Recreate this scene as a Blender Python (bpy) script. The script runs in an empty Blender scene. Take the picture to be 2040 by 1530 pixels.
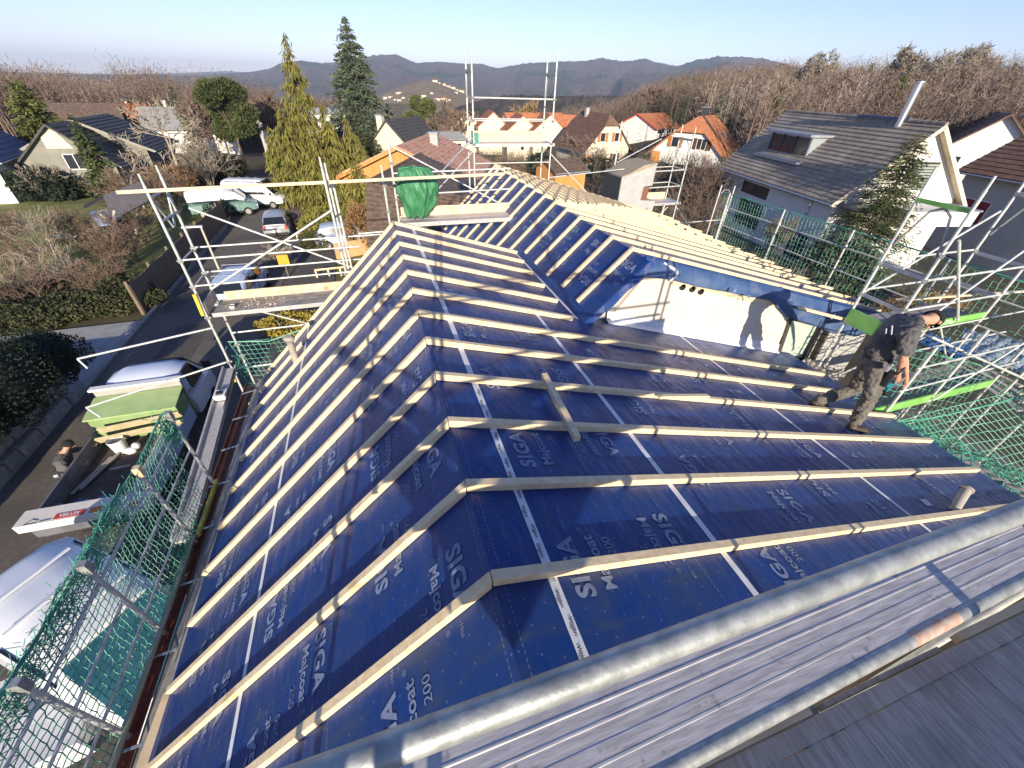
import bpy, bmesh, math, random
import numpy as np
from mathutils import Vector, Matrix

RND = random.Random(11)
NR = np.random.default_rng(11)
SC = bpy.context.scene
COL = SC.collection
rad = math.radians

# ------------------------------------------------------------------ camera, sky, sun, exposure
YAW, PITCH, ROLL = 0.32631, 0.64352, 0.03300
FPX = 790.143
CAM = Vector((-0.2626, -1.0031, 2.0039))
_fw = Vector((math.sin(YAW) * math.cos(PITCH), math.cos(YAW) * math.cos(PITCH), -math.sin(PITCH)))
_r = Vector((math.cos(YAW), -math.sin(YAW), 0))
_u = _r.cross(_fw)
_r2 = _r * math.cos(ROLL) + _u * math.sin(ROLL)
_u2 = _u * math.cos(ROLL) - _r * math.sin(ROLL)
cam_data = bpy.data.cameras.new('camera')
cam_data.sensor_width = 36
cam_data.lens = FPX / 2040 * 36
cam_data.clip_start = 0.02
cam_data.clip_end = 30000
cam = bpy.data.objects.new('camera', cam_data)
COL.objects.link(cam)
mw = Matrix((( _r2.x, _u2.x, -_fw.x, CAM.x), (_r2.y, _u2.y, -_fw.y, CAM.y), (_r2.z, _u2.z, -_fw.z, CAM.z), (0, 0, 0, 1)))
cam.matrix_world = mw
SC.camera = cam

LIGHT_DIR = Vector((0.16, 1.0, -0.30)).normalized()      # the way sunlight travels
SUN_EL = math.asin(-LIGHT_DIR.z)
SUN_AZ = math.atan2(-LIGHT_DIR.x, -LIGHT_DIR.y)          # from +Y towards +X
world = bpy.data.worlds.new('World')
SC.world = world
world.use_nodes = True
wt = world.node_tree
bgn = wt.nodes['Background']
sky = wt.nodes.new('ShaderNodeTexSky')
sky.sky_type = 'NISHITA'
sky.sun_disc = False
sky.sun_elevation = SUN_EL
sky.sun_rotation = SUN_AZ
sky.altitude = 500
sky.air_density = 1.0
sky.dust_density = 0.15
sky.ozone_density = 3.0
tint = wt.nodes.new('ShaderNodeMix'); tint.data_type = 'RGBA'; tint.blend_type = 'MULTIPLY'
tint.inputs['Factor'].default_value = 1.0; tint.inputs['B'].default_value = (0.97, 0.845, 1.04, 1)
wt.links.new(sky.outputs['Color'], tint.inputs['A']); wt.links.new(tint.outputs['Result'], bgn.inputs['Color'])
bgn.inputs['Strength'].default_value = 0.115
sun_d = bpy.data.lights.new('sun', 'SUN')
sun_d.energy = 5.0
sun_d.angle = rad(0.55)
sun_d.color = (1.0, 0.87, 0.68)
sun = bpy.data.objects.new('sun', sun_d)
COL.objects.link(sun)
sun.rotation_euler = LIGHT_DIR.to_track_quat('-Z', 'Y').to_euler()
SC.view_settings.view_transform = 'Standard'
SC.view_settings.look = 'None'
SC.view_settings.exposure = 0.77
SC.view_settings.gamma = 1.0
SC.view_settings.use_curve_mapping = False
SC.render.engine = 'CYCLES'
SC.cycles.max_bounces = 5
SC.cycles.diffuse_bounces = 2
SC.cycles.glossy_bounces = 2
SC.cycles.transparent_max_bounces = 12
SC.cycles.volume_bounces = 0
SC.cycles.use_denoising = True

# ------------------------------------------------------------------ measuring helpers (photo survey -> metres)
def ray(px, py):
    return _fw * FPX + _r2 * (px - 1020) - _u2 * (py - 765)
def at(px, py, depth):
    return CAM + ray(px, py) / FPX * depth
def on(px, py, **k):
    d = ray(px, py)
    for ax, v in k.items():
        i = 'xyz'.index(ax)
        return CAM + d * ((v - CAM[i]) / d[i])

def ground_at(px, py, z=-7.0):
    for _ in range(12):
        p = on(px, py, z=z); z = z * .4 + gz(p.x, p.y) * .6
    return on(px, py, z=z)
# ------------------------------------------------------------------ materials
MATS = {}
def _nodes(name):
    m = bpy.data.materials.new(name)
    m.use_nodes = True
    nt = m.node_tree
    return m, nt, nt.nodes['Principled BSDF']
def mat(name, c, c2=None, rough=0.6, scale=6.0, metal=0.0, bump=0.0, bscale=None, stretch=None, spec=0.4, detail=4.0, lo=0.35, hi=0.65, coat=0.0, trans=0.0, c3=None, scale3=1.0, lo3=.45, hi3=.7):
    if name in MATS:
        return MATS[name]
    m, nt, b = _nodes(name)
    L = nt.links.new
    b.inputs['Roughness'].default_value = rough
    b.inputs['Metallic'].default_value = metal
    b.inputs['Specular IOR Level'].default_value = spec
    b.inputs['Coat Weight'].default_value = coat
    b.inputs['Transmission Weight'].default_value = trans
    b.inputs['Base Color'].default_value = (*c, 1)
    if c2 is not None or bump:
        tc = nt.nodes.new('ShaderNodeTexCoord')
        src = tc.outputs['Object']
        if stretch:
            mp = nt.nodes.new('ShaderNodeMapping')
            mp.inputs['Scale'].default_value = stretch
            L(src, mp.inputs['Vector']); src = mp.outputs['Vector']
    if c2 is not None:
        n = nt.nodes.new('ShaderNodeTexNoise')
        n.inputs['Scale'].default_value = scale
        n.inputs['Detail'].default_value = detail
        L(src, n.inputs['Vector'])
        rp = nt.nodes.new('ShaderNodeValToRGB')
        rp.color_ramp.elements[0].position = lo
        rp.color_ramp.elements[1].position = hi
        rp.color_ramp.elements[0].color = (*c, 1)
        rp.color_ramp.elements[1].color = (*c2, 1)
        L(n.outputs['Fac'], rp.inputs['Fac'])
        out = rp.outputs['Color']
        if c3 is not None:
            n3 = nt.nodes.new('ShaderNodeTexNoise')
            n3.inputs['Scale'].default_value = scale3
            n3.inputs['Detail'].default_value = 3
            L(tc.outputs['Object'], n3.inputs['Vector'])
            mr = nt.nodes.new('ShaderNodeMapRange')
            mr.inputs['From Min'].default_value = lo3
            mr.inputs['From Max'].default_value = hi3
            L(n3.outputs['Fac'], mr.inputs['Value'])
            mx = nt.nodes.new('ShaderNodeMix'); mx.data_type = 'RGBA'
            L(mr.outputs['Result'], mx.inputs['Factor'])
            L(out, mx.inputs['A']); mx.inputs['B'].default_value = (*c3, 1)
            out = mx.outputs['Result']
        L(out, b.inputs['Base Color'])
    if bump:
        n2 = nt.nodes.new('ShaderNodeTexNoise')
        n2.inputs['Scale'].default_value = bscale or scale * 2
        n2.inputs['Detail'].default_value = 5
        L(src, n2.inputs['Vector'])
        bp = nt.nodes.new('ShaderNodeBump')
        bp.inputs['Strength'].default_value = bump
        bp.inputs['Distance'].default_value = 0.02
        L(n2.outputs['Fac'], bp.inputs['Height'])
        L(bp.outputs['Normal'], b.inputs['Normal'])
    MATS[name] = m
    return m

TIMBER = mat('new_timber', (0.70, 0.54, 0.32), (0.80, 0.66, 0.44), rough=.65, scale=3.0, stretch=(6, 6, 6), bump=.15, c3=(0.46, 0.31, 0.17), scale3=2.2, lo3=.62, hi3=.8)
TIMBER_PALE = mat('pale_timber', (0.58, 0.45, 0.29), (0.74, 0.6, 0.4), rough=.7, scale=5, bump=.15, c3=(.35, .25, .15), scale3=3, lo3=.6, hi3=.72)
PLANK_GREY = mat('weathered_plank', (0.42, 0.36, 0.30), (0.60, 0.53, 0.45), rough=.8, scale=7, stretch=(9, 1.2, 4), bump=.4, c3=(.30, .26, .22), scale3=5, lo3=.5, hi3=.75)
PLY_GREY = mat('grey_plywood_deck', (0.20, 0.19, 0.18), (0.33, 0.31, 0.29), rough=.8, scale=6, bump=.2, c3=(.5, .47, .43), scale3=14, lo3=.66, hi3=.7)
GALV = mat('galvanised_steel', (0.27, 0.29, 0.285), (0.46, 0.48, 0.46), rough=.5, scale=22, metal=.45, bump=.12, bscale=40, spec=.5, c3=(.24, .26, .26), scale3=6, lo3=.55, hi3=.8)
ALU = mat('aluminium_plank', (0.42, 0.40, 0.40), (0.58, 0.56, 0.55), rough=.5, scale=9, metal=.35, stretch=(1, 8, 8), bump=.08, c3=(.3, .29, .28), scale3=20, lo3=.63, hi3=.72)
GALV_SUNLIT = mat('sunlit_galvanised_tube', (0.50, 0.52, 0.49), (0.68, 0.69, 0.65), rough=.5, scale=16, metal=.25, spec=.5, c3=(.36, .37, .35), scale3=5, lo3=.55, hi3=.8)  # lighter copy of the galvanised steel, sunlit whiteness put into the colour
GREEN_PAINT = mat('green_paint', (0.17, 0.42, 0.09), (0.24, 0.52, 0.14), rough=.5, scale=4, c3=(.3, .33, .22), scale3=7, lo3=.62, hi3=.72)
YELLOW = mat('yellow_strap', (0.6, 0.42, 0.05), rough=.6)
NETCORD = mat('green_net_cord', (0.05, 0.30, 0.19), (0.12, 0.44, 0.30), rough=.6, scale=3)
NETCORD_PALE = mat('pale_green_net_cord', (0.10, 0.36, 0.24), (0.25, 0.52, 0.40), rough=.6, scale=3)
NETDARK = mat('bunched_teal_net', (0.03, 0.20, 0.18), (0.08, 0.36, 0.28), rough=.7, scale=20, bump=.5)
TAPE = mat('white_tape', (0.62, 0.64, 0.68), (0.74, 0.75, 0.78), rough=.45, scale=9)
PRINT = mat('pale_print', (0.13, 0.18, 0.31), (0.23, 0.28, 0.41), rough=.5, scale=8, c3=(.06, .1, .2), scale3=5, lo3=.55, hi3=.75)
TAPE_INK = mat('grey_ink', (0.10, 0.11, 0.14), rough=.6)
WHITE_WALL = mat('cream_wall_board', (0.64, 0.57, 0.46), (0.68, 0.61, 0.50), rough=.8, scale=2)
WHITE_FOIL = mat('crinkled_white_foil', (0.72, 0.72, 0.72), (0.85, 0.85, 0.84), rough=.4, scale=25, bump=.5)
RENDER_GREY = mat('grey_render', (0.36, 0.36, 0.35), (0.42, 0.42, 0.41), rough=.9, scale=5, bump=.1)
PLASTER_W = mat('white_plaster', (0.76, 0.735, 0.68), (0.81, 0.79, 0.74), rough=.9, scale=1.2)
PLASTER_C = mat('cream_plaster', (0.62, 0.56, 0.43), (0.68, 0.62, 0.49), rough=.9, scale=1.2)
PLASTER_G = mat('grey_plaster', (0.22, 0.22, 0.185), (0.28, 0.275, 0.235), rough=.9, scale=1.0)
WOOD_ORANGE = mat('orange_wood', (0.52, 0.22, 0.06), (0.64, 0.32, 0.11), rough=.7, scale=3, stretch=(3, 3, .4))
SHUTTER = mat('shutter_wood', (0.36, 0.14, 0.04), (0.46, 0.2, 0.06), rough=.6, scale=3)
SHUTTER_DARK = mat('dark_shutter', (0.10, 0.045, 0.03), rough=.6)
GLASS = mat('window_glass', (0.03, 0.035, 0.045), rough=.08, spec=.8)
GLASS_DARK = mat('vehicle_glass', (0.012, 0.015, 0.02), rough=.06, spec=.8)
FRAME_W = mat('white_frame', (0.75, 0.75, 0.73), rough=.5)
FRAME_D = mat('dark_frame', (0.06, 0.055, 0.055), rough=.5)
ZINC = mat('zinc_sheet', (0.34, 0.37, 0.42), (0.44, 0.47, 0.52), rough=.4, metal=.5, scale=3)
COPPER = mat('red_brown_gutter', (0.16, 0.045, 0.03), (0.24, 0.08, 0.05), rough=.4, metal=.3, scale=8)
TILE_GREY = mat('grey_roof_tile', (0.24, 0.20, 0.155), (0.35, 0.295, 0.235), rough=.85, scale=3.5, c3=(.42, .37, .29), scale3=.7, lo3=.5, hi3=.75)
TILE_BROWN = mat('brown_roof_tile', (0.125, 0.07, 0.05), (0.20, 0.12, 0.085), rough=.8, scale=3)
TILE_DARK = mat('dark_brown_roof_tile', (0.085, 0.06, 0.048), (0.155, 0.11, 0.086), rough=.75, scale=4)
TILE_ORANGE = mat('orange_roof_tile', (0.42, 0.15, 0.065), (0.52, 0.22, 0.10), rough=.8, scale=3)
TILE_RED = mat('red_roof_tile', (0.36, 0.13, 0.06), (0.48, 0.2, 0.10), rough=.8, scale=2)
TILE_TERRA = mat('terracotta_roof_tile', (0.44, 0.22, 0.145), (0.60, 0.36, 0.26), rough=.8, scale=1.6, c3=(.55, .35, .27), scale3=6, lo3=.55, hi3=.7)
SLATE = mat('dark_slate_roof', (0.055, 0.052, 0.048), (0.09, 0.086, 0.08), rough=.7, scale=3)
BLUEROOF = mat('blue_grey_roof', (0.08, 0.10, 0.18), (0.12, 0.14, 0.23), rough=.6, scale=3)
GREYROOF = mat('light_grey_roof', (0.24, 0.24, 0.245), (0.3, 0.3, 0.3), rough=.8, scale=3)
ASPHALT = mat('asphalt', (0.115, 0.10, 0.088), (0.16, 0.14, 0.123), rough=.9, scale=9, bump=.2, bscale=60, c3=(.095, .088, .08), scale3=.5, lo3=.5, hi3=.7)
CONCRETE = mat('pale_concrete', (0.27, 0.27, 0.27), (0.34, 0.34, 0.335), rough=.9, scale=2.5, bump=.1)
KERB = mat('kerb_stone', (0.22, 0.22, 0.21), (0.30, 0.30, 0.29), rough=.9, scale=5)
STONE = mat('pale_limestone', (0.22, 0.22, 0.215), (0.34, 0.34, 0.33), rough=.9, scale=5, bump=.5, bscale=9)
GRAVEL = mat('gravelly_mortar', (0.22, 0.18, 0.13), (0.50, 0.43, 0.33), rough=.95, scale=40, bump=1.0, bscale=45)
WOODFENCE = mat('weathered_board', (0.15, 0.11, 0.075), (0.22, 0.17, 0.12), rough=.85, scale=4, stretch=(4, 4, .6))
LOG = mat('pale_log', (0.42, 0.36, 0.28), (0.55, 0.48, 0.38), rough=.8, scale=6, bump=.3)
BARK = mat('brown_bark', (0.13, 0.095, 0.07), (0.22, 0.17, 0.13), rough=.9, scale=12, bump=.5)
BARK_PALE = mat('pale_bark', (0.33, 0.29, 0.24), (0.48, 0.43, 0.37), rough=.9, scale=12)
TWIG = mat('twig', (0.15, 0.105, 0.08), (0.235, 0.17, 0.13), rough=.9, scale=.7)
BRUSH = mat('grey_brown_brush', (0.10, 0.082, 0.058), (0.18, 0.145, 0.105), rough=.9, scale=.5, c3=(.09, .095, .04), scale3=.25, lo3=.5, hi3=.62)
TWIG_RED = mat('reddish_twig', (0.17, 0.115, 0.08), (0.26, 0.185, 0.13), rough=.9, scale=.9)
TWIG_PALE = mat('pale_twig', (0.3, 0.25, 0.19), (0.42, 0.36, 0.28), rough=.9, scale=.9)
FOREST = mat('bare_forest', (0.125, 0.09, 0.072), (0.225, 0.165, 0.13), rough=.95, scale=.12, c3=(.07, .08, .045), scale3=.05, lo3=.6, hi3=.66)
def foliage(name, a, b_, scale=.8):
    return mat(name, a, b_, rough=.75, scale=scale, spec=.25, lo=.3, hi=.7)
NEEDLE_BLUE = foliage('blue_green_needles', (0.05, 0.075, 0.045), (0.13, 0.16, 0.10), 1.0)
NEEDLE_GREEN = foliage('green_needles', (0.03, 0.055, 0.018), (0.085, 0.11, 0.035), 1.2)
NEEDLE_DARK = foliage('dark_needles', (0.03, 0.04, 0.018), (0.075, 0.08, 0.036), .7)
GOLDEN = foliage('golden_sprays', (0.10, 0.105, 0.02), (0.24, 0.22, 0.05), 1.5)
PINE = foliage('pine_needles', (0.04, 0.06, 0.02), (0.11, 0.125, 0.045), .9)
HEDGE = foliage('dark_hedge_leaves', (0.012, 0.022, 0.014), (0.03, 0.045, 0.026), 2)
OLIVE = foliage('olive_leaves', (0.055, 0.06, 0.02), (0.13, 0.12, 0.045), 1.0)
BROWNLEAF = foliage('dry_brown_leaves', (0.18, 0.10, 0.045), (0.30, 0.19, 0.09), 1.2)
WHITE_PAINT = mat('white_vehicle_paint', (0.74, 0.76, 0.78), rough=.3, coat=.4)
TEAL_PAINT = mat('teal_paint', (0.16, 0.27, 0.24), rough=.35, coat=.3)
SILVER_PAINT = mat('silver_paint', (0.42, 0.43, 0.44), rough=.35, metal=.3, coat=.3)
BLUE_PAINT = mat('pale_blue_paint', (0.42, 0.52, 0.68), rough=.35, coat=.3)
BLACK_PLASTIC = mat('black_plastic', (0.02, 0.02, 0.022), rough=.5)
RUBBER = mat('tyre_rubber', (0.018, 0.018, 0.018), rough=.85)
RIM = mat('wheel_rim', (0.5, 0.5, 0.5), rough=.35, metal=.7)
RED = mat('red_paint', (0.5, 0.05, 0.03), rough=.5)
ORANGE = mat('orange_print', (0.7, 0.16, 0.03), rough=.5)
WHITE_PRINT = mat('white_print', (0.8, 0.8, 0.8), rough=.5)
BLUE_FOIL = mat('blue_foil', (0.03, 0.08, 0.25), (0.08, 0.16, 0.36), rough=.35, scale=4, bump=.4)
TARP = mat('green_tarp', (0.035, 0.17, 0.075), (0.07, 0.25, 0.12), rough=.5, scale=4, bump=.25, bscale=14)
BEIGE = mat('beige_sheet', (0.33, 0.30, 0.25), (0.42, 0.39, 0.33), rough=.7, scale=4)
SKIN = mat('skin', (0.50, 0.27, 0.18), (0.56, 0.32, 0.22), rough=.5, scale=20)
DRAPE = mat('dusty_blue_drape', (0.035, 0.075, 0.19), (0.07, 0.12, 0.24), rough=.5, scale=3, bump=.35, bscale=4, c3=(.13, .17, .25), scale3=2.5, lo3=.52, hi3=.75)
WORKWEAR = mat('charcoal_workwear', (0.08, 0.078, 0.08), (0.115, 0.112, 0.11), rough=.85, scale=9, bump=.9, bscale=11)
WORKTROUSER = mat('grey_brown_work_trousers', (0.11, 0.10, 0.087), (0.155, 0.14, 0.122), rough=.85, scale=8, bump=.9, bscale=12)
KNIT = mat('black_knit', (0.012, 0.014, 0.013), (0.022, 0.026, 0.024), rough=.95, scale=60, bump=.5)
BOOT = mat('dark_boot', (0.06, 0.045, 0.035), (0.10, 0.08, 0.06), rough=.7, scale=14)
TOOLBLUE = mat('teal_tool_plastic', (0.02, 0.17, 0.22), rough=.4)
MINERAL = mat('light_grey_board', (0.55, 0.56, 0.57), (0.66, 0.67, 0.68), rough=.6, scale=4)
ROCKWOOL = mat('tan_stuff', (.45, .38, .22), (.58, .5, .32), rough=.9, scale=9)

def underlay_material():
    m, nt, b = _nodes('navy_roof_underlay')
    L = nt.links.new
    N = nt.nodes.new
    uv = N('ShaderNodeUVMap'); uv.uv_map = 'UVMap'
    # dust and foot smears
    n1 = N('ShaderNodeTexNoise'); n1.inputs['Scale'].default_value = 2.3; n1.inputs['Detail'].default_value = 8; n1.inputs['Roughness'].default_value = .68
    L(uv.outputs['UV'], n1.inputs['Vector'])
    mp = N('ShaderNodeMapping'); mp.inputs['Scale'].default_value = (1.0, 5.0, 1); mp.inputs['Rotation'].default_value = (0, 0, .35)
    L(uv.outputs['UV'], mp.inputs['Vector'])
    n2 = N('ShaderNodeTexNoise'); n2.inputs['Scale'].default_value = 2.0; n2.inputs['Detail'].default_value = 7
    L(mp.outputs['Vector'], n2.inputs['Vector'])
    mr = N('ShaderNodeMapRange'); mr.inputs['From Min'].default_value = .42; mr.inputs['From Max'].default_value = .78
    L(n1.outputs['Fac'], mr.inputs['Value'])
    mr2 = N('ShaderNodeMapRange'); mr2.inputs['From Min'].default_value = .55; mr2.inputs['From Max'].default_value = .8
    L(n2.outputs['Fac'], mr2.inputs['Value'])
    ad = N('ShaderNodeMath'); ad.operation = 'ADD'; ad.use_clamp = True
    L(mr.outputs['Result'], ad.inputs[0]); L(mr2.outputs['Result'], ad.inputs[1])
    mx = N('ShaderNodeMix'); mx.data_type = 'RGBA'
    mx.inputs['A'].default_value = (0.002, 0.033, 0.190, 1)
    mx.inputs['B'].default_value = (0.024, 0.050, 0.132, 1)
    L(ad.outputs[0], mx.inputs['Factor'])
    # printed grid of small plus marks, every 12 cm, staggered
    sp = N('ShaderNodeSeparateXYZ'); L(uv.outputs['UV'], sp.inputs[0])
    def mth(op, a, b_=None, c=None):
        n = N('ShaderNodeMath'); n.operation = op
        for i, v in enumerate((a, b_, c)):
            if v is None: continue
            if isinstance(v, (int, float)): n.inputs[i].default_value = v
            else: L(v, n.inputs[i])
        return n.outputs[0]
    gx = mth('SUBTRACT', mth('FRACT', mth('DIVIDE', sp.outputs['X'], .11)), .5)
    gy = mth('SUBTRACT', mth('FRACT', mth('DIVIDE', mth('ADD', sp.outputs['Y'], mth('MULTIPLY', sp.outputs['X'], .3)), .13)), .5)
    ax_, ay = mth('ABSOLUTE', gx), mth('ABSOLUTE', gy)
    p1 = mth('MULTIPLY', mth('LESS_THAN', ax_, .012), mth('LESS_THAN', ay, .045))
    p2 = mth('MULTIPLY', mth('LESS_THAN', ay, .012), mth('LESS_THAN', ax_, .055))
    pl = mth('MAXIMUM', p1, p2)
    # dashed laying line beside each lap
    dx = mth('SUBTRACT', mth('FRACT', mth('DIVIDE', mth('ADD', sp.outputs['X'], 2.0), 1.39)), .5)
    ln = mth('MULTIPLY', mth('LESS_THAN', mth('ABSOLUTE', dx), .0016), mth('LESS_THAN', mth('FRACT', mth('DIVIDE', sp.outputs['Y'], .03)), .6))
    mk = mth('MULTIPLY', mth('MAXIMUM', pl, ln), .5)
    mx2 = N('ShaderNodeMix'); mx2.data_type = 'RGBA'
    L(mk, mx2.inputs['Factor']); L(mx.outputs['Result'], mx2.inputs['A'])
    mx2.inputs['B'].default_value = (.26, .3, .42, 1)
    L(mx2.outputs['Result'], b.inputs['Base Color'])
    ro = N('ShaderNodeMapRange'); ro.inputs['To Min'].default_value = .36; ro.inputs['To Max'].default_value = .6
    L(ad.outputs[0], ro.inputs['Value']); L(ro.outputs['Result'], b.inputs['Roughness'])
    b.inputs['Specular IOR Level'].default_value = .5
    nb = N('ShaderNodeTexNoise'); nb.inputs['Scale'].default_value = 3.2; nb.inputs['Detail'].default_value = 3
    mpb = N('ShaderNodeMapping'); mpb.inputs['Scale'].default_value = (2.2, .8, 1); L(uv.outputs['UV'], mpb.inputs['Vector']); L(mpb.outputs['Vector'], nb.inputs['Vector'])
    bp = N('ShaderNodeBump'); bp.inputs['Strength'].default_value = .35; bp.inputs['Distance'].default_value = .05
    L(nb.outputs['Fac'], bp.inputs['Height']); L(bp.outputs['Normal'], b.inputs['Normal'])
    return m
UNDERLAY = underlay_material()

# ------------------------------------------------------------------ mesh helpers
INV = {}
def props(o, label=None, cat=None, group=None, kind=None):
    if label: o['label'] = label
    if cat: o['category'] = cat
    if group: o['group'] = group
    if kind: o['kind'] = kind
    return o
def thing(name, label, cat, loc=(0, 0, 0), rz=0.0, group=None):
    o = bpy.data.objects.new(name, None)
    COL.objects.link(o)
    o.empty_display_size = .2
    o.location = loc
    o.rotation_euler = (0, 0, rz)
    INV[o.name] = (Matrix.Translation(Vector(loc)) @ Matrix.Rotation(rz, 4, 'Z')).inverted()
    return props(o, label, cat, group)
def link(name, me, mats, parent=None, local=False, smooth=False):
    """link a mesh; with a parent its world coordinates are turned into the root's own space"""
    if not isinstance(mats, (list, tuple)): mats = [mats]
    if len(me.materials) == 0:
        for m in mats: me.materials.append(m)
    o = bpy.data.objects.new(name, me)
    COL.objects.link(o)
    if parent is not None:
        inv = INV.get(parent.name)
        if inv is not None:
            INV[o.name] = inv
            if not local: me.transform(inv)
        o.parent = parent
    if smooth and len(me.polygons):
        me.polygons.foreach_set('use_smooth', [True] * len(me.polygons))
    return o
def copy_tree(o, parent=None, group=None, label=None):
    c = o.copy(); COL.objects.link(c); c.parent = parent
    if label: c['label'] = label
    if o.name in INV: INV[c.name] = INV[o.name]
    for ch in o.children: copy_tree(ch, c)
    return c

def np_mesh(name, V, F):
    V = np.asarray(V, dtype=np.float32).reshape(-1, 3); F = np.asarray(F, dtype=np.int32)
    me = bpy.data.meshes.new(name)
    n, k = F.shape
    me.vertices.add(len(V)); me.vertices.foreach_set('co', V.ravel())
    me.loops.add(n * k); me.loops.foreach_set('vertex_index', F.ravel())
    me.polygons.add(n); me.polygons.foreach_set('loop_start', np.arange(0, n * k, k, dtype=np.int32))
    me.update(calc_edges=True)
    return me

def rods(P0, P1, r0, r1=None, n=3):
    """many prisms at once -> V, F (quads)"""
    P0 = np.asarray(P0, float); P1 = np.asarray(P1, float)
    m = len(P0)
    r0 = np.broadcast_to(np.asarray(r0, float), (m,)); r1 = r0 if r1 is None else np.broadcast_to(np.asarray(r1, float), (m,))
    d = P1 - P0
    d /= np.maximum(np.linalg.norm(d, axis=1, keepdims=True), 1e-9)
    h = np.where(np.abs(d[:, 2:3]) < .9, np.array([[0, 0, 1.]]), np.array([[1., 0, 0]]))
    a = np.cross(d, h); a /= np.linalg.norm(a, axis=1, keepdims=True)
    b_ = np.cross(d, a)
    V = np.empty((m, 2 * n, 3))
    for i in range(n):
        t = 2 * math.pi * i / n
        o = a * math.cos(t) + b_ * math.sin(t)
        V[:, i] = P0 + o * r0[:, None]; V[:, n + i] = P1 + o * r1[:, None]
    base = (np.arange(m) * 2 * n)[:, None]
    F = np.concatenate([np.stack([base[:, 0] + i, base[:, 0] + (i + 1) % n, base[:, 0] + n + (i + 1) % n, base[:, 0] + n + i], 1) for i in range(n)], 0)
    return V.reshape(-1, 3), F

def cards(Cn, D, length, width, rng=NR):
    """leaf-sized pointed quads at centres Cn running along D"""
    Cn = np.asarray(Cn, float); m = len(Cn)
    D = np.asarray(D, float); D = D / np.maximum(np.linalg.norm(D, axis=1, keepdims=True), 1e-9)
    q = rng.normal(size=(m, 3)); S = np.cross(D, q); S /= np.maximum(np.linalg.norm(S, axis=1, keepdims=True), 1e-9)
    length = np.broadcast_to(np.asarray(length, float), (m,))[:, None]; width = np.broadcast_to(np.asarray(width, float), (m,))[:, None]
    V = np.stack([Cn - D * length * .5, Cn + S * width * .5 - D * length * .05, Cn + D * length * .5, Cn - S * width * .5 - D * length * .05], 1)
    F = np.arange(m * 4).reshape(m, 4)
    return V.reshape(-1, 3), F
def joinVF(parts):
    Vs, Fs, o = [], [], 0
    for V, F in parts:
        Vs.append(V); Fs.append(F + o); o += len(V)
    return np.concatenate(Vs), np.concatenate(Fs)

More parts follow.
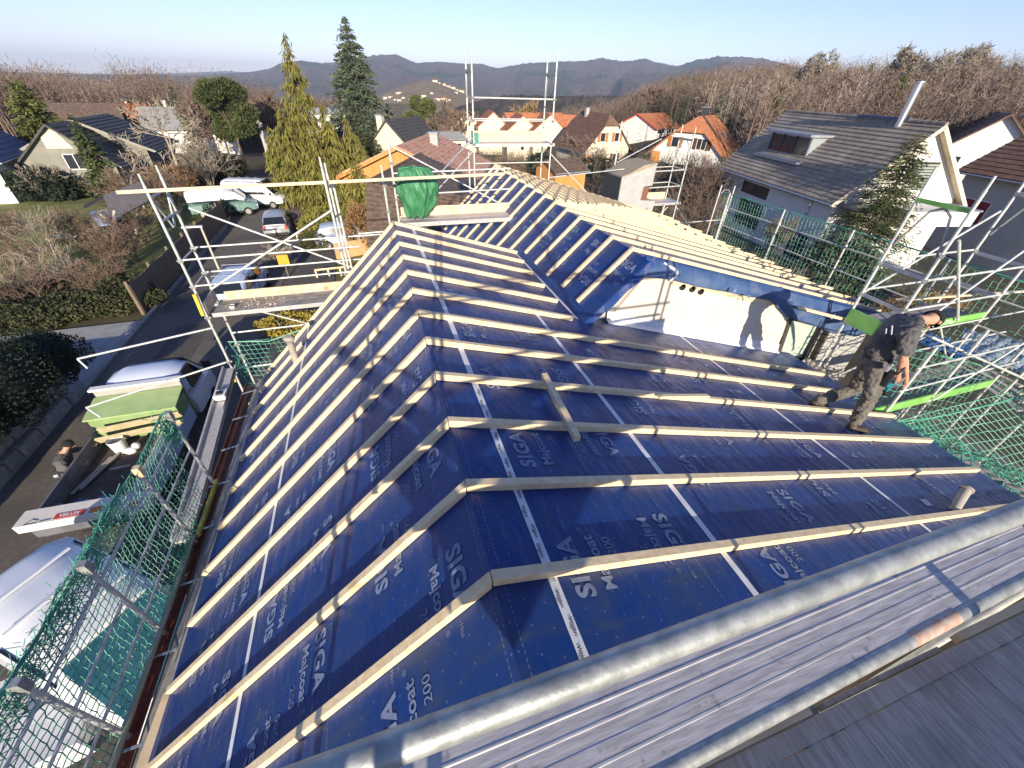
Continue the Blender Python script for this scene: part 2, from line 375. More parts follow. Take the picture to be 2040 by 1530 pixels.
class MB:
    def __init__(s): s.v = []; s.f = []; s.m = []
    def add(s, vs, fs, m=0):
        o = len(s.v); s.v += [tuple(v) for v in vs]; s.f += [tuple(i + o for i in f) for f in fs]; s.m += [m] * len(fs)
        return s
    def hexa(s, p, m=0):
        return s.add(p, [(3, 2, 1, 0), (4, 5, 6, 7), (0, 1, 5, 4), (1, 2, 6, 5), (2, 3, 7, 6), (3, 0, 4, 7)], m)
    def box(s, c, d, rz=0, m=0):
        x, y, z = d[0] / 2, d[1] / 2, d[2] / 2
        cs, sn = math.cos(rz), math.sin(rz)
        p = []
        for zz in (-z, z):
            for xx, yy in ((-x, -y), (x, -y), (x, y), (-x, y)):
                p.append((c[0] + xx * cs - yy * sn, c[1] + xx * sn + yy * cs, c[2] + zz))
        return s.hexa(p, m)
    def bx(s, x0, x1, y0, y1, z0, z1, m=0):
        return s.box(((x0 + x1) / 2, (y0 + y1) / 2, (z0 + z1) / 2), (x1 - x0, y1 - y0, z1 - z0), 0, m)
    def beam(s, a, b, w, h, up=(0, 0, 1), m=0, cut=None):
        """rectangular bar from a to b; w across, h along up"""
        a, b, up = Vector(a), Vector(b), Vector(up)
        d = (b - a).normalized(); si = d.cross(up).normalized(); u = si.cross(d).normalized()
        p = []
        for q in (a, b):
            for i, j in ((-1, -1), (1, -1), (1, 1), (-1, 1)):
                p.append(q + si * (w / 2 * i) + u * (h / 2 * j))
        return s.add(p, [(0, 1, 2, 3), (7, 6, 5, 4), (4, 5, 1, 0), (5, 6, 2, 1), (6, 7, 3, 2), (7, 4, 0, 3)], m)
    def tube(s, a, b, r, n=10, r2=None, m=0, cap=True):
        a, b = Vector(a), Vector(b); r2 = r if r2 is None else r2
        d = (b - a).normalized(); h = Vector((0, 0, 1)) if abs(d.z) < .9 else Vector((1, 0, 0))
        x = d.cross(h).normalized(); y = d.cross(x)
        vs = []
        for q, rr in ((a, r), (b, r2)):
            for i in range(n):
                t = 2 * math.pi * i / n
                vs.append(q + (x * math.cos(t) + y * math.sin(t)) * rr)
        fs = [((i + 1) % n, i, n + i, n + (i + 1) % n) for i in range(n)]
        if cap: fs += [tuple(range(n)), tuple(range(2 * n - 1, n - 1, -1))]
        return s.add(vs, fs, m)
    def path(s, pts, r, n=8, m=0):
        for a, b in zip(pts[:-1], pts[1:]): s.tube(a, b, r, n, m=m)
        return s
    def prism(s, poly, vec, m=0):
        """planar polygon poly swept along vec"""
        n = len(poly); vec = Vector(vec)
        vs = [Vector(p) for p in poly] + [Vector(p) + vec for p in poly]
        fs = [tuple(range(n - 1, -1, -1)), tuple(range(n, 2 * n))] + [(i, (i + 1) % n, n + (i + 1) % n, n + i) for i in range(n)]
        return s.add(vs, fs, m)
    def ball(s, c, r, nu=10, nv=7, m=0, sc=(1, 1, 1)):
        vs = [(c[0], c[1], c[2] - r * sc[2])]
        for j in range(1, nv):
            t = -math.pi / 2 + math.pi * j / nv
            for i in range(nu):
                p = 2 * math.pi * i / nu
                vs.append((c[0] + r * sc[0] * math.cos(t) * math.cos(p), c[1] + r * sc[1] * math.cos(t) * math.sin(p), c[2] + r * sc[2] * math.sin(t)))
        vs.append((c[0], c[1], c[2] + r * sc[2]))
        fs = [(0, 1 + (i + 1) % nu, 1 + i) for i in range(nu)]
        for j in range(nv - 2):
            for i in range(nu):
                a = 1 + j * nu; b = a + nu
                fs.append((a + i, a + (i + 1) % nu, b + (i + 1) % nu, b + i))
        a = 1 + (nv - 2) * nu; top = len(vs) - 1
        fs += [(a + i, a + (i + 1) % nu, top) for i in range(nu)]
        return s.add(vs, fs, m)
    def mesh(s, name):
        me = bpy.data.meshes.new(name)
        me.from_pydata(s.v, [], s.f)
        me.polygons.foreach_set('material_index', s.m)
        bm = bmesh.new(); bm.from_mesh(me)
        bmesh.ops.recalc_face_normals(bm, faces=bm.faces)
        bm.to_mesh(me); bm.free()
        return me
    def part(s, name, mats, parent=None, local=False, smooth=False, bevel=0):
        o = link(name, s.mesh(name), mats, parent, local, False)
        if bevel:
            bv = o.modifiers.new('edge', 'BEVEL'); bv.width = bevel; bv.segments = 2; bv.limit_method = 'ANGLE'
        if smooth:
            o.data.polygons.foreach_set('use_smooth', [True] * len(o.data.polygons))
            try: o.data.set_sharp_from_angle(angle=rad(40))
            except Exception: pass
        return o
def pole(parent, name, a, b, r=.0242, m=None, n=10):
    return MB().tube(a, b, r, n).part(name, m or GALV_SUNLIT, parent, smooth=True)
def struct(name, mb_or_me, m, smooth=False):
    me = mb_or_me.mesh(name) if isinstance(mb_or_me, MB) else mb_or_me
    o = link(name, me, m, smooth=smooth)
    o['kind'] = 'structure'
    return o
TXT = {}
def text_mesh(body, size, bold=0.0, spacing=1.0):
    key = (body, size, bold, spacing)
    if key in TXT: return TXT[key]
    cu = bpy.data.curves.new('lettering', 'FONT')
    cu.body = body; cu.size = size; cu.offset = bold * size; cu.align_x = 'CENTER'; cu.align_y = 'CENTER'; cu.resolution_u = 3
    cu.space_character = spacing
    o = bpy.data.objects.new('lettering', cu); COL.objects.link(o)
    dg = bpy.context.evaluated_depsgraph_get()
    me = bpy.data.meshes.new_from_object(o.evaluated_get(dg))
    V = [v.co.copy() for v in me.vertices]; F = [tuple(p.vertices) for p in me.polygons]
    bpy.data.objects.remove(o); bpy.data.meshes.remove(me)
    TXT[key] = (V, F)
    return TXT[key]
def put_text(mb, body, size, origin, xdir, ydir, bold=0.0, m=0, spacing=1.0):
    V, F = text_mesh(body, size, bold, spacing)
    o, x, y = Vector(origin), Vector(xdir).normalized(), Vector(ydir).normalized()
    mb.add([o + x * v.x + y * v.y for v in V], F, m)
# ------------------------------------------------------------------ ground shape
def gz(x, y):
    d = math.hypot(x, y); az = math.degrees(math.atan2(x, y))
    if y < 0: az = math.copysign(90, x) if abs(az) > 90 else az
    s1 = np.interp(az, [-90, -40, -25, -8, 0, 18, 30, 36, 60, 90], [0, -.005, -.02, -.06, -.075, -.085, -.03, .01, .03, .03])
    z = -7.0 + s1 * max(0, d - 42)
    s2 = np.interp(az, [-90, -30, -8, 28, 34, 45, 60, 90], [.02, .015, 0, 0, .025, .045, .042, .03])
    z += s2 * max(0, d - 80) if d < 420 else s2 * 340
    return float(max(z, -70))
def ground_sheet():
    azs = np.radians(np.concatenate([np.arange(-180, -60, 15), np.arange(-60, 90, 2.5), np.arange(90, 181, 15)]))
    ds = np.array([0.01, 6, 10, 14, 18, 22, 26, 30, 35, 40, 46, 54, 64, 76, 90, 110, 135, 165, 200, 250, 320, 420, 600, 900, 1500, 2600, 5000, 9500])
    V = []
    for d in ds:
        for a in azs:
            x, y = d * math.sin(a), d * math.cos(a); V.append((x, y, gz(x, y)))
    n = len(azs); F = []
    for i in range(len(ds) - 1):
        for j in range(n - 1):
            F.append((i * n + j, i * n + j + 1, (i + 1) * n + j + 1, (i + 1) * n + j))
    return np_mesh('ground', V, F)
GROUND = mat('winter_ground', (0.040, 0.042, 0.018), (0.085, 0.075, 0.036), rough=.95, scale=.35, detail=8, bump=.4, bscale=3, c3=(.075, .053, .035), scale3=.06, lo3=.45, hi3=.6)
LAWN = mat('mossy_lawn', (0.12, 0.15, 0.03), (0.19, 0.20, 0.06), rough=.95, scale=.8, detail=8, bump=.4, bscale=18, c3=(.12, .09, .045), scale3=.5, lo3=.5, hi3=.68)
ground = struct('ground', ground_sheet(), GROUND, smooth=True)
def strip(name, pts_l, pts_r, lift, m):
    mb = MB()
    for (a, b), (c, d) in zip(zip(pts_l[:-1], pts_l[1:]), zip(pts_r[:-1], pts_r[1:])):
        q = [(p[0], p[1], gz(p[0], p[1]) + lift) for p in (a, c, d, b)]
        mb.add(q, [(0, 1, 2, 3)])
    return struct(name, mb, m)
ys = [-14, -6, 0, 6, 10, 14, 18, 22, 26, 30, 34, 38, 42, 46, 50, 56, 62]
def roadx(y): return -11.0 - max(0, y - 36) * .20
strip('road', [(roadx(y), y) for y in ys], [(roadx(y) + 5.2 + max(0, y - 36) * .03, y) for y in ys], .03, ASPHALT)
# kerb along the left of the road, real step
mb = MB()
for a, b in zip(ys[:-1], ys[1:]):
    mb.beam((roadx(a) - .09, a, gz(roadx(a), a) + .05), (roadx(b) - .09, b, gz(roadx(b), b) + .05), .16, .14)
struct('kerb', mb, KERB)
def road_patch(x0, x1, y0, y1, m, lift):
    return flat_sheet('road_patch', [(x0, y0), (x1, y0 + .1), (x1 - .05, y1), (x0 + .08, y1 - .1)], m, lift)
def flat_sheet(name, pts, m, lift):
    mb = MB(); mb.add([(p[0], p[1], gz(*p) + lift) for p in pts], [tuple(range(len(pts)))]); return struct(name, mb, m)
PATCH = mat('asphalt_patch', (.07, .064, .058), (.10, .09, .082), rough=.9, scale=9, bump=.2, bscale=60)
for q in ((-9.6, -8.2, 15.2, 18.5), (-7.4, -6.5, 22, 30), (-10.7, -9.9, 20, 26), (-8.8, -8.0, 31, 33)): road_patch(*q, PATCH, .034)
mb = MB(); mb.tube((-8.6, 13.4, -6.969), (-8.6, 13.4, -6.96), .32, 20); o = mb.part('manhole_cover', mat('cast_iron', (.06, .055, .05), (.1, .09, .08), rough=.6, scale=30)); props(o, 'round iron manhole cover in the road beyond the truck cab', 'manhole cover')
# concrete forecourt on the left of the road
mb = MB(); mb.prism([(-11.2, 13.2, -6.96), (-11.2, 19.3, -6.96), (-17.5, 18.9, -6.9), (-18, 15.6, -6.9), (-13, 13.0, -6.92)], (0, 0, .06))
struct('forecourt', mb, CONCRETE)
# paved strip between house and road on the right
mb = MB(); mb.prism([(-5.75, -6, -6.98), (-5.75, 30, -6.98), (-3.1, 30, -6.98), (-3.1, -6, -6.98)], (0, 0, .05))
struct('pavement', mb, mat('paving', (.075, .07, .065), (.11, .1, .095), rough=.9, scale=4))
# lawns
def flat_patch(name, pts, m, lift=.012):
    def inside(x, y):
        c = False
        for (x0, y0), (x1, y1) in zip(pts, pts[1:] + pts[:1]):
            if (y0 > y) != (y1 > y) and x < (x1 - x0) * (y - y0) / (y1 - y0) + x0: c = not c
        return c
    mb = MB(); st = .8
    for i in range(int(min(p[0] for p in pts) / st), int(max(p[0] for p in pts) / st) + 1):
        for j in range(int(min(p[1] for p in pts) / st), int(max(p[1] for p in pts) / st) + 1):
            if inside((i + .5) * st, (j + .5) * st):
                mb.add([(x * st, y * st, gz(x * st, y * st) + (lift if x * x + y * y < 2700 else .10)) for x, y in ((i, j), (i + 1, j), (i + 1, j + 1), (i, j + 1))], [(0, 1, 2, 3)])
    return struct(name, mb, m)
flat_patch('lawn', [(-40, 44), (-31, 22), (-12.6, 21), (-11.9, 30), (-12.2, 40), (-18, 52)], LAWN)
flat_patch('lawn', [(-5, 14), (-5, 30), (6, 34), (14, 16), (4, 12.6)], LAWN)
flat_patch('lawn', [(12, 12), (16, 30), (30, 44), (60, 40), (30, 5), (14, -2)], mat('brown_lawn', (.05, .045, .025), (.09, .075, .045), rough=.95, scale=.7, detail=8, bump=.4, bscale=14))

# ------------------------------------------------------------------ the house under renovation
TL, TR, TM = math.tan(.758693), math.tan(.294083), .275
AL, AR = .758693, .294083
Y0, Y1 = -.55, 6.86
MRX, MRZ = 3.36, .11          # main ridge
VX, VZ = 2.46, -.745          # valley
WY = 3.93                     # plane of the white gable wall
MY = [4.19 + .61 * k for k in range(13)]
house = thing('house', 'house with its roof stripped to blue underlay and pale timber battens', 'house', (2.5, 4, -7))

# walls below the roof, one rendered shell
mb = MB()
mb.prism([(-2.72, Y0 + .3, -7), (-2.72, Y0 + .3, -2.82), (0, Y0 + .3, -.28), (7.3, Y0 + .3, -2.5), (7.3, Y0 + .3, -7)], (0, 3.9, 0))
mb.prism([(-2.72, 3.66, -7), (-2.72, 3.66, -2.82), (0, 3.66, -.28), (2.3, 3.66, -.98), (2.3, 3.66, -7)], (0, 2.95, 0))
mb.prism([(2.303, WY + .06, -7), (2.303, WY + .06, -1.18), (MRX, WY + .06, -.2), (9.8, WY + .06, -2.02), (9.8, WY + .06, -7)], (0, 7.7, 0))
mb.part('wall', RENDER_GREY, house)

def sheet(name, poly, uvec, m, thick=.02, parent=house):
    """flat underlay sheet with metre UVs: u down the slope, v along the ridge (Y)"""
    uvec = Vector(uvec).normalized()
    nrm = uvec.cross(Vector((0, 1, 0))).normalized()
    if nrm.z < 0: nrm = -nrm
    mb = MB(); mb.prism([Vector(p) for p in poly], -nrm * thick)
    me = mb.mesh(name)
    uv = me.uv_layers.new(name='UVMap')
    for l in me.loops:
        c = me.vertices[l.vertex_index].co
        uv.data[l.index].uv = (c.dot(uvec), c.y)
    return link(name, me, m, parent)
OL, OR, OM = .083, .063, .062
zl = lambda x: x * TL - OL
zr = lambda x: -x * TR - OR
zm = lambda x: VZ + (x - VX) * TL - OL + .03      # main left slope underlay
zq = lambda x: MRZ - (x - MRX) * TM - OM          # main right slope underlay
ex = -3.06
left_u = sheet('roof_underlay', [(.014, Y0, zl(.014)), (.014, Y1, zl(.014)), (ex, Y1, zl(ex)), (ex, Y0, zl(ex))], (-math.cos(AL), 0, -math.sin(AL)), UNDERLAY)
vx = 2.40
right_u = sheet('roof_underlay', [(.016, Y0, zr(.016)), (7.62, Y0, zr(7.62)), (7.62, WY + .05, zr(7.62)), (vx, WY + .05, zr(vx)), (vx, Y1, zr(vx)), (.016, Y1, zr(.016))], (math.cos(AR), 0, -math.sin(AR)), UNDERLAY)
mvx = 2.41; mex = 1.6
mridge = MRX
main_u = sheet('roof_underlay', [(mvx, 3.72, zm(mvx)), (mridge, 3.72, zm(mridge)), (mridge, 12.0, zm(mridge)), (mex, 12.0, zm(mex)), (mex, Y1 + .03, zm(mex)), (mvx, Y1 + .03, zm(mvx))], (-math.cos(AL), 0, -math.sin(AL)), UNDERLAY)
far_u = sheet('roof_underlay', [(MRX + .02, 3.98, zq(MRX)), (10.2, 3.98, zq(10.2)), (10.2, 12.0, zq(10.2)), (MRX + .02, 12.0, zq(MRX))], (math.cos(.27), 0, -math.sin(.27)), UNDERLAY)

# counter battens, each a bar of its own with a mitred top
BW = .058
def batten(y, x0, x1, z0, z1, drop, m=TIMBER, endn=None, w=BW, name='counter_batten'):
    d = Vector((x1 - x0, 0, z1 - z0)).normalized()
    nrm = Vector((d.z, 0, -d.x));
    if nrm.z < 0: nrm = -nrm
    t = drop * abs(d.x)
    j = RND.uniform(-.006, .006); k = RND.uniform(-.006, .006)
    poly = [Vector((x0, y - w / 2, z0)), Vector((x1, y - w / 2, z1)), Vector((x1, y - w / 2, z1)) - nrm * t, Vector((x0, y - w / 2, z0 - drop))]
    mb = MB(); mb.prism(poly, (0, w, 0))
    o = mb.part(name, m, house)
    bv = o.modifiers.new('edge', 'BEVEL'); bv.width = .003; bv.segments = 1
    return o
bl = [-2.99, -2.96, -3.0, -2.98, -3.01, -2.97, -2.99, -2.95, -2.96, -3.02, -2.98]
br = [7.52, 7.53, 7.53, 7.64, 7.06, 7.48, 2.25, 2.27, 2.29, 2.31, 2.34]
for i in range(11):
    y = .62 * i
    batten(y, -.004, bl[i], -.006, bl[i] * TL - .006, OL - .008)
    batten(y, .002, br[i], 0.004, -br[i] * TR + .004, OR + .001)
batten(6.80, -.004, -2.98, 0, -2.98 * TL, OL - .004); batten(6.80, .002, 2.4, .004, -2.4 * TR, OR + .001)
for k, y in enumerate(MY + [11.93]):
    xe = 2.50 + RND.uniform(-.02, .02) if y < 6.9 else 1.62
    batten(y, MRX - .004, xe, zm(MRX) + OL - .01, zm(xe) + OL - .01, OL - .012)
    batten(y, MRX, 10.16 + RND.uniform(-.06, .05), MRZ, MRZ - (10.16 - MRX) * TM, OM - .003)
# double verge batten and eaves board of the main right slope
batten(12.05, MRX, 10.3, MRZ + .02, MRZ + .02 - (10.3 - MRX) * TM, .16, w=.035, name='verge_board')
# roof battens running along the ridge over the far half of the main right slope
for k in range(15):
    x = MRX + .18 + .30 * k
    y0 = 7.35 + .28 * k + RND.uniform(-.15, .15); y0 = min(y0, 10.9)
    z = MRZ - (x - MRX) * TM + .02
    o = MB().beam((x, y0, z), (x, 12.1, z), .048, .03, (math.sin(.27), 0, math.cos(.27))).part('roof_batten', TIMBER, house)

# white lap tapes
def tape(x0, x1, y0, y1, fz, name='lap_tape', lift=.004):
    mb = MB(); mb.add([(x0, y0, fz(x0) + lift), (x1, y0, fz(x1) + lift), (x1, y1, fz(x1) + lift), (x0, y1, fz(x0) + lift)], [(0, 1, 2, 3)])
    return mb.part(name, TAPE, house)
T = []
tp1 = tape(.312, .368, Y0, 6.78, zr); tape(1.64, 1.695, Y0, WY - .12, zr); tape(4.43, 4.485, Y0, WY - .05, zr)
tape(-1.905, -1.865, Y0, 6.78, zl); tape(mvx - .01, mvx - .07, 3.8, Y1 - .1, zr, 'valley_tape', .006)
mb = MB(); mb.add([(.36, 3.89, zr(.36) + .006), (2.33, 3.83, zr(2.33) + .006), (2.33, 3.90, zr(2.33) + .006), (.36, 3.95, zr(.36) + .006)], [(0, 1, 2, 3)]); mb.part('lap_tape', TAPE, house)
mb = MB(); mb.add([(1.72, 7.0, zm(1.72) + .006), (1.78, 7.0, zm(1.78) + .006), (1.78, 9.0, zm(1.78) + .006), (1.72, 9.0, zm(1.72) + .006)], [(0, 1, 2, 3)]); mb.part('lap_tape', TAPE, house)
# word repeated along the first tape
for k in range(16):
    mb = MB(); y = -.42 + .14 * k + RND.uniform(-.01, .01); x = .332 + .014 * (k % 2)
    put_text(mb, 'Wigluv', .034, (x, y, zr(x) + .0075), (0, -1, 0), (math.cos(AR), 0, -math.sin(AR)), bold=.012)
    mb.part('printed_lettering', TAPE_INK, tp1)

# printing on the underlay: name, product and number, two reading directions
def print_block(parent, fz, slope, x, y, sgn, scale=1.0):
    """sgn +1 reads along +Y, -1 along -Y; slope gives the down-slope sense of +x"""
    a = slope
    xd = Vector((0, sgn, 0)); up = Vector((-sgn * math.cos(a), 0, sgn * math.sin(a)))
    o = Vector((x, y, fz(x))); nrm = xd.cross(up).normalized() * .0045
    mb = MB()
    put_text(mb, 'SIGA', .168 * scale, o + nrm, xd, up, bold=.035, spacing=1.06)
    put_text(mb, '-1966', .036 * scale, o + nrm + xd * .265 * scale + up * -.04 * scale, xd, up, bold=.0)
    put_text(mb, 'Majcoat', .112 * scale, o + nrm + up * -.172 * scale + xd * .01, xd, up, bold=.022)
    put_text(mb, '\u00ae', .045 * scale, o + nrm + up * -.14 * scale + xd * .24 * scale, xd, up)
    put_text(mb, '200', .088 * scale, o + nrm + up * -.30 * scale + xd * .1 * scale, xd, up, bold=.0)
    return mb.part('printed_lettering', PRINT, parent)
for x, sg, ph in ((.51, 1, .02), (1.33, -1, .14), (2.05, 1, .75), (2.9, -1, .3), (3.5, 1, .55), (4.15, -1, .1), (4.9, 1, .8), (5.7, -1, .35), (6.4, 1, .6), (7.0, -1, .1)):
    y = ph - .97 if ph > .6 else ph
    while y < (6.6 if x < 1.9 else 3.6):
        if not (x > 1.2 and y > 3.55) and not (x + .0 > 2.35 and y > 3.4): print_block(right_u, zr, AR, x, y, sg)
        y += .965
for x, sg, ph in ((-.155, -1, .16), (-.62, 1, .62), (-1.12, -1, .35), (-1.66, 1, .05), (-2.12, -1, .70), (-2.62, 1, .3)):
    y = ph - .96
    while y < 6.7:
        if y > -.4: print_block(left_u, zl, -AL, x, y, sg)
        y += .965
for x, sg, ph in ((3.2, -1, 4.0), (2.8, 1, 4.5), (2.05, -1, 7.6)):
    y = ph
    while y < 11.7:
        if not (x < 2.4 and y < 7.3): print_block(main_u, zm, -AL, x, y, sg)
        y += .965

# white gable wall of the taller roof, facing us
W = lambda px, py: on(px, py, y=WY)
gable_poly = [W(1196, 634), W(1284, 553), W(1300, 549), W(1340, 553), W(1545, 597), W(1574, 632), W(1549, 694)]
gable_poly[0].z -= .25; gable_poly[-1].z -= .35
mb = MB(); mb.prism(gable_poly, (0, .06, 0)); mb.part('gable_wall', WHITE_WALL, house)
a, b_ = gable_poly[0], gable_poly[-1]
fz = lambda x: zr(x)
mb = MB()
nx = 26
for i in range(nx):
    xa = 2.95 + (7.12 - 2.95) * i / nx; xb = 2.95 + (7.12 - 2.95) * (i + 1) / nx
    h1 = .13 + .012 * math.sin(i * 1.7); h2 = .13 + .012 * math.sin((i + 1) * 1.7)
    ya, yb_ = WY - .02 - .008 * (i % 2), WY - .02 - .008 * ((i + 1) % 2)
    mb.add([(xa, ya - .07, fz(xa) + .006), (xb, yb_ - .07, fz(xb) + .006), (xb, yb_, fz(xb) + .05), (xa, ya, fz(xa) + .05), (xb, WY - .006, fz(xb) + h2 + .05), (xa, WY - .006, fz(xa) + h1 + .05)], [(0, 1, 2, 3), (3, 2, 4, 5)])
mb.part('wall_flashing', WHITE_FOIL, house, smooth=True)
# pale board along the top edge, dark pipes through the wall
mb = MB(); p, q = W(1338, 556), W(1548, 603); mb.beam(p + Vector((0, -.012, -.03)), q + Vector((0, -.012, -.03)), .02, .09, (0, 0, 1)); mb.part('top_board', TIMBER_PALE, house)
for px, py in ((1358.5, 571), (1378, 575), (1395, 580)):
    c = W(px, py)
    o = MB().tube(c + Vector((0, -.035, 0)), c + Vector((0, .02, 0)), .052, 14, cap=False).part('pipe_sleeve', BLACK_PLASTIC, house, smooth=True)
    MB().tube(c + Vector((0, -.022, 0)), c + Vector((0, -.018, 0)), .05, 14).part('pipe_opening', BLACK_PLASTIC, o)
# dark reveal, pale window pane and frame at the right end of the gable wall
g0, g1, g2, g3 = W(1572, 636), W(1632, 652), W(1606, 706), W(1556, 690)
win = MB()
win.beam(g0, g3 + Vector((0, 0, -.2)), .07, .09, (0, 1, 0)); win.beam(g1, g2 + Vector((0, 0, -.3)), .09, .1, (0, 1, 0))
win.beam(g0 + Vector((0, 0, .04)), g1 + Vector((0, 0, .04)), .07, .09, (0, 1, 0)); win.beam(g1 + Vector((.28, 0, 0)), g2 + Vector((.3, 0, -.4)), .07, .1, (0, 1, 0)); win.beam(g1 + Vector((.1, .12, .0)), g2 + Vector((.1, .12, -.5)), .06, .06, (0, 1, 0))
wn = win.part('balcony_window', FRAME_D, house)
PANE_G = mat('pale_green_pane', (.42, .52, .43), (.47, .57, .48), rough=.15, scale=1, spec=.6)
mb = MB(); mb.prism([g0 + Vector((.06, .02, 0)), g1 + Vector((-.05, .02, 0)), g2 + Vector((-.05, .02, -.1)), g3 + Vector((.06, .02, -.1))], (0, .02, 0)); mb.part('pane', PANE_G, wn)

# underlay draped over the verge above the wall, sagging lower to the right
def drape():
    nx, nz = 72, 10
    V, F = [], []
    bot = [(3.40, -.26), (3.9, -.33), (4.4, -.47), (5.4, -.76), (6.35, -.98), (6.75, -1.28), (7.0, -1.42), (7.5, -1.60), (8.4, -1.92), (9.2, -2.12), (10.0, -2.1)]
    for i in range(nx + 1):
        x = 3.40 + (9.95 - 3.40) * i / nx
        zt = MRZ - (x - MRX) * TM - .03
        zb = float(np.interp(x, [p[0] for p in bot], [p[1] for p in bot]))
        for j in range(nz + 1):
            t = j / nz
            z = zt + (zb - zt) * t
            y = 4.02 - .14 * math.sin(min(1, t * 1.5) * math.pi / 2) + .012 * math.sin(x * 7 + t * 3) * t + .008 * math.sin(x * 17 + 2 * t) * t
            if x > 6.6: y -= .06 * math.sin((x - 6.6) * 4.5) ** 2 * t
            V.append((x + .05 * math.sin(t * 4 + x * 3) * t, y, z))
    for i in range(nx):
        for j in range(nz):
            a = i * (nz + 1) + j; F.append((a, a + 1, a + nz + 2, a + nz + 1))
    me = np_mesh('underlay_drape', V, F)
    uv = me.uv_layers.new(name='UVMap')
    for l in me.loops:
        c = me.vertices[l.vertex_index].co; uv.data[l.index].uv = (c.z * 1.0, c.x)
    o = link('underlay_drape', me, DRAPE, house, smooth=True)
    sd = o.modifiers.new('thick', 'SOLIDIFY'); sd.thickness = .006
    return o
dr = drape()
for x, z, body, s in ((5.15, -.60, 'A', .13), (5.5, -.72, 'oa', .10), (8.0, -1.45, 'SIGA', .15), (6.55, -.98, '200', .09)):
    mb = MB(); put_text(mb, body, s, (x, 3.72, z), (math.cos(.27), 0, -math.sin(.27)), (math.sin(.27), 0, math.cos(.27)), bold=.03); mb.part('printed_lettering', PRINT, dr)
# drape flap at the left verge, and its tape
mb = MB()
for i in range(14):
    xa, xb = 2.45 + .07 * i, 2.45 + .07 * (i + 1)
    f = lambda x: VZ + (x - VX) * TL - .03
    wv = lambda i: .03 * math.sin(i * 1.3)
    mb.add([(xa, 3.725, f(xa) - .02), (xb, 3.725, f(xb) - .02), (xb + .02, 3.70 + wv(i + 1) * .3, f(xb) - .17 - wv(i + 1)), (xa + .02, 3.70 + wv(i) * .3, f(xa) - .17 - wv(i))], [(0, 1, 2, 3)])
me = mb.mesh('underlay_flap'); uv = me.uv_layers.new(name='UVMap')
for l in me.loops: c = me.vertices[l.vertex_index].co; uv.data[l.index].uv = (c.x + c.z, c.y + c.x)
link('underlay_flap', me, UNDERLAY, house, smooth=True)
mb = MB(); pts = [(3.80, 3.99, -.10), (4.0, 3.90, -.20), (4.02, 3.885, -.27), (3.92, 3.88, -.35)]
for p, q in zip(pts[:-1], pts[1:]): mb.beam(Vector(p) + Vector((0, -.03, 0)), Vector(q) + Vector((0, -.03, 0)), .05, .006, (0, 1, .3))
mb.part('verge_tape', TAPE, house)

# left eaves: board, gutter, gutter brackets; vent pipe on the left slope
mb = MB(); mb.prism([(-3.0, Y0, -2.93), (-3.0, Y1, -2.93), (-3.24, Y1, -3.10), (-3.24, Y0, -3.10)], (0, 0, -.03)); mb.part('eaves_board', TIMBER_PALE if False else PLY_GREY, house)
gp = []
V, F = [], []
ns = 9
for j, y in enumerate((Y0 - .2, Y1)):
    for i in range(ns):
        t = math.pi + math.pi * i / (ns - 1)
        V.append((-3.32 + .075 * math.cos(t), y, -3.06 + .075 * math.sin(t)))
F = [(i, i + 1, ns + i + 1, ns + i) for i in range(ns - 1)]
gut = link('gutter', np_mesh('gutter', V, F), COPPER, house, smooth=True)
sd = gut.modifiers.new('thick', 'SOLIDIFY'); sd.thickness = .006
MB().tube((-3.395, Y0 - .2, -3.055), (-3.395, Y1, -3.055), .011, 8).part('gutter_bead', COPPER, gut, smooth=True)
for k in range(9):
    y = .1 + .8 * k
    MB().beam((-3.40, y, -3.04), (-3.1, y, -2.99), .025, .008).part('gutter_bracket', ZINC, gut)
MB().tube((-2.03, 5.66, -2.06), (-1.99, 5.56, -1.52), .055, 14).part('vent_pipe', BEIGE, house, smooth=True)
mb = MB(); mb.tube((-1.99, 5.56, -1.53), (-1.985, 5.55, -1.47), .055, 14, .085).tube((-1.985, 5.55, -1.44), (-1.98, 5.545, -1.40), .095, 14, .05); mb.part('vent_cap', BEIGE, house, smooth=True)
# vent stub and patch near the lower right corner
c = Vector((5.38, .05, zr(5.38)))
mb = MB(); mb.tube(c, c + Vector((.30, .12, .13)), .045, 14, .048); mb.part('vent_stub', BEIGE, house, smooth=True)
mb = MB(); mb.tube(c + Vector((.295, .118, .128)), c + Vector((.315, .126, .136)), .064, 14); mb.part('vent_stub_cap', BEIGE, house, smooth=True)
def flat_on(fz, pts, m, name, lift=.006):
    mb = MB(); mb.add([(x, y, fz(x) + lift) for x, y in pts], [tuple(range(len(pts)))]); return mb.part(name, m, house)
flat_on(zr, [(5.0, .15), (5.14, .15), (5.16, .24), (5.02, .24)], MINERAL, 'white_patch')
flat_on(zr, [(5.28, -.02), (5.46, -.02), (5.46, .05), (5.28, .05)], TAPE, 'white_patch')
mb = MB(); mb.beam((-3.08, .35, -2.98), (-3.0, 1.25, -2.95), .11, .06); mb.part('eaves_wedge', TIMBER_PALE, house)

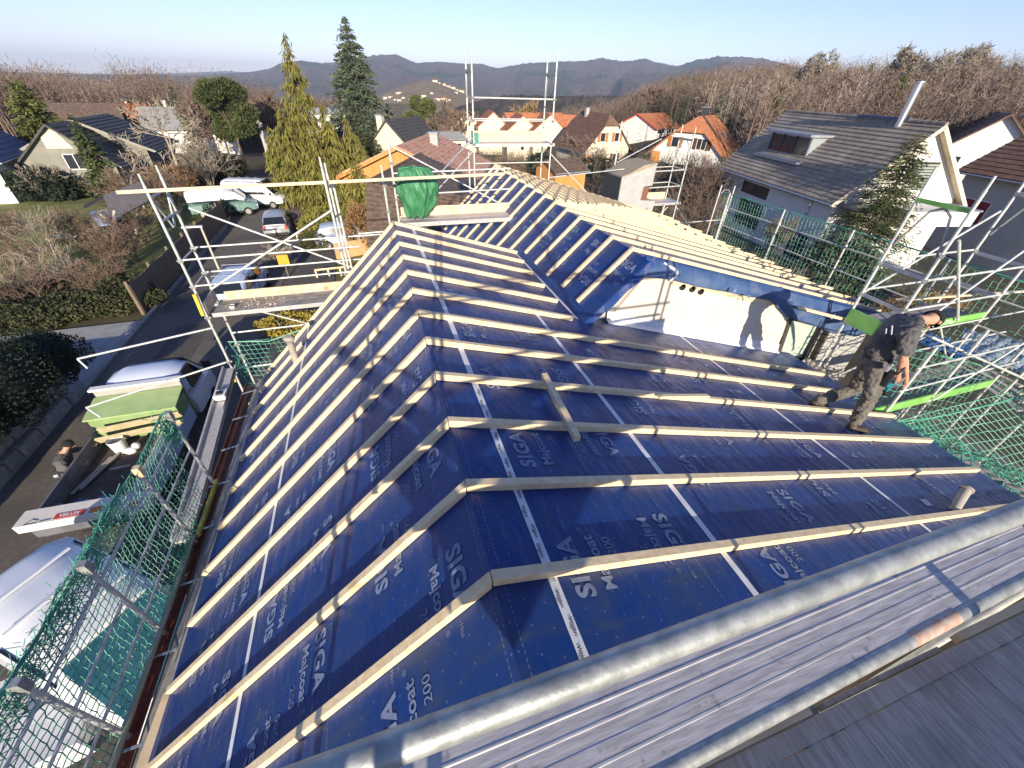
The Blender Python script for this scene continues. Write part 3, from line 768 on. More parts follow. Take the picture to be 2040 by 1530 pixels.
# loose timbers left on top of the battens
def loose(name, label, a, b, w, h, m=TIMBER):
    o = MB().beam(a, b, w, h).part(name, m); o['label'] = label; o['category'] = 'timber'; return o
p, q = on(1083, 745, z=-.25), on(1150, 873, z=-.25)
def onbat(px, py, lift):      # point lying on top of the right-hand battens
    d = ray(px, py); n = Vector((TR, 0, 1)); k = (n.dot(Vector((0, 0, lift)) - CAM)) / n.dot(d); return CAM + d * k
loose('loose_batten', 'loose timber batten lying across two battens below the ridge', onbat(1084, 748, .035), onbat(1150, 874, .035), .055, .06)
loose('timber_offcut', 'short timber offcut resting along the top of a batten in mid slope', onbat(1312, 790, .02), onbat(1410, 789, .02), .05, .035)
loose('loose_batten', 'short timber batten poking out over the draped blue underlay', on(1592, 613, y=3.58), on(1690, 638, y=3.58), .05, .05)

# ------------------------------------------------------------------ chimney block beyond the roof
cx0, cy0 = on(1240, 350, y=12.45)[0], 12.45
chim = thing('chimney', 'large grey rendered chimney block with crumbling gravel top beyond the roof', 'chimney', (cx0 + .7, cy0 + .5, -2.5))
pr = [(cx0, cy0, -3.2), (cx0 + 1.55, cy0, -3.2), (cx0 + 1.55, cy0, -1.25), (cx0 + .92, cy0, -1.2), (cx0 + .95, cy0, -.75), (cx0 + 1.3, cy0, -.72), (cx0 + 1.3, cy0, -.06), (cx0, cy0, -.42)]
MB().prism(pr, (0, 1.25, 0)).part('chimney_body', RENDER_GREY, chim)
MB().bx(cx0 - .02, cx0 - .004, cy0 + .02, cy0 + 1.22, -3.2, -.46).part('shaded_side', mat('shaded_face_tone', (.075, .077, .08), rough=.6), chim)  # dark sheet paints the shade on the face turned from the sun
MB().prism([(cx0 - .02, cy0 - .02, -.44), (cx0 + 1.32, cy0 - .02, -.06), (cx0 + 1.32, cy0 - .02, .0), (cx0 + .8, cy0 - .02, -.06), (cx0 + .3, cy0 - .02, -.3), (cx0 - .02, cy0 - .02, -.40)], (0, 1.29, 0)).part('chimney_top', GRAVEL, chim)
MB().bx(cx0 + .93, cx0 + 1.2, cy0 + .02, cy0 + .03 + .2, -1.2, -.76).part('brick_reveal', mat('brown_brick', (.2, .09, .06), rough=.9), chim)
# ------------------------------------------------------------------ scaffolding
def coupler(parent, c, s=.05):
    mb = MB(); mb.box(c, (s * 1.5, s * 1.3, s * 1.2), .4); mb.tube(Vector(c) + Vector((-s, 0, 0)), Vector(c) + Vector((s * 1.3, 0, 0)), s * .28, 6)
    return mb.part('coupler', GALV, parent)
def posts(parent, pts, z0, z1, collars=True):
    for (x, y), zz in zip(pts, z1 if isinstance(z1, (list, tuple)) else [z1] * len(pts)):
        o = pole(parent, 'upright', (x, y, z0), (x, y, zz))
        pole(o, 'spigot', (x, y, zz), (x, y, zz + .18), .018)
def deck(parent, x0, x1, y0, y1, z, m=None, alu=True, n=2, name='deck_plank'):
    w = (y1 - y0) / n
    for i in range(n):
        o = MB().bx(x0, x1, y0 + w * i + .006, y0 + w * (i + 1) - .006, z - .045, z).part(name, m or PLY_GREY, parent, bevel=.004)
    if alu:
        for yy in (y0 - .012, y1 + .012): MB().bx(x0 - .01, x1 + .01, yy - .012, yy + .012, z - .075, z + .012).part('deck_frame', ALU, parent)

# left bay beyond the far end of the lower roof
s1 = thing('scaffold', 'scaffold bay with timber top rail standing over the road beside the far gable end', 'scaffold', (-2.4, 7.95, -7))
A1, A2 = (-3.81, 7.6), (-3.80, 8.33); B1, B2 = (-1.06, 7.6), (-1.06, 8.33)
posts(s1, [A1, A2, B1, B2], -7, [.54, .56, .74, .55])
pole(s1, 'upright', (-.99, 8.36, -1.6), (-.99, 8.36, .35))
for z in (.36, -.02): pole(s1, 'frame_bar', (-3.81, 7.6, z), (-3.81, 8.33, z), .02)
for y in (7.6, 8.33):
    for z in (-.69, -1.19): pole(s1, 'guard_rail', (-3.84, y, z), (-.7 if y < 8 else -.25, y, z + .03), .017)
pole(s1, 'frame_brace', (-3.81, 7.66, .3), (-3.81, 7.95, -.2), .016); pole(s1, 'frame_brace', (-3.80, 8.28, .3), (-3.80, 8.0, -.2), .016)
for z in (-.72, -1.22): pole(s1, 'guard_rail', (-3.81, 7.6, z), (-3.81, 8.33, z), .017)
pole(s1, 'brace', (-3.6, 8.37, .02), (-1.0, 8.37, -1.34), .02); pole(s1, 'brace', (-1.06, 7.56, .05), (-3.5, 7.56, -1.25), .02)
pole(s1, 'brace', (-3.55, 8.37, -1.95), (-1.0, 8.37, -3.2), .018); pole(s1, 'ledger', (-3.81, 8.33, -2.6), (-1.0, 8.33, -2.6), .02); pole(s1, 'ledger', (-3.81, 7.6, -3.1), (-1.06, 7.6, -3.1), .02)
for z in (-.7, -1.2, -1.85, -2.9, -3.2):
    for c in (A1, A2, B1): coupler(s1, (c[0], c[1] - .01, z))
deck(s1, -3.72, -.7, 7.66, 8.27, -1.80, PLY_GREY, True, 2)
MB().bx(-3.6, -.75, 8.285, 8.315, -1.79, -1.62).part('toe_board', TIMBER_PALE, s1)
MB().bx(-3.80, -3.775, 7.64, 8.27, -1.79, -1.55).part('toe_board', PLANK_GREY, s1)
mb = MB(); mb.beam((-3.83, 7.55, -1.33), (-3.85, 7.55, -1.78), .06, .02, (0, 1, 0)); mb.part('marker_strap', YELLOW, s1)
mb = MB(); mb.beam((-3.83, 7.55, -3.1), (-3.85, 7.55, -3.4), .05, .02, (0, 1, 0)); mb.part('marker_strap', YELLOW, s1)
def lbracket(root, a, b, hook):
    pole(root, 'outrigger', a, b, .02); pole(root, 'outrigger_hook', b, hook, .018)
lbracket(s1, (-3.79, 7.58, -2.07), (-6.21, 7.6, -2.42), (-6.13, 7.55, -2.62)); lbracket(s1, (-3.86, 7.58, -2.9), (-6.64, 7.6, -3.55), (-6.5, 7.55, -3.8))
p = MB().beam((-4.2, 7.56, .47), (2.45, 8.0, .52), .05, .05).part('guard_batten', TIMBER, s1)
# small white pot and debris on that deck
pot = thing('paint_pot', 'small white pot standing at the end of the scaffold deck above the road', 'pot', (-3.4, 7.83, -1.80))
mb = MB(); mb.tube((-3.4, 7.83, -1.80), (-3.4, 7.83, -1.74), .05, 14, .055, cap=False); mb.tube((-3.4, 7.83, -1.795), (-3.4, 7.83, -1.75), .048, 14); mb.part('pot_body', FRAME_W, pot, smooth=True)
MB().tube((-3.4, 7.83, -1.755), (-3.4, 7.83, -1.748), .044, 14).part('pot_content', BLACK_PLASTIC, pot)
V, F = [], []
n = 260
cx_ = NR.normal(-2.9, .35, n); cy_ = NR.uniform(7.7, 8.22, n)
deb = link('wood_shavings', np_mesh('wood_shavings', *cards(np.stack([cx_, cy_, np.full(n, -1.794)], 1), NR.normal(size=(n, 3)) * [1, 1, .02], NR.uniform(.01, .05, n), NR.uniform(.008, .03, n))), TIMBER_PALE)
deb['kind'] = 'stuff'

# bay with the tarpaulin, left of the tall tower
s2 = thing('scaffold', 'low scaffold bay with wooden toe board carrying the green tarpaulin bundle', 'scaffold', (1.3, 8.7, -7))
posts(s2, [(-.02, 8.33), (.21, 8.95), (2.95, 8.4), (2.95, 9.05)], -7, [.5, 1.12, -.65, -.65])
deck(s2, .25, 2.9, 8.40, 8.98, -.48, ALU, True, 2)
MB().bx(.28, 2.9, 8.985, 9.01, -.47, -.28).part('toe_board', TIMBER_PALE, s2)
pole(s2, 'brace', (.25, 9.08, .93), (2.75, 9.08, -.35), .018); pole(s2, 'brace', (1.15, 9.1, .28), (2.6, 11.6, .82), .018)
pole(s2, 'guard_rail', (.21, 8.97, .42), (2.9, 8.97, .47), .017); pole(s2, 'guard_rail', (.21, 8.97, -.02), (2.9, 8.97, .03), .017)
for x, y, z in ((-.02, 8.33, .3), (.21, 8.95, .62), (.21, 8.95, .2), (.21, 8.95, -.1), (-.02, 8.33, -.2)): coupler(s2, (x, y, z), .04)
pole(s2, 'guard_rail', (-.7, 8.33, -.62), (.0, 8.33, -.6), .017); pole(s2, 'upright', (-.32, 7.4, -1.3), (-.32, 7.4, -.5), .02)
# green tarpaulin bundle
def tarp():
    nu, nv = 120, 70; V, F = [], []
    for j in range(nv + 1):
        t = j / nv
        z = -.40 + .98 * t
        rr = .50 * (math.sin(math.pi * (.14 + .74 * t)) ** .6) * (.78 + .34 * t)
        if t > .96: rr *= .3
        for i in range(nu):
            a = 2 * math.pi * i / nu
            f = 1.08 + .06 * math.sin(3 * a + 2 * t) - .13 * abs(math.sin(3.5 * a + 1.6 * t + 1)) ** .7 - .10 * abs(math.sin(6.5 * a - 2.2 * t + .6 * math.sin(6 * t))) ** .8 - .05 * abs(math.sin(11 * a + 5 * t)) + .03 * math.sin(13 * t + 4 * a)
            V.append((.60 + rr * f * .98 * math.cos(a) + .08 * math.sin(3 * t), 8.62 + rr * f * .72 * math.sin(a), z + .03 * math.sin(7 * a + 4 * t) + .02 * abs(math.sin(13 * a))))
    for j in range(nv):
        for i in range(nu): F.append((j * nu + i, j * nu + (i + 1) % nu, (j + 1) * nu + (i + 1) % nu, (j + 1) * nu + i))
    V.append((.72, 8.62, .62)); me = np_mesh('tarpaulin_bundle', V, F); return me
tb = link('tarpaulin_bundle', tarp(), TARP, smooth=True)
props(tb, 'crumpled green tarpaulin bundle heaped on a scaffold deck before dark tiled roof', 'tarpaulin')

# tall tower behind the main roof
s3 = thing('scaffold', 'tall narrow scaffold tower rising against the hills behind the main ridge', 'scaffold', (4.0, 12.5, -7))
tx0, tx1, ty0, ty1 = 2.78, 5.22, 12.2, 12.93
posts(s3, [(tx0, ty0), (tx1, ty0), (tx0, ty1), (tx1, ty1)], -7, 2.62)
for x in (tx0, tx1):
    MB().beam((x, ty0, 2.32), (x, ty1, 2.32), .05, .06).part('frame_bar', GALV, s3)
    mb = MB(); mb.path([(x, ty0 + .03, 1.75), (x, ty0 + .12, 2.2), (x, ty0 + .22, 2.30)], .014, 6); mb.path([(x, ty1 - .03, 1.75), (x, ty1 - .12, 2.2), (x, ty1 - .22, 2.30)], .014, 6); mb.part('frame_arch', GALV, s3)
    for z in (1.73, 1.2, .62): coupler(s3, (x, ty0 - .02, z), .045); coupler(s3, (x, ty1, z), .04)
for z in (1.73,): pole(s3, 'guard_rail', (tx0, ty0, z), (tx1, ty0, z), .022)
for y in (ty0, ty1): pole(s3, 'guard_rail', (tx0, y, 1.2), (tx1, y, 1.2), .019)
deck(s3, tx0 + .03, tx1 + .12, ty0 + .03, ty1 - .05, .62, ALU, True, 2)
MB().bx(tx0 + .05, tx1 - .05, ty1 - .04, ty1 - .015, .63, .90).part('toe_board', TIMBER_PALE, s3)
pole(s3, 'guard_rail', (tx0, ty0, .12), (tx1, ty0, .12), .017)
pole(s3, 'brace', (tx0 - .05, ty0, .42), (1.0, 10.6, -.6), .018); pole(s3, 'brace', (tx1, ty0, .35), (7.0, ty0 - .1, -1.1), .018)
pole(s3, 'ledger', (tx1, ty0, -.32), (9.1, 13.2, -.25), .018); pole(s3, 'ledger', (tx1 + .9, ty0, -1.0), (7.2, ty0, -1.0), .018)
MB().bx(tx0 + .06, tx0 + .2, ty0 + .2, ty0 + .4, .5, .62 + .25).part('net_bundle', NETDARK, s3)

# bay beside the chimney block
s4 = thing('scaffold', 'scaffold bay with wooden toe board wrapping the far side of the chimney block', 'scaffold', (10, 12.8, -7))
posts(s4, [(10.67, 12.5), (10.68, 13.25), (9.0, 14.6), (8.6, 13.95)], -7, [.86, .90, .9, .8])
MB().beam((10.67, 12.5, .66), (10.68, 13.25, .66), .05, .06).part('frame_bar', GALV, s4)
mb = MB(); mb.path([(10.67, 12.55, .05), (10.67, 12.65, .5), (10.67, 12.8, .64)], .014, 6); mb.path([(10.67, 13.2, .05), (10.67, 13.1, .5), (10.67, 12.95, .64)], .014, 6); mb.part('frame_arch', GALV, s4)
MB().beam((9.0, 14.6, .68), (8.6, 13.95, .68), .05, .05).part('frame_bar', GALV, s4)
for z in (-.25, -.78): pole(s4, 'guard_rail', (9.3, 12.5, z - .03), (10.67, 12.5, z), .02); pole(s4, 'guard_rail', (9.3, 13.25, z - .03), (10.68, 13.25, z), .018); pole(s4, 'guard_rail', (10.67, 12.5, z), (10.68, 13.25, z), .018)
pole(s4, 'guard_rail', (9.35, 12.9, -.35), (9.35, 12.9, -1.3), .02, FRAME_D)
deck(s4, 9.2, 10.85, 12.53, 13.2, -1.36, ALU, True, 2)
MB().bx(9.35, 10.6, 13.215, 13.24, -1.35, -1.12).part('toe_board', TIMBER_PALE, s4)
pole(s4, 'brace', (10.3, 12.5, -1.5), (9.3, 12.5, -2.5), .018); pole(s4, 'brace', (10.67, 12.5, -1.5), (12.3, 12.3, -3.0), .018); pole(s4, 'brace', (8.7, 14.0, -.2), (10.6, 14.2, .55), .016)
pole(s4, 'ledger', (10.4, 12.4, -2.1), (12.6, 12.0, -1.95), .018); pole(s4, 'upright', (12.62, 12.0, -7), (12.62, 12.0, -1.5), .02); pole(s4, 'ledger', (11.2, 12.3, -2.75), (12.62, 12.0, -2.7), .018)
pole(s4, 'upright', (10.15, 12.5, -4), (10.15, 12.5, -1.4), .02)
for z in (-.25, -.78, .05, -1.4): coupler(s4, (10.67, 12.48, z), .045)

# netted guard fence along the far right eaves
XF = 10.45
fp = [on(px, py, x=XF) for px, py in ((1457, 378), (1563, 420), (1701, 460), (1891, 520))]
fy = [v.y for v in fp]
fence_s = thing('scaffold', 'row of scaffold guard posts along the right eaves holding a green net', 'scaffold', (XF, 6, -7))
ypost = fy + [fy[-1] - (fy[-2] - fy[-1]), fy[-1] - 2 * (fy[-2] - fy[-1])]
ztop = float(np.mean([v.z for v in fp]))
for y in ypost:
    pole(fence_s, 'upright', (XF, y, -7), (XF, y, ztop), .022)
    MB().tube((XF, y - .01, ztop - .42), (XF, y + .01, ztop - .36), .04, 8).part('coupler', GALV, fence_s)
for z in (ztop - .42, ztop - .95, ztop - 1.5): pole(fence_s, 'guard_rail', (XF + .03, ypost[0] + .3, z), (XF + .03, ypost[-1], z), .017)
pole(fence_s, 'upright', (XF, ypost[0] + .45, -5), (XF, ypost[0] + .45, ztop + .15), .02); pole(fence_s, 'upright', (XF + .6, ypost[0] + .5, -5), (XF + .6, ypost[0] + .5, ztop + .1), .02)
MB().path([(XF, ypost[0] + .45, ztop - .2), (XF + .2, ypost[0] + .48, ztop + .0), (XF + .4, ypost[0] + .5, ztop - .02), (XF + .6, ypost[0] + .5, ztop - .25)], .014, 6).part('frame_arch', GALV, fence_s)

def net_part(name, origin, du, dv, cell, r, m, sag=None, parent=None, jitter=.006, hexa=False, skew=0.0):
    """knotted net spanned by du, dv from origin; each mesh of it is real cord"""
    o, du, dv = (np.array(v, float) for v in (origin, du, dv))
    nu, nv = max(2, int(np.linalg.norm(du) / cell)), max(2, int(np.linalg.norm(dv) / cell))
    uu, vv = np.meshgrid(np.linspace(0, 1, nu + 1), np.linspace(0, 1, nv + 1), indexing='ij')
    if skew: uu = uu + skew * vv
    if hexa:
        uu = uu + (np.arange(nv + 1)[None, :] % 2 - .5) * (.5 / nu)
    Pn = o + uu[..., None] * du + vv[..., None] * dv
    if sag is not None: Pn = sag(Pn, uu, vv)
    Pn = Pn + NR.normal(size=Pn.shape) * jitter
    e0 = [Pn[:-1, :].reshape(-1, 3), Pn[:, :-1].reshape(-1, 3)]; e1 = [Pn[1:, :].reshape(-1, 3), Pn[:, 1:].reshape(-1, 3)]
    if hexa:                                   # drop every other cross cord so that the meshes open to hexagons
        ii, jj = np.meshgrid(np.arange(nu), np.arange(nv + 1), indexing='ij'); k = ((ii + jj // 2) % 2 == 0).ravel()
        e0[0] = e0[0][k]; e1[0] = e1[0][k]
    V, F = rods(np.concatenate(e0), np.concatenate(e1), r, n=3)
    return link(name, np_mesh(name, V, F), m, parent)
def net_thing(label, *a, **k):
    group = k.pop('group', None)
    t = thing('safety_net', label, 'net', tuple(np.array(a[0]) + 0), group=group)
    return t, net_part('mesh', *a, parent=t, **k)
def sagx(Pn, uu, vv):
    Pn = Pn.copy(); Pn[..., 2] += -.035 * np.abs(np.sin(uu * math.pi * 4)) * (1 - vv); Pn[..., 0] += .06 * np.sin(vv * 3) + .03 * np.sin(uu * 17); return Pn
t, _ = net_thing('long green safety net stretched on the guard posts along the right eaves', (XF + .05, ypost[0] + .35, ztop - .03), (0, ypost[-1] - ypost[0] - .4, 0), (0, 0, -2.1), .105, .0062, NETCORD_PALE, sag=sagx)
MB().tube((XF + .05, ypost[0] + .35, ztop - .03), (XF + .05, ypost[-1] - .05, ztop - .03), .012, 6).part('edge_rope', NETCORD, t)

# right front scaffold by the worker: two bays stepping towards us
s6 = thing('scaffold', 'large scaffold bays with green toe boards to the right of the worker on the roof', 'scaffold', (9.2, 2.6, -7))
FX0, FX1 = 7.92, 10.42
posts(s6, [(FX0, 3.5), (FX0 - .05, 2.75), (FX1, 3.5), (FX1, 2.75)], -7, [1.02, 1.02, 1.0, 1.0])
for x in (FX0, FX1):
    MB().beam((x, 3.5, .74), (x - .03, 2.75, .74), .05, .06).part('frame_bar', GREEN_PAINT if x < 9 else GALV, s6)
    mb = MB(); mb.path([(x, 3.46, .05), (x, 3.40, .22), (x, 3.25, .62), (x, 3.15, .68), (x, 3.1, .70)], .017, 8); mb.path([(x - .04, 2.8, .05), (x - .04, 2.84, .3), (x - .03, 2.95, .62), (x - .02, 3.04, .68), (x, 3.1, .70)], .017, 8); mb.part('frame_arch', GALV, s6, smooth=True)
    for z in (-.28, -.85): MB().beam((x, 3.5, z), (x - .03, 2.75, z), .03, .055).part('frame_bar', ZINC, s6)
for z in (-.24, -.78): pole(s6, 'guard_rail', (FX0, 3.52, z), (FX1, 3.52, z), .019)
for z in (-.28, -.80): pole(s6, 'guard_rail', (FX0 - .05, 2.72, z), (FX1 + 1.5, 2.72, z + .02), .019)
pole(s6, 'brace', (FX0, 3.54, -.9), (FX1, 3.54, .45), .02); pole(s6, 'brace', (FX0, 2.69, .35), (FX1 - .9, 2.69, -1.2), .02); pole(s6, 'brace', (FX1, 2.7, .5), (FX1 - 2.1, 2.7, -1.25), .018)
deck(s6, FX0 + .02, FX1, 2.8, 3.45, -1.30, PLY_GREY, False, 2)
def toe(parent, x0, x1, y, z, text=None, h=.16):
    o = MB().bx(x0, x1, y - .013, y + .013, z, z + h).part('toe_board', GREEN_PAINT, parent)
    if text:
        mb = MB(); put_text(mb, text, .13, ((x0 + x1) / 2, y - .016, z + h / 2), (1, 0, 0), (0, 0, 1), bold=.0); mb.part('lettering', WHITE_PRINT, o)
toe(s6, FX0 + .95, FX1 - .02, 2.76, -1.32, None); toe(s6, FX0 - .02, FX0 + .9, 2.76, -1.32)
mb = MB(); put_text(mb, 'RÜTAG', .13, (9.35, 2.744, -1.245), (1, 0, 0), (0, 0, 1), bold=.0); mb.part('lettering', WHITE_PRINT, s6)
MB().bx(FX0 - .04, FX0 - .014, 2.8, 3.5, -1.42, -1.13).part('toe_board', GREEN_PAINT, s6)
MB().beam((FX0 + .7, 3.3, -.96), (FX1 + 1.6, 3.0, -1.02), .05, .03).part('guard_batten', TIMBER, s6)
# lower bay
for x, y, z1 in ((7.55, 1.95, -1.0), (8.75, 2.0, -.9), (10.45, 2.0, -.2), (10.5, 1.3, -1.2), (8.75, 2.7, -.9)): pole(s6, 'upright', (x, y, -7), (x, y, z1), .0242)
deck(s6, 7.45, 10.6, 2.08, 2.70, -2.34, PLY_GREY, False, 2)
for x0, x1 in ((7.28, 8.72), (8.78, 10.5)): toe(s6, x0, x1, 2.0, -2.38, None, .17)
for z in (-1.86, -1.40): pole(s6, 'guard_rail', (7.5, 1.96, z), (10.6, 1.96, z + .05), .017)
for z in (-1.78, -1.32): pole(s6, 'guard_rail', (7.9, 2.72, z), (11.6, 2.72, z + .04), .017)
pole(s6, 'brace', (8.7, 1.94, -2.3), (10.5, 1.94, -1.0), .017); pole(s6, 'brace', (9.2, 2.72, -1.3), (10.4, 2.72, -2.3), .017)
pole(s6, 'ledger', (8.35, 2.4, -1.2), (11.4, 1.2, -2.35), .02); pole(s6, 'ledger', (7.2, 1.7, -2.75), (8.3, 2.05, -2.5), .018)
for x, y, z in ((FX0, 3.5, -.27), (FX0, 3.5, -.85), (FX0 - .05, 2.75, -.3), (FX0 - .05, 2.75, .1), (FX0 - .05, 2.75, -.8), (FX1, 3.5, -.25), (FX1, 2.75, -.3), (8.75, 2, -1.4), (8.75, 2, -1.86), (10.45, 2, -1.4), (10.45, 2, -1.9), (8.75, 2, -2.4), (7.55, 1.95, -2.4)): coupler(s6, (x, y - .01, z), .05)
# plain pole standing left of the worker
pole(s6, 'upright', (8.55, 3.5, -7), (8.16, 3.5, -1.9), .022) if False else pole(s6, 'upright', (8.35, 3.62, -6), (8.35, 3.62, -1.95), .022)
pole(s6, 'guard_rail', (7.75, 3.1, -2.45), (10.2, 3.2, -1.9), .017)

# nets around that corner: one hanging, one bunched towards the eaves below
def sag2(Pn, uu, vv):
    Pn = Pn.copy(); Pn[..., 2] -= .25 * np.sin(uu * math.pi) * (.4 + .6 * vv); Pn[..., 1] += .10 * np.sin(vv * 5 + uu * 3); return Pn
t, _ = net_thing('wide green net hanging below the lower green toe board by the right eaves', (7.45, 1.75, -2.35), (4.6, -.15, .1), (.25, -1.2, -1.0), .12, .0075, NETCORD_PALE, sag=sag2, jitter=.005, skew=.12)
MB().path([(7.45, 1.75, -2.35), (8.6, 1.72, -2.5), (10.2, 1.65, -2.45), (12.0, 1.6, -2.25)], .012, 6).part('edge_rope', NETCORD, t)
t, _ = net_thing('triangular green net hung between the worker and the scaffold post', (7.75, 2.55, -1.35), (2.3, -.5, -.55), (-.1, -.35, -1.1), .12, .0065, NETCORD_PALE, jitter=.004, skew=-.2)
MB().path([(7.75, 2.55, -1.35), (8.9, 2.3, -1.62), (10.05, 2.05, -1.9)], .01, 6).part('edge_rope', NETCORD, t)
t, _ = net_thing('loose green net lying along the eaves beyond the lowest batten ends', (7.68, 1.9, -2.5), (.35, -2.5, -.05), (1.5, .1, -.45), .11, .0075, NETCORD, jitter=.03)
bunch = MB()
for k in range(26):
    y = 1.8 - k * .09; bunch.path([(7.66 + RND.uniform(-.05, .12), y, -2.42 + RND.uniform(-.08, .05)), (7.74 + RND.uniform(-.05, .12), y - .07, -2.40 + RND.uniform(-.08, .06)), (7.70 + RND.uniform(-.08, .12), y - .16, -2.44 + RND.uniform(-.08, .06))], .009, 5)
bunch.part('gathered_edge', NETDARK, t)

# guard with net along the left eaves
gl = thing('eaves_guard', 'row of guard posts and rails along the left eaves above the truck', 'guard', (-3.4, 2.3, -3.2))
gy = [4.2, 3.2, 2.0, 1.05]
for y in gy:
    pole(gl, 'guard_post', (-3.36, y, -3.15), (-3.38, y, -1.62), .024)
    MB().box((-3.37, y, -1.68), (.07, .07, .14)).part('post_clamp', TIMBER_PALE if y in (3.2,) else GALV, gl)
for z in (-1.95, -2.35, -2.75): pole(gl, 'guard_rail', (-3.40, 4.25, z), (-3.40, -.5, z), .0145)
MB().beam((-3.3, 4.2, -3.02), (-3.3, 3.2, -3.02), .05, .05).part('eaves_rail', mat('yellow_rail', (.42, .36, .05), (.5, .42, .1), rough=.6, scale=6), gl)
pole(gl, 'guard_rail', (-3.34, 3.2, -3.0), (-3.34, -.5, -3.0), .03, mat('pale_green_tube', (.3, .34, .26), rough=.6))
def sagl(Pn, uu, vv):
    Pn = Pn.copy(); Pn[..., 0] -= .10 * np.sin(vv * math.pi) * (1 + .5 * np.sin(uu * 9)); Pn[..., 2] -= .05 * np.abs(np.sin(uu * 9)) * (1 - vv)
    return Pn
t, _ = net_thing('green safety net on the left eaves guard above the loaded truck', (-3.43, 4.2, -1.62), (0, -4.75, .02), (.06, 0, -1.55), .066, .0050, NETCORD_PALE, sag=sagl, jitter=.005, skew=.05)
net_part('mesh', (-3.46, 2.7, -1.64), (0, -2.6, .02), (.04, 0, -.38), .06, .0042, NETCORD, sag=sagl, parent=t, jitter=.010, skew=-.10)
MB().path([(-3.43, 4.2, -1.62), (-3.46, 3.4, -1.72), (-3.43, 2.6, -1.64), (-3.47, 1.9, -1.74), (-3.43, 1.1, -1.64), (-3.43, -.5, -1.6)], .014, 6).part('edge_rope', NETDARK, t)
# gathered teal bunches hanging on the top rope
def bunch_cloud(n, c, s, r, seed):
    g = np.random.default_rng(seed)
    P0 = g.normal(size=(n, 3)) * s + c; P1 = P0 + g.normal(size=(n, 3)) * [.03, .06, .05]
    return rods(P0, P1, r, n=3)
VF = joinVF([bunch_cloud(230, (-3.44, 2.02, -1.74), (.025, .30, .06), .0035, 1), bunch_cloud(230, (-3.45, 1.55, -1.76), (.025, .22, .09), .0035, 2), bunch_cloud(130, (-3.44, 2.55, -1.68), (.02, .2, .04), .0035, 3), bunch_cloud(170, (-3.45, 1.0, -1.74), (.025, .22, .07), .0035, 4), bunch_cloud(200, (-3.40, 4.1, -1.85), (.04, .06, .14), .005, 5), bunch_cloud(260, (-3.36, 2.9, -3.0), (.02, .45, .05), .004, 6)])
o = link('gathered_cord', np_mesh('gathered_cord', *VF), NETCORD, t)
o['kind'] = 'stuff'
# small net below the left bay deck
def sag3(Pn, uu, vv):
    Pn = Pn.copy(); Pn[..., 2] -= .18 * np.sin(uu * math.pi) * (1 - vv) + .1 * vv * np.sin(uu * 5); return Pn
t, _ = net_thing('small green net slung under the scaffold deck at the far left eaves corner', (-3.62, 7.5, -2.38), (2.6, .1, .25), (.35, -.25, -1.3), .10, .0065, NETCORD_PALE, sag=sag3, jitter=.006)
MB().path([(-3.62, 7.5, -2.38), (-2.9, 7.5, -2.48), (-2.2, 7.5, -2.3), (-1.1, 7.6, -2.15)], .012, 6).part('edge_rope', NETCORD_PALE, t)
VF = joinVF([bunch_cloud(240, (-3.42, 7.1, -3.55), (.06, .05, .14), .006, 8), bunch_cloud(120, (-3.5, 7.3, -3.0), (.04, .04, .3), .005, 9)])
link('gathered_cord', np_mesh('gathered_cord', *VF), NETCORD, t)['kind'] = 'stuff'

# inclined roofing hoist leaning on the left eaves
h = thing('hoist', 'grey aluminium roofing hoist rail leaning along the left eaves', 'hoist', (-3.6, 6, -6.8))
ha, hb = Vector((-3.72, 7.35, -3.0)), Vector((-3.50, 3.6, -3.55))
ha, hb = on(460, 735, x=-3.72), on(398, 960, x=-3.62)
d = (hb - ha); hb = ha + d * 1.35
MB().beam(ha, hb, .20, .05).part('hoist_rail', ALU, h)
for s_ in (-.115, .115): MB().beam(ha + Vector((s_, 0, .05)), hb + Vector((s_, 0, .05)), .03, .09).part('side_rail', ALU, h)
q = ha + d * .32; MB().box(q + Vector((0, 0, .09)), (.2, .22, .1)).part('carriage', FRAME_W, h); MB().box(q + Vector((0, -.02, .15)), (.1, .08, .05)).part('carriage_lock', BLACK_PLASTIC, h)
pole(h, 'hoist_strut', ha + Vector((.14, -.2, .1)), ha + d * .75 + Vector((.1, 0, .06)), .014, BLACK_PLASTIC)

# foreground scaffold at the near gable: rails, aluminium plank, timber deck
fs = thing('scaffold', 'near scaffold platform with thick galvanised guard rails in the bottom right corner', 'scaffold', (.8, -1.3, -7))
MB().tube((-2.2, -.80, 1.2), (3.2, -.838, 1.2), .0242, 28).part('guard_rail', GALV, fs, smooth=True)
MB().tube((-2.2, -.985, .465), (3.2, -.835, .465), .0242, 24).part('guard_rail', GALV, fs, smooth=True)
MB().tube((1.30, -.8878, .466), (1.55, -.8806, .466), .0248, 24).part('orange_tape_wrap', mat('worn_orange_tape', (.46, .26, .18), (.5, .42, .36), rough=.6, scale=30), fs, smooth=True)
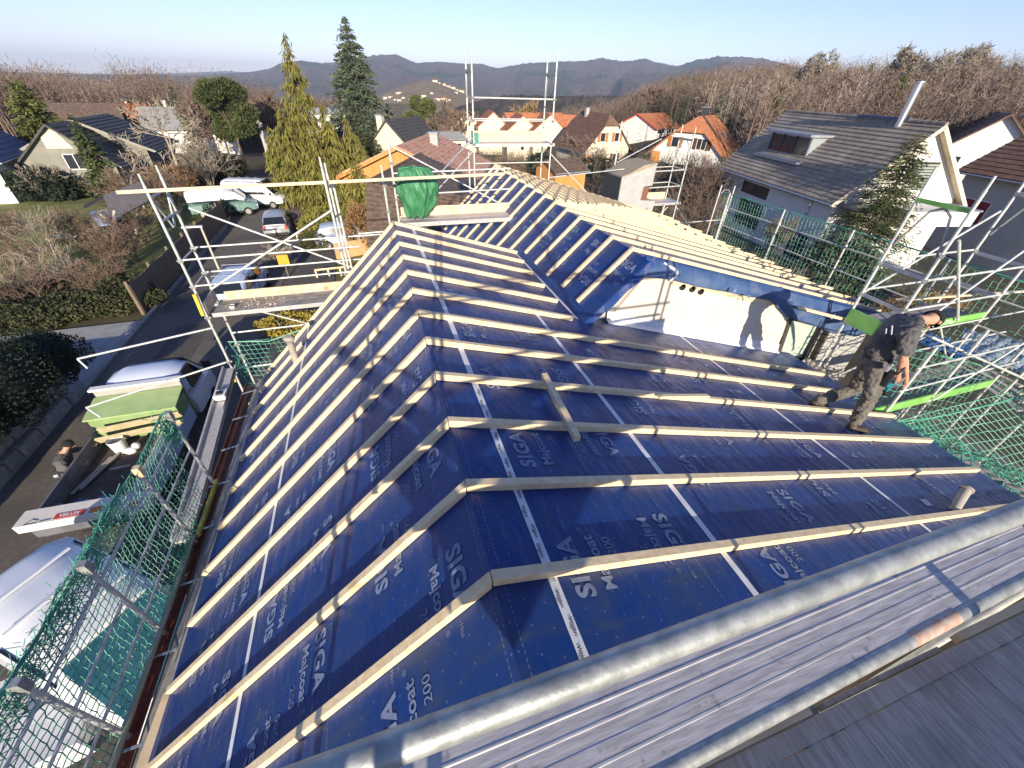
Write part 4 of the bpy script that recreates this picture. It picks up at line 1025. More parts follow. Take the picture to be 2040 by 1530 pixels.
# ribbed aluminium plank
mb = MB()
prof = [(-.905, .0), (-.905, .014), (-.865, .014), (-.863, .0165), (-.858, .0165), (-.856, .014), (-.826, .014), (-.822, .011), (-.795, .011), (-.793, .0145), (-.788, .0145), (-.786, .011), (-.757, .011), (-.755, .016), (-.750, .016), (-.748, .011), (-.715, .011), (-.712, .018), (-.700, .018), (-.700, .0)]
np_ = len(prof); fy0 = lambda y, a, b: a + (b - a) * (y + .905) / .205
mb.add([(-2.0, fy0(y, -.965, -.655), .472 + .011 + (z - .011) * .45 if z > 0 else .472) for y, z in prof] + [(2.28, fy0(y, -.845, -.665), .472 + .011 + (z - .011) * .45 if z > 0 else .472) for y, z in prof], [tuple(range(np_ - 1, -1, -1)), tuple(range(np_, 2 * np_))] + [(i, (i + 1) % np_, np_ + (i + 1) % np_, np_ + i) for i in range(np_)]); mb.part('aluminium_plank', ALU, fs, bevel=.001)
# deck boards across, edge board, dark slot, toe board behind
for i in range(78):
    x0 = -.9 + .052 * i; sk = .0
    q = MB().bx(x0, x0 + .0505, -1.66, -1.0 + RND.uniform(-.002, .002), .33, .36 + RND.uniform(-.0018, .0018)).part('deck_board', PLANK_GREY, fs)
MB().bx(-1.3, 3.1, -.998, -.945, .33, .366).part('edge_board', PLANK_GREY, fs, bevel=.003)
MB().bx(-1.3, .84, -.942, -.905, .32, .385).part('edge_board', TIMBER_PALE, fs, bevel=.003)
MB().bx(.92, 1.5, -.942, -.925, .30, .35).part('edge_board', PLANK_GREY, fs, bevel=.003)
MB().bx(1.62, 2.3, -.942, -.915, .31, .37).part('edge_board', TIMBER_PALE, fs, bevel=.003)
for x in (-1.1, .88, 2.35): MB().bx(x - .03, x + .03, -1.7, -.70, .25, .315).part('transom', GALV, fs)
MB().bx(-1.4, 3.2, -1.73, -1.70, .36, .64).part('toe_board', PLANK_GREY, fs)  # unseen rear board, height chosen so its shade falls across the deck
for x, y in ((-1.35, -.84), (3.1, -.84), (-1.35, -1.72), (1.5, -1.72), (3.1, -1.72)): pole(fs, 'upright', (x, y, -7), (x, y, 2.6 if y < -1 else 1.6))
for x in (-.52, -.60): pole(fs, 'upright', (x, -1.74, .3), (x, -1.74, 2.3), .022)
for z in (.93, 1.4): pole(fs, 'guard_rail', (-1.4, -1.72, z), (3.2, -1.72, z), .022)

# ------------------------------------------------------------------ balcony clutter seen through the scaffold
bal = MB().bx(7.3, 12.2, .2, 3.9, -4.5, -4.3)
balcony = bal.part('balcony', mat('balcony_slab', (.09, .085, .08), (.16, .15, .14), rough=.9, scale=3)); props(balcony, 'dark balcony floor below the eaves behind the right scaffold', 'balcony')
def foil(name, label, c, w, l, z, m, rz=0, amp=.08):
    n = 22; V, F = [], []
    for i in range(n + 1):
        for j in range(n + 1):
            u, v = (i / n - .5) * w, (j / n - .5) * l
            V.append((c[0] + u * math.cos(rz) - v * math.sin(rz), c[1] + u * math.sin(rz) + v * math.cos(rz), z + amp * math.sin(i * 1.3 + j * .5) * math.cos(j * 1.1 - i * .3) + amp * .5 * math.sin(i * .6 + 2)))
    for i in range(n):
        for j in range(n): a = i * (n + 1) + j; F.append((a, a + 1, a + n + 2, a + n + 1))
    o = link(name, np_mesh(name, V, F), m, smooth=True); props(o, label, 'sheet'); return o
foil('plastic_sheet', 'crumpled blue sheet lying behind the scaffold below the upper green toe board', on(1880, 690, z=-3.0), .9, 1.0, -3.0, BLUE_FOIL, .3)
foil('plastic_sheet', 'pale crinkled foil spread along the balcony edge behind the right nets', on(1985, 700, z=-3.2), 2.2, 1.3, -3.2, mat('pale_foil', (.20, .25, .32), (.40, .45, .50), rough=.35, scale=6, bump=.6), .5)
foil('beige_sheet', 'beige protective sheet slumped over the eaves corner below the window', on(1632, 742, z=-2.45), .75, .75, -2.45, BEIGE, .4, .05)
foil('grey_sheet', 'speckled grey sheet lying beyond the last batten end at lower right', on(1945, 955, z=-2.55), .8, 1.0, -2.55, mat('speckled_sheet', (.2, .19, .18), (.32, .31, .3), rough=.8, scale=20), .1, .03)
pl = on(1905, 740, z=-3.3)
for k in range(4):
    a = on(1860 + 12 * k, 685 + 14 * k, z=-3.3); b_ = on(2035, 770 + 16 * k, z=-3.3)
    o = MB().beam(a, b_, .14, .04).part('walkway_plank', PLANK_GREY); props(o, ('grey walkway plank nearest the blue sheets behind the right scaffold', 'grey walkway plank second from the blue sheets behind the right scaffold', 'grey walkway plank third from the blue sheets behind the right scaffold', 'grey walkway plank farthest from the blue sheets behind the right scaffold')[k], 'plank', 'planks of the walkway behind the right scaffold')
# ------------------------------------------------------------------ neighbouring houses
RED_GLASS = mat('dark_red_blind', (.25, .02, .025), rough=.3)
HOUSES = []
def build_house(label, c, az, L, Wd, gnd, eave, ridge, roofm, wallm, over=.45, hip=0.0, hipz=.5, wins=(), chims=(), courses=0, fascia=None, extra=None, group=None, name='house', cname='house'):
    """c = (x, y) below the ridge middle; az = compass bearing of the ridge from +Y; heights are world z"""
    h = thing(name, label, cname, (c[0], c[1], gnd), math.pi / 2 - rad(az), group)
    HOUSES.append((c[0], c[1], max(L, Wd) * .62 + .8))
    E, R_ = eave - gnd, ridge - gnd
    l2, w2 = L / 2, Wd / 2
    slope = (R_ - E) / w2
    # walls
    mb = MB()
    zc = E + (R_ - E) * (hipz if hip else 1.0)
    yc = w2 * (1 - (hipz if hip else 1.0))
    g = [(-w2, 0), (w2, 0), (w2, E - .05), (yc, zc - .08), (-yc, zc - .08), (-w2, E - .05)] if hip else [(-w2, 0), (w2, 0), (w2, E - .05), (0, R_ - .1), (-w2, E - .05)]
    mb.prism([(-l2, y, z) for y, z in g], (L, 0, 0))
    mb.part('wall', wallm, h, local=True)
    # roof slopes
    t = .16
    eo = over; lo = over * .8
    ye = w2 + eo; ze = E - slope * eo
    rl = l2 + lo
    for s in (1, -1):
        if hip:
            yy = w2 * (1 - hipz)
            poly = [(-rl, s * ye, ze), (rl, s * ye, ze), (rl, s * yy, zc), (rl - hip, 0, R_), (-rl + hip, 0, R_), (-rl, s * yy, zc)]
        else:
            poly = [(-rl, s * ye, ze), (rl, s * ye, ze), (rl, 0, R_), (-rl, 0, R_)]
        if courses:
            n = courses
            for k in range(n):
                a0, a1 = k / n, (k + 1) / n
                y0, z0, y1_, z1 = ye * (1 - a0), ze + (R_ - ze) * a0, ye * (1 - a1), ze + (R_ - ze) * a1
                j = RND.uniform(-.006, .006)
                mb = MB(); mb.prism([(-rl, s * y0, z0 + .055 + j), (-rl, s * y0, z0), (-rl, s * (y1_ - .02), z1 - .02), (-rl, s * (y1_ - .02), z1 + .005)], (2 * rl, 0, 0))
                mb.part('roof_course', roofm, h, local=True)
            mb = MB(); mb.prism([(p[0], p[1], p[2] - .03) for p in poly], (0, 0, -t)); mb.part('roof', TIMBER_PALE, h, local=True)
            cap = MB(); m_ = int(2 * rl / .42)
            for i in range(m_):
                x = -rl + 2 * rl * i / m_
                cap.tube((x, 0, R_ + .0), (x + 2 * rl / m_ + .04, 0, R_ + .02), .11, 8)
            if s == 1: cap.part('ridge_cap', roofm, h, local=True)
        else:
            n = int(abs(2 * rl) / .55)
            mb = MB(); mb.prism(poly, (0, 0, -t))
            r = mb.part('roof', roofm, h, local=True)
            if not hip:
                rb = MB()
                nn = max(5, int(math.hypot(ye, R_ - ze) / .42))
                for k in range(nn):
                    a0 = k / nn
                    y0, z0 = ye * (1 - a0), ze + (R_ - ze) * a0
                    rb.beam((-rl, s * y0, z0 + .02), (rl, s * y0, z0 + .02), .06, .05, (0, s * slope, 1))
                rb.part('tile_row', roofm, r, local=True)
            else:
                rb = MB()
                nn = max(5, int(math.hypot(ye, R_ - ze) / .42))
                for k in range(nn):
                    a0 = k / nn
                    y0, z0 = ye * (1 - a0), ze + (R_ - ze) * a0
                    xe = rl if z0 < zc else rl - hip * (z0 - zc) / (R_ - zc)
                    rb.beam((-xe + .02, s * y0, z0 + .02), (xe - .02, s * y0, z0 + .02), .06, .05, (0, s * slope, 1))
                rb.part('tile_row', roofm, r, local=True)
    if hip:
        yy = w2 * (1 - hipz)
        for s in (1, -1):
            mb = MB(); mb.prism([(s * rl, -yy, zc), (s * rl, yy, zc), (s * (rl - hip), 0, R_)], (0, 0, -t)); mb.part('hip_roof', roofm, h, local=True)
    if fascia:
        for s in (1, -1):
            MB().beam((s * (rl - .0), -ye, ze - .12), (s * rl, 0, R_ - .12), .05, .2).part('barge_board', fascia, h, local=True)
            MB().beam((s * (rl - .0), ye, ze - .12), (s * rl, 0, R_ - .12), .05, .2).part('barge_board', fascia, h, local=True)
    for s in (1, -1): MB().tube((-rl, s * (ye + .05), ze - .1), (rl, s * (ye + .05), ze - .1), .06, 6).part('gutter', ZINC, h, local=True)
    # windows: (side, u, z above ground, w, h, kind)
    for w in wins:
        side, u, z, ww, hh = w[:5]; kind = w[5] if len(w) > 5 else ''
        if side[0] == 'S':
            s = 1 if side[1] == '+' else -1
            T_ = lambda a, b_, o: (u + a, s * (w2 + o), z + b_)
        else:
            s = 1 if side[1] == '+' else -1
            T_ = lambda a, b_, o: (s * (l2 + o), u + a, z + b_)
        fm = FRAME_D if 'd' in kind else FRAME_W
        mb = MB()
        for (a0, a1, b0, b1) in ((-ww / 2, ww / 2, hh / 2 - .06, hh / 2), (-ww / 2, ww / 2, -hh / 2, -hh / 2 + .06), (-ww / 2, -ww / 2 + .06, -hh / 2, hh / 2), (ww / 2 - .06, ww / 2, -hh / 2, hh / 2)) + (((-.03, .03, -hh / 2, hh / 2),) if ww > 1.1 else ()):
            p = [T_(a0, b0, -.02), T_(a1, b0, -.02), T_(a1, b1, -.02), T_(a0, b1, -.02)]; q = [T_(a0, b0, .05), T_(a1, b0, .05), T_(a1, b1, .05), T_(a0, b1, .05)]
            mb.hexa(p + q)
        f = mb.part('window', fm, h, local=True)
        mb = MB(); p = [T_(-ww / 2, -hh / 2, .015), T_(ww / 2, -hh / 2, .015), T_(ww / 2, hh / 2, .015), T_(-ww / 2, hh / 2, .015)]
        mb.add(p, [(0, 1, 2, 3)]); mb.part('pane', RED_GLASS if 'r' in kind else GLASS, f, local=True)
        if 's' in kind or 'k' in kind:
            for e in (-1, 1):
                a0, a1 = (-ww / 2 - ww * .52, -ww / 2 - .02) if e < 0 else (ww / 2 + .02, ww / 2 + ww * .52)
                p = [T_(a0, -hh / 2, .0), T_(a1, -hh / 2, .0), T_(a1, hh / 2, .0), T_(a0, hh / 2, .0)]; q = [T_(a0, -hh / 2, .06), T_(a1, -hh / 2, .06), T_(a1, hh / 2, .06), T_(a0, hh / 2, .06)]
                MB().hexa(p + q).part('shutter', SHUTTER if 's' in kind else SHUTTER_DARK, f, local=True)
    for ch in chims:
        u, v, top, s_ = ch[:4]; cm = ch[4] if len(ch) > 4 else RENDER_GREY
        z0 = R_ - abs(v) * slope - .3
        o = MB().bx(u - s_ / 2, u + s_ / 2, v - s_ / 2, v + s_ / 2, z0, R_ + top).part('chimney', cm, h, local=True)
        MB().bx(u - s_ * .62, u + s_ * .62, v - s_ * .62, v + s_ * .62, R_ + top - .02, R_ + top + .08).part('chimney_cap', ZINC, o, local=True)
    if extra: extra(h, l2, w2, E, R_, slope)
    return h
def ridge_c(px, py, D, az, L):
    p = at(px, py, D); d = Vector((math.sin(rad(az)), math.cos(rad(az)), 0)); return (p + d * (L / 2)), p.z

# big white house on the right
def white_extra(h, l2, w2, E, R_, sl):
    # dormer on the slope facing us (+Y side): flat zinc roof, three panes, glazed cheeks
    x0, x1 = -.6, 3.6
    yf = w2 * .66; zb = E + (R_ - E) * .30; zt = zb + 1.25
    yb = (R_ - zt) / sl
    d = MB().prism([(x0, yf, zb - .1), (x0, yf, zt), (x0, yb, zt), (x0, yf - .9, zb - .1)], (x1 - x0, 0, 0)).part('dormer', ZINC, h, local=True)
    MB().bx(x0 - .22, x1 + .22, yb - .1, yf + .35, zt, zt + .14).part('dormer_roof', ZINC, d, local=True)
    for k in range(3):
        a = x0 + .12 + k * (x1 - x0 - .24) / 3; b_ = a + (x1 - x0 - .24) / 3
        MB().bx(a + .05, b_ - .05, yf - .02, yf + .03, zb + .06, zt - .1).part('pane', GLASS, d, local=True)
        MB().bx(b_ - .04, b_ + .04, yf - .02, yf + .07, zb, zt).part('dormer_mullion', FRAME_D, d, local=True)
    MB().bx(x0 - .35, x1 + .3, yf + .02, yf + .75, zb - .32, zb - .12).part('dormer_sill', ZINC, d, local=True)
    for xx in (x0 - .02, x1 + .01):
        mb = MB(); mb.add([(xx, yf - .05, zb + .05), (xx, yf - .05, zt - .05), (xx, yb + .4, zt - .05)], [(0, 1, 2)]); mb.part('cheek_pane', mat('pale_cheek_glass', (.3, .34, .36), rough=.15), d, local=True)
    # flue pipe
    f = MB().tube((-l2 + 2.1, .25, R_ - .3), (-l2 + 2.1, .25, R_ + 1.75), .17, 14).part('flue', mat('steel_flue', (.62, .64, .66), rough=.3, metal=.8), h, local=True, smooth=True)
    MB().tube((-l2 + 2.1, .25, R_ + 1.75), (-l2 + 2.1, .25, R_ + 1.83), .22, 14).part('flue_cap', ZINC, f, local=True)
    MB().bx(-l2 + 1.7, -l2 + 5.4, -.02, .16, R_ + .02, R_ + .16).part('ridge_flashing', BLUEROOF, h, local=True)
    # downpipe
    mb = MB(); mb.path([(-l2 + 2.2, w2 + .35, E - .35), (-l2 + 1.9, w2 + .32, E - .55), (-l2 + 1.75, w2 + .08, E - .8), (-l2 + 1.75, w2 + .08, .2)], .05, 8); mb.part('downpipe', ZINC, h, local=True)
    # gable balcony, louvred screen
    b_ = MB().bx(-l2 - 1.9, -l2, -w2 + .2, .9, E - 1.35, E - .55).part('balcony', PLASTER_W, h, local=True)
    MB().bx(-l2 - 1.96, -l2, -w2 + .1, 1.0, E - .55, E - .47).part('balcony_coping', ZINC, b_, local=True)
    MB().bx(-l2 - 1.5, -l2, .9, w2 - .2, E - .65, E - .52).part('canopy', ZINC, h, local=True)
    for k in range(9): MB().bx(-l2 - .08, -l2 - .02, -1.5, .15, E + .25 + k * .15, E + .35 + k * .15).part('louvre', mat('grey_green_louvre', (.3, .33, .29), rough=.6), h, local=True)
    MB().bx(-l2 - .01, -l2 + .02, -1.5, .15, E + .2, E + 1.65).part('window', GLASS, h, local=True)
rdir = Vector((.21, .978, 0)).normalized()
R1 = Vector((29.24, 15.93, 1.0)); Lw = 13.1
cwh = R1 + rdir * (Lw / 2)
build_house('large white house with grey tiled roof, zinc dormer and steel flue', (cwh.x, cwh.y), 12.1, Lw - .8, 7.6, -7.0, -2.45, 1.0, TILE_GREY, PLASTER_W, over=.55, courses=20, fascia=PLASTER_C,
            wins=[('S+', 1.5, 3.25, 3.2, .75, 'd'), ('S+', 1.3, 1.6, 3.0, 1.7, 'd'), ('S+', 4.9, 3.2, .25, .25, 'd'), ('S+', -4.6, 1.0, 1.6, 1.6, 'd')], extra=white_extra)

# orange roofed house with shutters
def orange_extra(h, l2, w2, E, R_, sl):
    mb = MB(); mb.prism([(-l2 + 2.6, -.1, R_ + .05), (-l2 + 3.1, -.1, R_ + .05), (-l2 + 3.1, -w2 - .3, E - .2), (-l2 + 2.6, -w2 - .3, E - .2)], (0, 0, .05)); mb.part('dark_roof_strip', TILE_DARK, h, local=True)  # darker strip laid down one slope from ridge to eaves
    a = .45; y = -w2 * a; z = R_ - (R_ - E) * a
    mb = MB(); mb.prism([(.8, y, z + .12), (1.7, y, z + .12), (1.7, y - .8, z + .12 - .8 * sl), (.8, y - .8, z + .12 - .8 * sl)], (0, 0, .06)); mb.part('roof_window', ZINC, h, local=True)
    MB().bx(-l2 - .05, -l2 - .02, w2 - 1.4, w2 - .1, E - 2.0, E - .1).part('wood_panel', WOOD_ORANGE, h, local=True)
co, zo = ridge_c(1386, 232, 52, 57, 9.0)
build_house('orange half-hipped house with red shutters in front of the bare wood', (co.x, co.y), 57, 9.2, 10.0, zo - 7.6, zo - 4.2, zo, TILE_ORANGE, PLASTER_W, over=.6, hip=1.6, hipz=.62,
            wins=[('G-', 1.9, 4.6, 1.0, 1.25, 's'), ('G-', -1.7, 4.6, 1.3, 1.3, 'k'), ('G-', 1.9, 1.4, 2.0, 1.2, 'k'), ('G-', -2.3, 1.4, 1.9, 1.3, 'k')], chims=[(.2, .4, .9, .8, FRAME_D)], extra=orange_extra)
# half-hipped brown house
ch_, zh = ridge_c(1221, 227, 64, -6, 10)
build_house('brown half-hipped house with cream gable and wooden shutters left of the orange roof', (ch_.x, ch_.y), -6, 10, 8.6, zh - 8.2, zh - 4.7, zh, TILE_BROWN, PLASTER_C, over=.6, hip=1.2, hipz=.7,
            wins=[('G-', 1.3, 5.0, 1.0, 1.3, 's'), ('G-', -1.5, 5.0, 1.0, 1.3, 's'), ('G-', 2.3, 1.9, 1.4, 1.3, 's'), ('G-', -1.6, 1.9, .9, 1.5, 'k')], chims=[(2, .5, .5, .6)])
# white house with red roof edge behind
cw, zw = ridge_c(1272, 226, 84, 60, 12)
build_house('white house with low roof and red barge boards behind the brown half-hipped house', (cw.x, cw.y), 60, 12, 9, zw - 7, zw - 2.2, zw, TILE_RED, PLASTER_W, over=.5, fascia=RED, wins=[('S-', -3, 4.2, 3.4, 1.2), ('S-', 2, 4.2, 2.4, 1.2), ('S-', -1, 1.5, 3, 1.2)])
# terraced row with cream gables
row = [((929, 222), 88, 8, 'leftmost orange terraced house of the row, with a dark solar panel', 10.5, 8.5), ((983, 222), 84, 8, 'orange terraced house whose cream gable shows behind the left tower posts', 9, 6.6),
       ((1043, 229), 79, 8, 'orange terraced house whose cream gable stands in the middle of the tower', 8.5, 6.4), ((1098, 227), 77, 8, 'orange terraced house whose cream gable stands behind the right tower posts', 8.5, 6.6), ((1146, 229), 82, -62, 'long orange roofed house closing the terraced row at its right end', 11, 9)]
for (p, D, az, lab, L_, W_) in row:
    c, z = ridge_c(p[0], p[1], D, az, L_)
    build_house(lab, (c.x, c.y), az, L_, W_, z - 8, z - W_ * .40, z, TILE_RED, PLASTER_C, over=.35, group='terraced houses with orange roofs', wins=[('G-', 0, 2.4, .8, 1.0), ('S-', 1, 2.2, 1.2, 1.2)])
c, z = ridge_c(1010, 224, 96, 80, 15)
build_house('long low orange roof ridge behind the terraced gables', (c.x, c.y), 80, 16, 9, z - 7, z - 3.4, z, TILE_RED, PLASTER_C, over=.4, group='terraced houses with orange roofs')
# low terracotta house in the centre
def terra_extra(h, l2, w2, E, R_, sl):
    for s in (1, -1): MB().beam((-l2 - .5, s * (w2 + .55), E - .5), (-l2 - .5, 0, R_ - .16), .1, .26).part('orange_barge', WOOD_ORANGE, h, local=True)
c, z = ridge_c(793, 289, 33, 22, 12)
build_house('low house with pale terracotta roof and orange wooden gable', (c.x, c.y), 22, 12, 11.5, z - 5.6, z - 2.4, z, TILE_TERRA, WOOD_ORANGE, over=.6, chims=[(1.0, -1.4, .35, .75, RENDER_GREY)], extra=terra_extra, wins=[('G-', .6, 2.6, 1.3, .9)])
# dark tiled garage roof beside the street
gr = thing('garage', 'dark brown tiled roof of the garage behind the green tarpaulin', 'garage', (2.5, 23, -7.2))
qa, qb, qc = Vector((-.53, 23.4, -2.28)), Vector((3.3, 30.6, -1.85)), Vector((-1.0, 21.1, -4.75))
qd, qe, qf = Vector((6.2, 20.4, -4.75)), Vector((7.0, 28.6, -3.3)), Vector((5.6, 22.6, -3.1))
MB().prism([qa, qc, qd, qf], (0, 0, -.16)).part('roof', TILE_DARK, gr); MB().prism([qa, qf, qe, qb], (0, 0, -.16)).part('roof', TILE_DARK, gr)
def tile_rows(p0, p1, p2, p3, n, dn):
    mb = MB()
    for k in range(n):
        t = (k + .3) / n; a, b_ = p0.lerp(p3, t), p1.lerp(p2, t); m_ = 22
        for i in range(m_):
            u0, u1 = i / m_, (i + .93) / m_; mb.beam(a.lerp(b_, u0) + Vector((0, 0, .015 + RND.uniform(0, .012))), a.lerp(b_, u1) + Vector((0, 0, .015 + RND.uniform(0, .012))), .11, .05, dn)
    o = mb.part('tile_row', TILE_DARK, gr); o['kind'] = 'stuff'
tile_rows(qc, qd, qf, qa, 13, (0, -.7, .7)); tile_rows(qf, qe, qb, qa, 16, (.3, -.2, .9))
MB().beam(qa, qb, .2, .14).part('ridge_cap', TILE_DARK, gr)
MB().prism([qc + Vector((.15, .2, -.2)), qa + Vector((.15, .1, -.25)), qb + Vector((.15, 0, -.2)), (3.4, 30.6, -7.2), (-.85, 21.3, -7.2)], (.1, -.02, 0)).part('wall', PLASTER_G, gr); MB().prism([(-.85, 21.4, -7.2), (-.85, 21.4, -4.9), (6, 20.7, -4.9), (6, 20.7, -7.2)], (0, .1, 0)).part('wall', PLASTER_G, gr)
# steep roof with cream gable, and dark red house
c, z = ridge_c(770, 238, 46, 30, 9)
build_house('steep dark roofed house with cream gable beside the tall spruce', (c.x, c.y), 30, 9, 8, z - 8, z - 4.0, z, SLATE, PLASTER_C, over=.5, wins=[('G-', -1, 4.2, .9, 1.1)], chims=[(-3, 1.6, .3, .7, PLASTER_C)])
c, z = ridge_c(772, 206, 62, 80, 6)
build_house('small dark red house with black roof behind the steep roofed house', (c.x, c.y), 80, 6, 6, z - 8, z - 3.6, z, SLATE, mat('dark_red_wall', (.22, .03, .03), rough=.8), over=.4)
# right hand neighbours
c, z = ridge_c(2016, 226, 33, 20, 11)
c, z = ridge_c(2016, 226, 34, 56, 10)
build_house('white house with brown roof at the right edge above a lower tiled roof', (c.x, c.y), 56, 10, 10.5, -7, z - 4.6, z, TILE_BROWN, PLASTER_W, over=.6, wins=[('G-', 2.2, 4.3, 1.6, 1.3), ('G-', -1.2, 4.1, 1.0, 1.0)])
c, z = ridge_c(2060, 268, 24, 60, 9)
cor = at(1918, 338, 27); dd = Vector((math.sin(rad(10)), math.cos(rad(10)), 0)); c = cor - dd * 6.5 + Vector((dd.y, -dd.x, 0)) * 4.5; z = cor.z + 2.6
build_house('grey walled house with dark brown tiles and a red window at the right edge', (c.x, c.y), 10, 13, 8.0, -7, z - 2.4, z, TILE_BROWN, mat('greyish_plaster', (.45, .44, .40), (.5, .49, .45), rough=.9, scale=1), over=.5,
            wins=[('S+', 4.9, 3.0, 2.0, 1.5, 'r')])
c, z = ridge_c(1838, 222, 60, 80, 9)
build_house('house with plain brown roof just visible behind the white house', (c.x, c.y), 80, 10, 8, z - 8, z - 3.6, z, TILE_BROWN, PLASTER_C, over=.4)
# left hand neighbours
def grey_extra(h, l2, w2, E, R_, sl):
    MB().prism([(-l2 - .03, -1.0, E + .9), (-l2 - .03, .9, E + .9), (-l2 - .03, .9, E + 1.7), (-l2 - .03, -.2, E + 2.4)], (-.06, 0, 0)).part('window_panel', PLASTER_C, h, local=True)
c, z = ridge_c(92, 246, 33, 2, 7)
build_house('grey gabled house with cream window panel behind the left conifers', (c.x, c.y), 2, 7, 6.6, -8.2, z - 2.7, z, SLATE, PLASTER_G, over=.5, wins=[('G-', -.6, 3.9, 1.5, 1.2), ('G-', -1.6, 1.4, 1.3, 1.1)], extra=grey_extra)
c, z = ridge_c(146, 236, 36, -3, 7)
build_house('house with a broad dark slate roof in the left middle distance', (c.x, c.y), -3, 7, 8.8, -8.5, z - 2.1, z, SLATE, PLASTER_G, over=.8, fascia=mat('grey_barge', (.3, .29, .26), rough=.8), wins=[('G-', 1, 2, 2, 1.2, 'd')])
c, z = ridge_c(-70, 225, 30, -10, 9)
build_house('white house with blue grey roof at the left edge', (c.x - 4.0, c.y - 1), -10, 8, 7.4, -8.2, z - 2.8, z, BLUEROOF, PLASTER_W, over=.6, wins=[('S-', 1, 3.5, 1.8, 1.2, 'd'), ('G-', 0, 3.2, 1.6, 1.2, 'd'), ('S-', -2, 1.2, 2.4, 1.6, 'd')])
c, z = ridge_c(82, 204, 58, 75, 8)
build_house('dark roofed house half hidden behind the tall left conifer', (c.x, c.y), 75, 9, 8, z - 8, z - 3.6, z, TILE_DARK, PLASTER_G, over=.4)
c, z = ridge_c(172, 205, 66, 72, 8)
build_house('small house with orange roof and white gable near the left wood', (c.x, c.y), 72, 7, 6.5, z - 8, z - 3.2, z, TILE_RED, PLASTER_W, over=.4, wins=[('G+', 0, 4.2, 1.6, 1.2), ('S-', 1, 3, 1.4, 1.0)], chims=[(1, .5, .5, .6, PLASTER_W)])
c, z = ridge_c(276, 212, 66, 78, 8)
build_house('house with light grey roof and two white chimneys on the left', (c.x, c.y), 78, 8, 7.4, z - 8, z - 2.6, z, GREYROOF, PLASTER_W, over=.5, chims=[(-.4, .6, .8, .5, PLASTER_W), (1.3, .6, .8, .5, PLASTER_W)])
c, z = ridge_c(360, 216, 70, 75, 7)
build_house('small white house with brown roof between the conifers on the left', (c.x, c.y), 75, 7, 7, z - 8, z - 2.8, z, TILE_DARK, PLASTER_W, over=.4)
c, z = ridge_c(508, 207, 62, 70, 7)
build_house('white house with dark roof behind the golden weeping conifer', (c.x, c.y), 70, 7, 7, z - 7, z - 2.2, z, TILE_DARK, PLASTER_W, over=.4)
c, z = ridge_c(606, 214, 60, 78, 6)
build_house('white flat-roofed house with grey roof edge left of the tall spruce', (c.x, c.y), 78, 7, 6, z - 7, z - .45, z, ZINC, PLASTER_W, over=.3, wins=[('S-', 1, 5.4, 2.4, .8)])
c, z = ridge_c(855, 262, 50, 80, 4)
build_house('small white shed with latticed window behind the terracotta roof', (c.x, c.y), 80, 4, 4, z - 3.4, z - .6, z, GREYROOF, PLASTER_C, over=.2, name='shed', cname='shed', wins=[('S-', .8, 1.6, 1.4, 1.4)])
c, z = ridge_c(1085, 318, 36, 75, 4)
build_house('small orange garden shed with brown roof below the tower', (c.x, c.y), 75, 3.6, 3, z - 2.6, z - .7, z, TILE_DARK, WOOD_ORANGE, over=.3, name='shed', cname='shed')
# ------------------------------------------------------------------ vehicles
def wheel(parent, c, r=.32, w=.2):
    t = MB().tube((c[0], c[1] - w / 2, c[2]), (c[0], c[1] + w / 2, c[2]), r, 20).part('tyre', RUBBER, parent, local=True, smooth=True)
    s = 1 if c[1] > 0 else -1
    MB().tube((c[0], c[1] + s * w * .3, c[2]), (c[0], c[1] + s * (w / 2 + .008), c[2]), r * .62, 14).part('rim', RIM, t, local=True)
def loft(sections, name, mats, parent, n=12, smooth=True, cap=True):
    """sections: (x, half width low, half width top, z low, z top) rounded box rings along X"""
    V, F = [], []
    ring = 16
    for (x, wl, wt, z0, z1) in sections:
        for i in range(ring):
            a = 2 * math.pi * (i + .5) / ring
            ca, sa = math.cos(a), math.sin(a)
            k = 1 / max(abs(ca), abs(sa)); k = 1 + (k - 1) * .86
            t = (sa * k * .96 + 1) / 2; t = min(1, max(0, t))
            w = wl + (wt - wl) * t
            V.append((x, max(-1, min(1, ca * k * 1.0)) * w, z0 + (z1 - z0) * t))
    m = len(sections)
    for j in range(m - 1):
        for i in range(ring):
            a = j * ring; F.append((a + i, a + (i + 1) % ring, a + ring + (i + 1) % ring, a + ring + i))
    mb = MB(); mb.v = V; mb.f = F; mb.m = [0] * len(F)
    if cap:
        mb.f += [tuple(range(ring - 1, -1, -1)), tuple(range((m - 1) * ring, m * ring))]; mb.m += [0, 0]
    return mb.part(name, mats, parent, local=True, smooth=smooth)
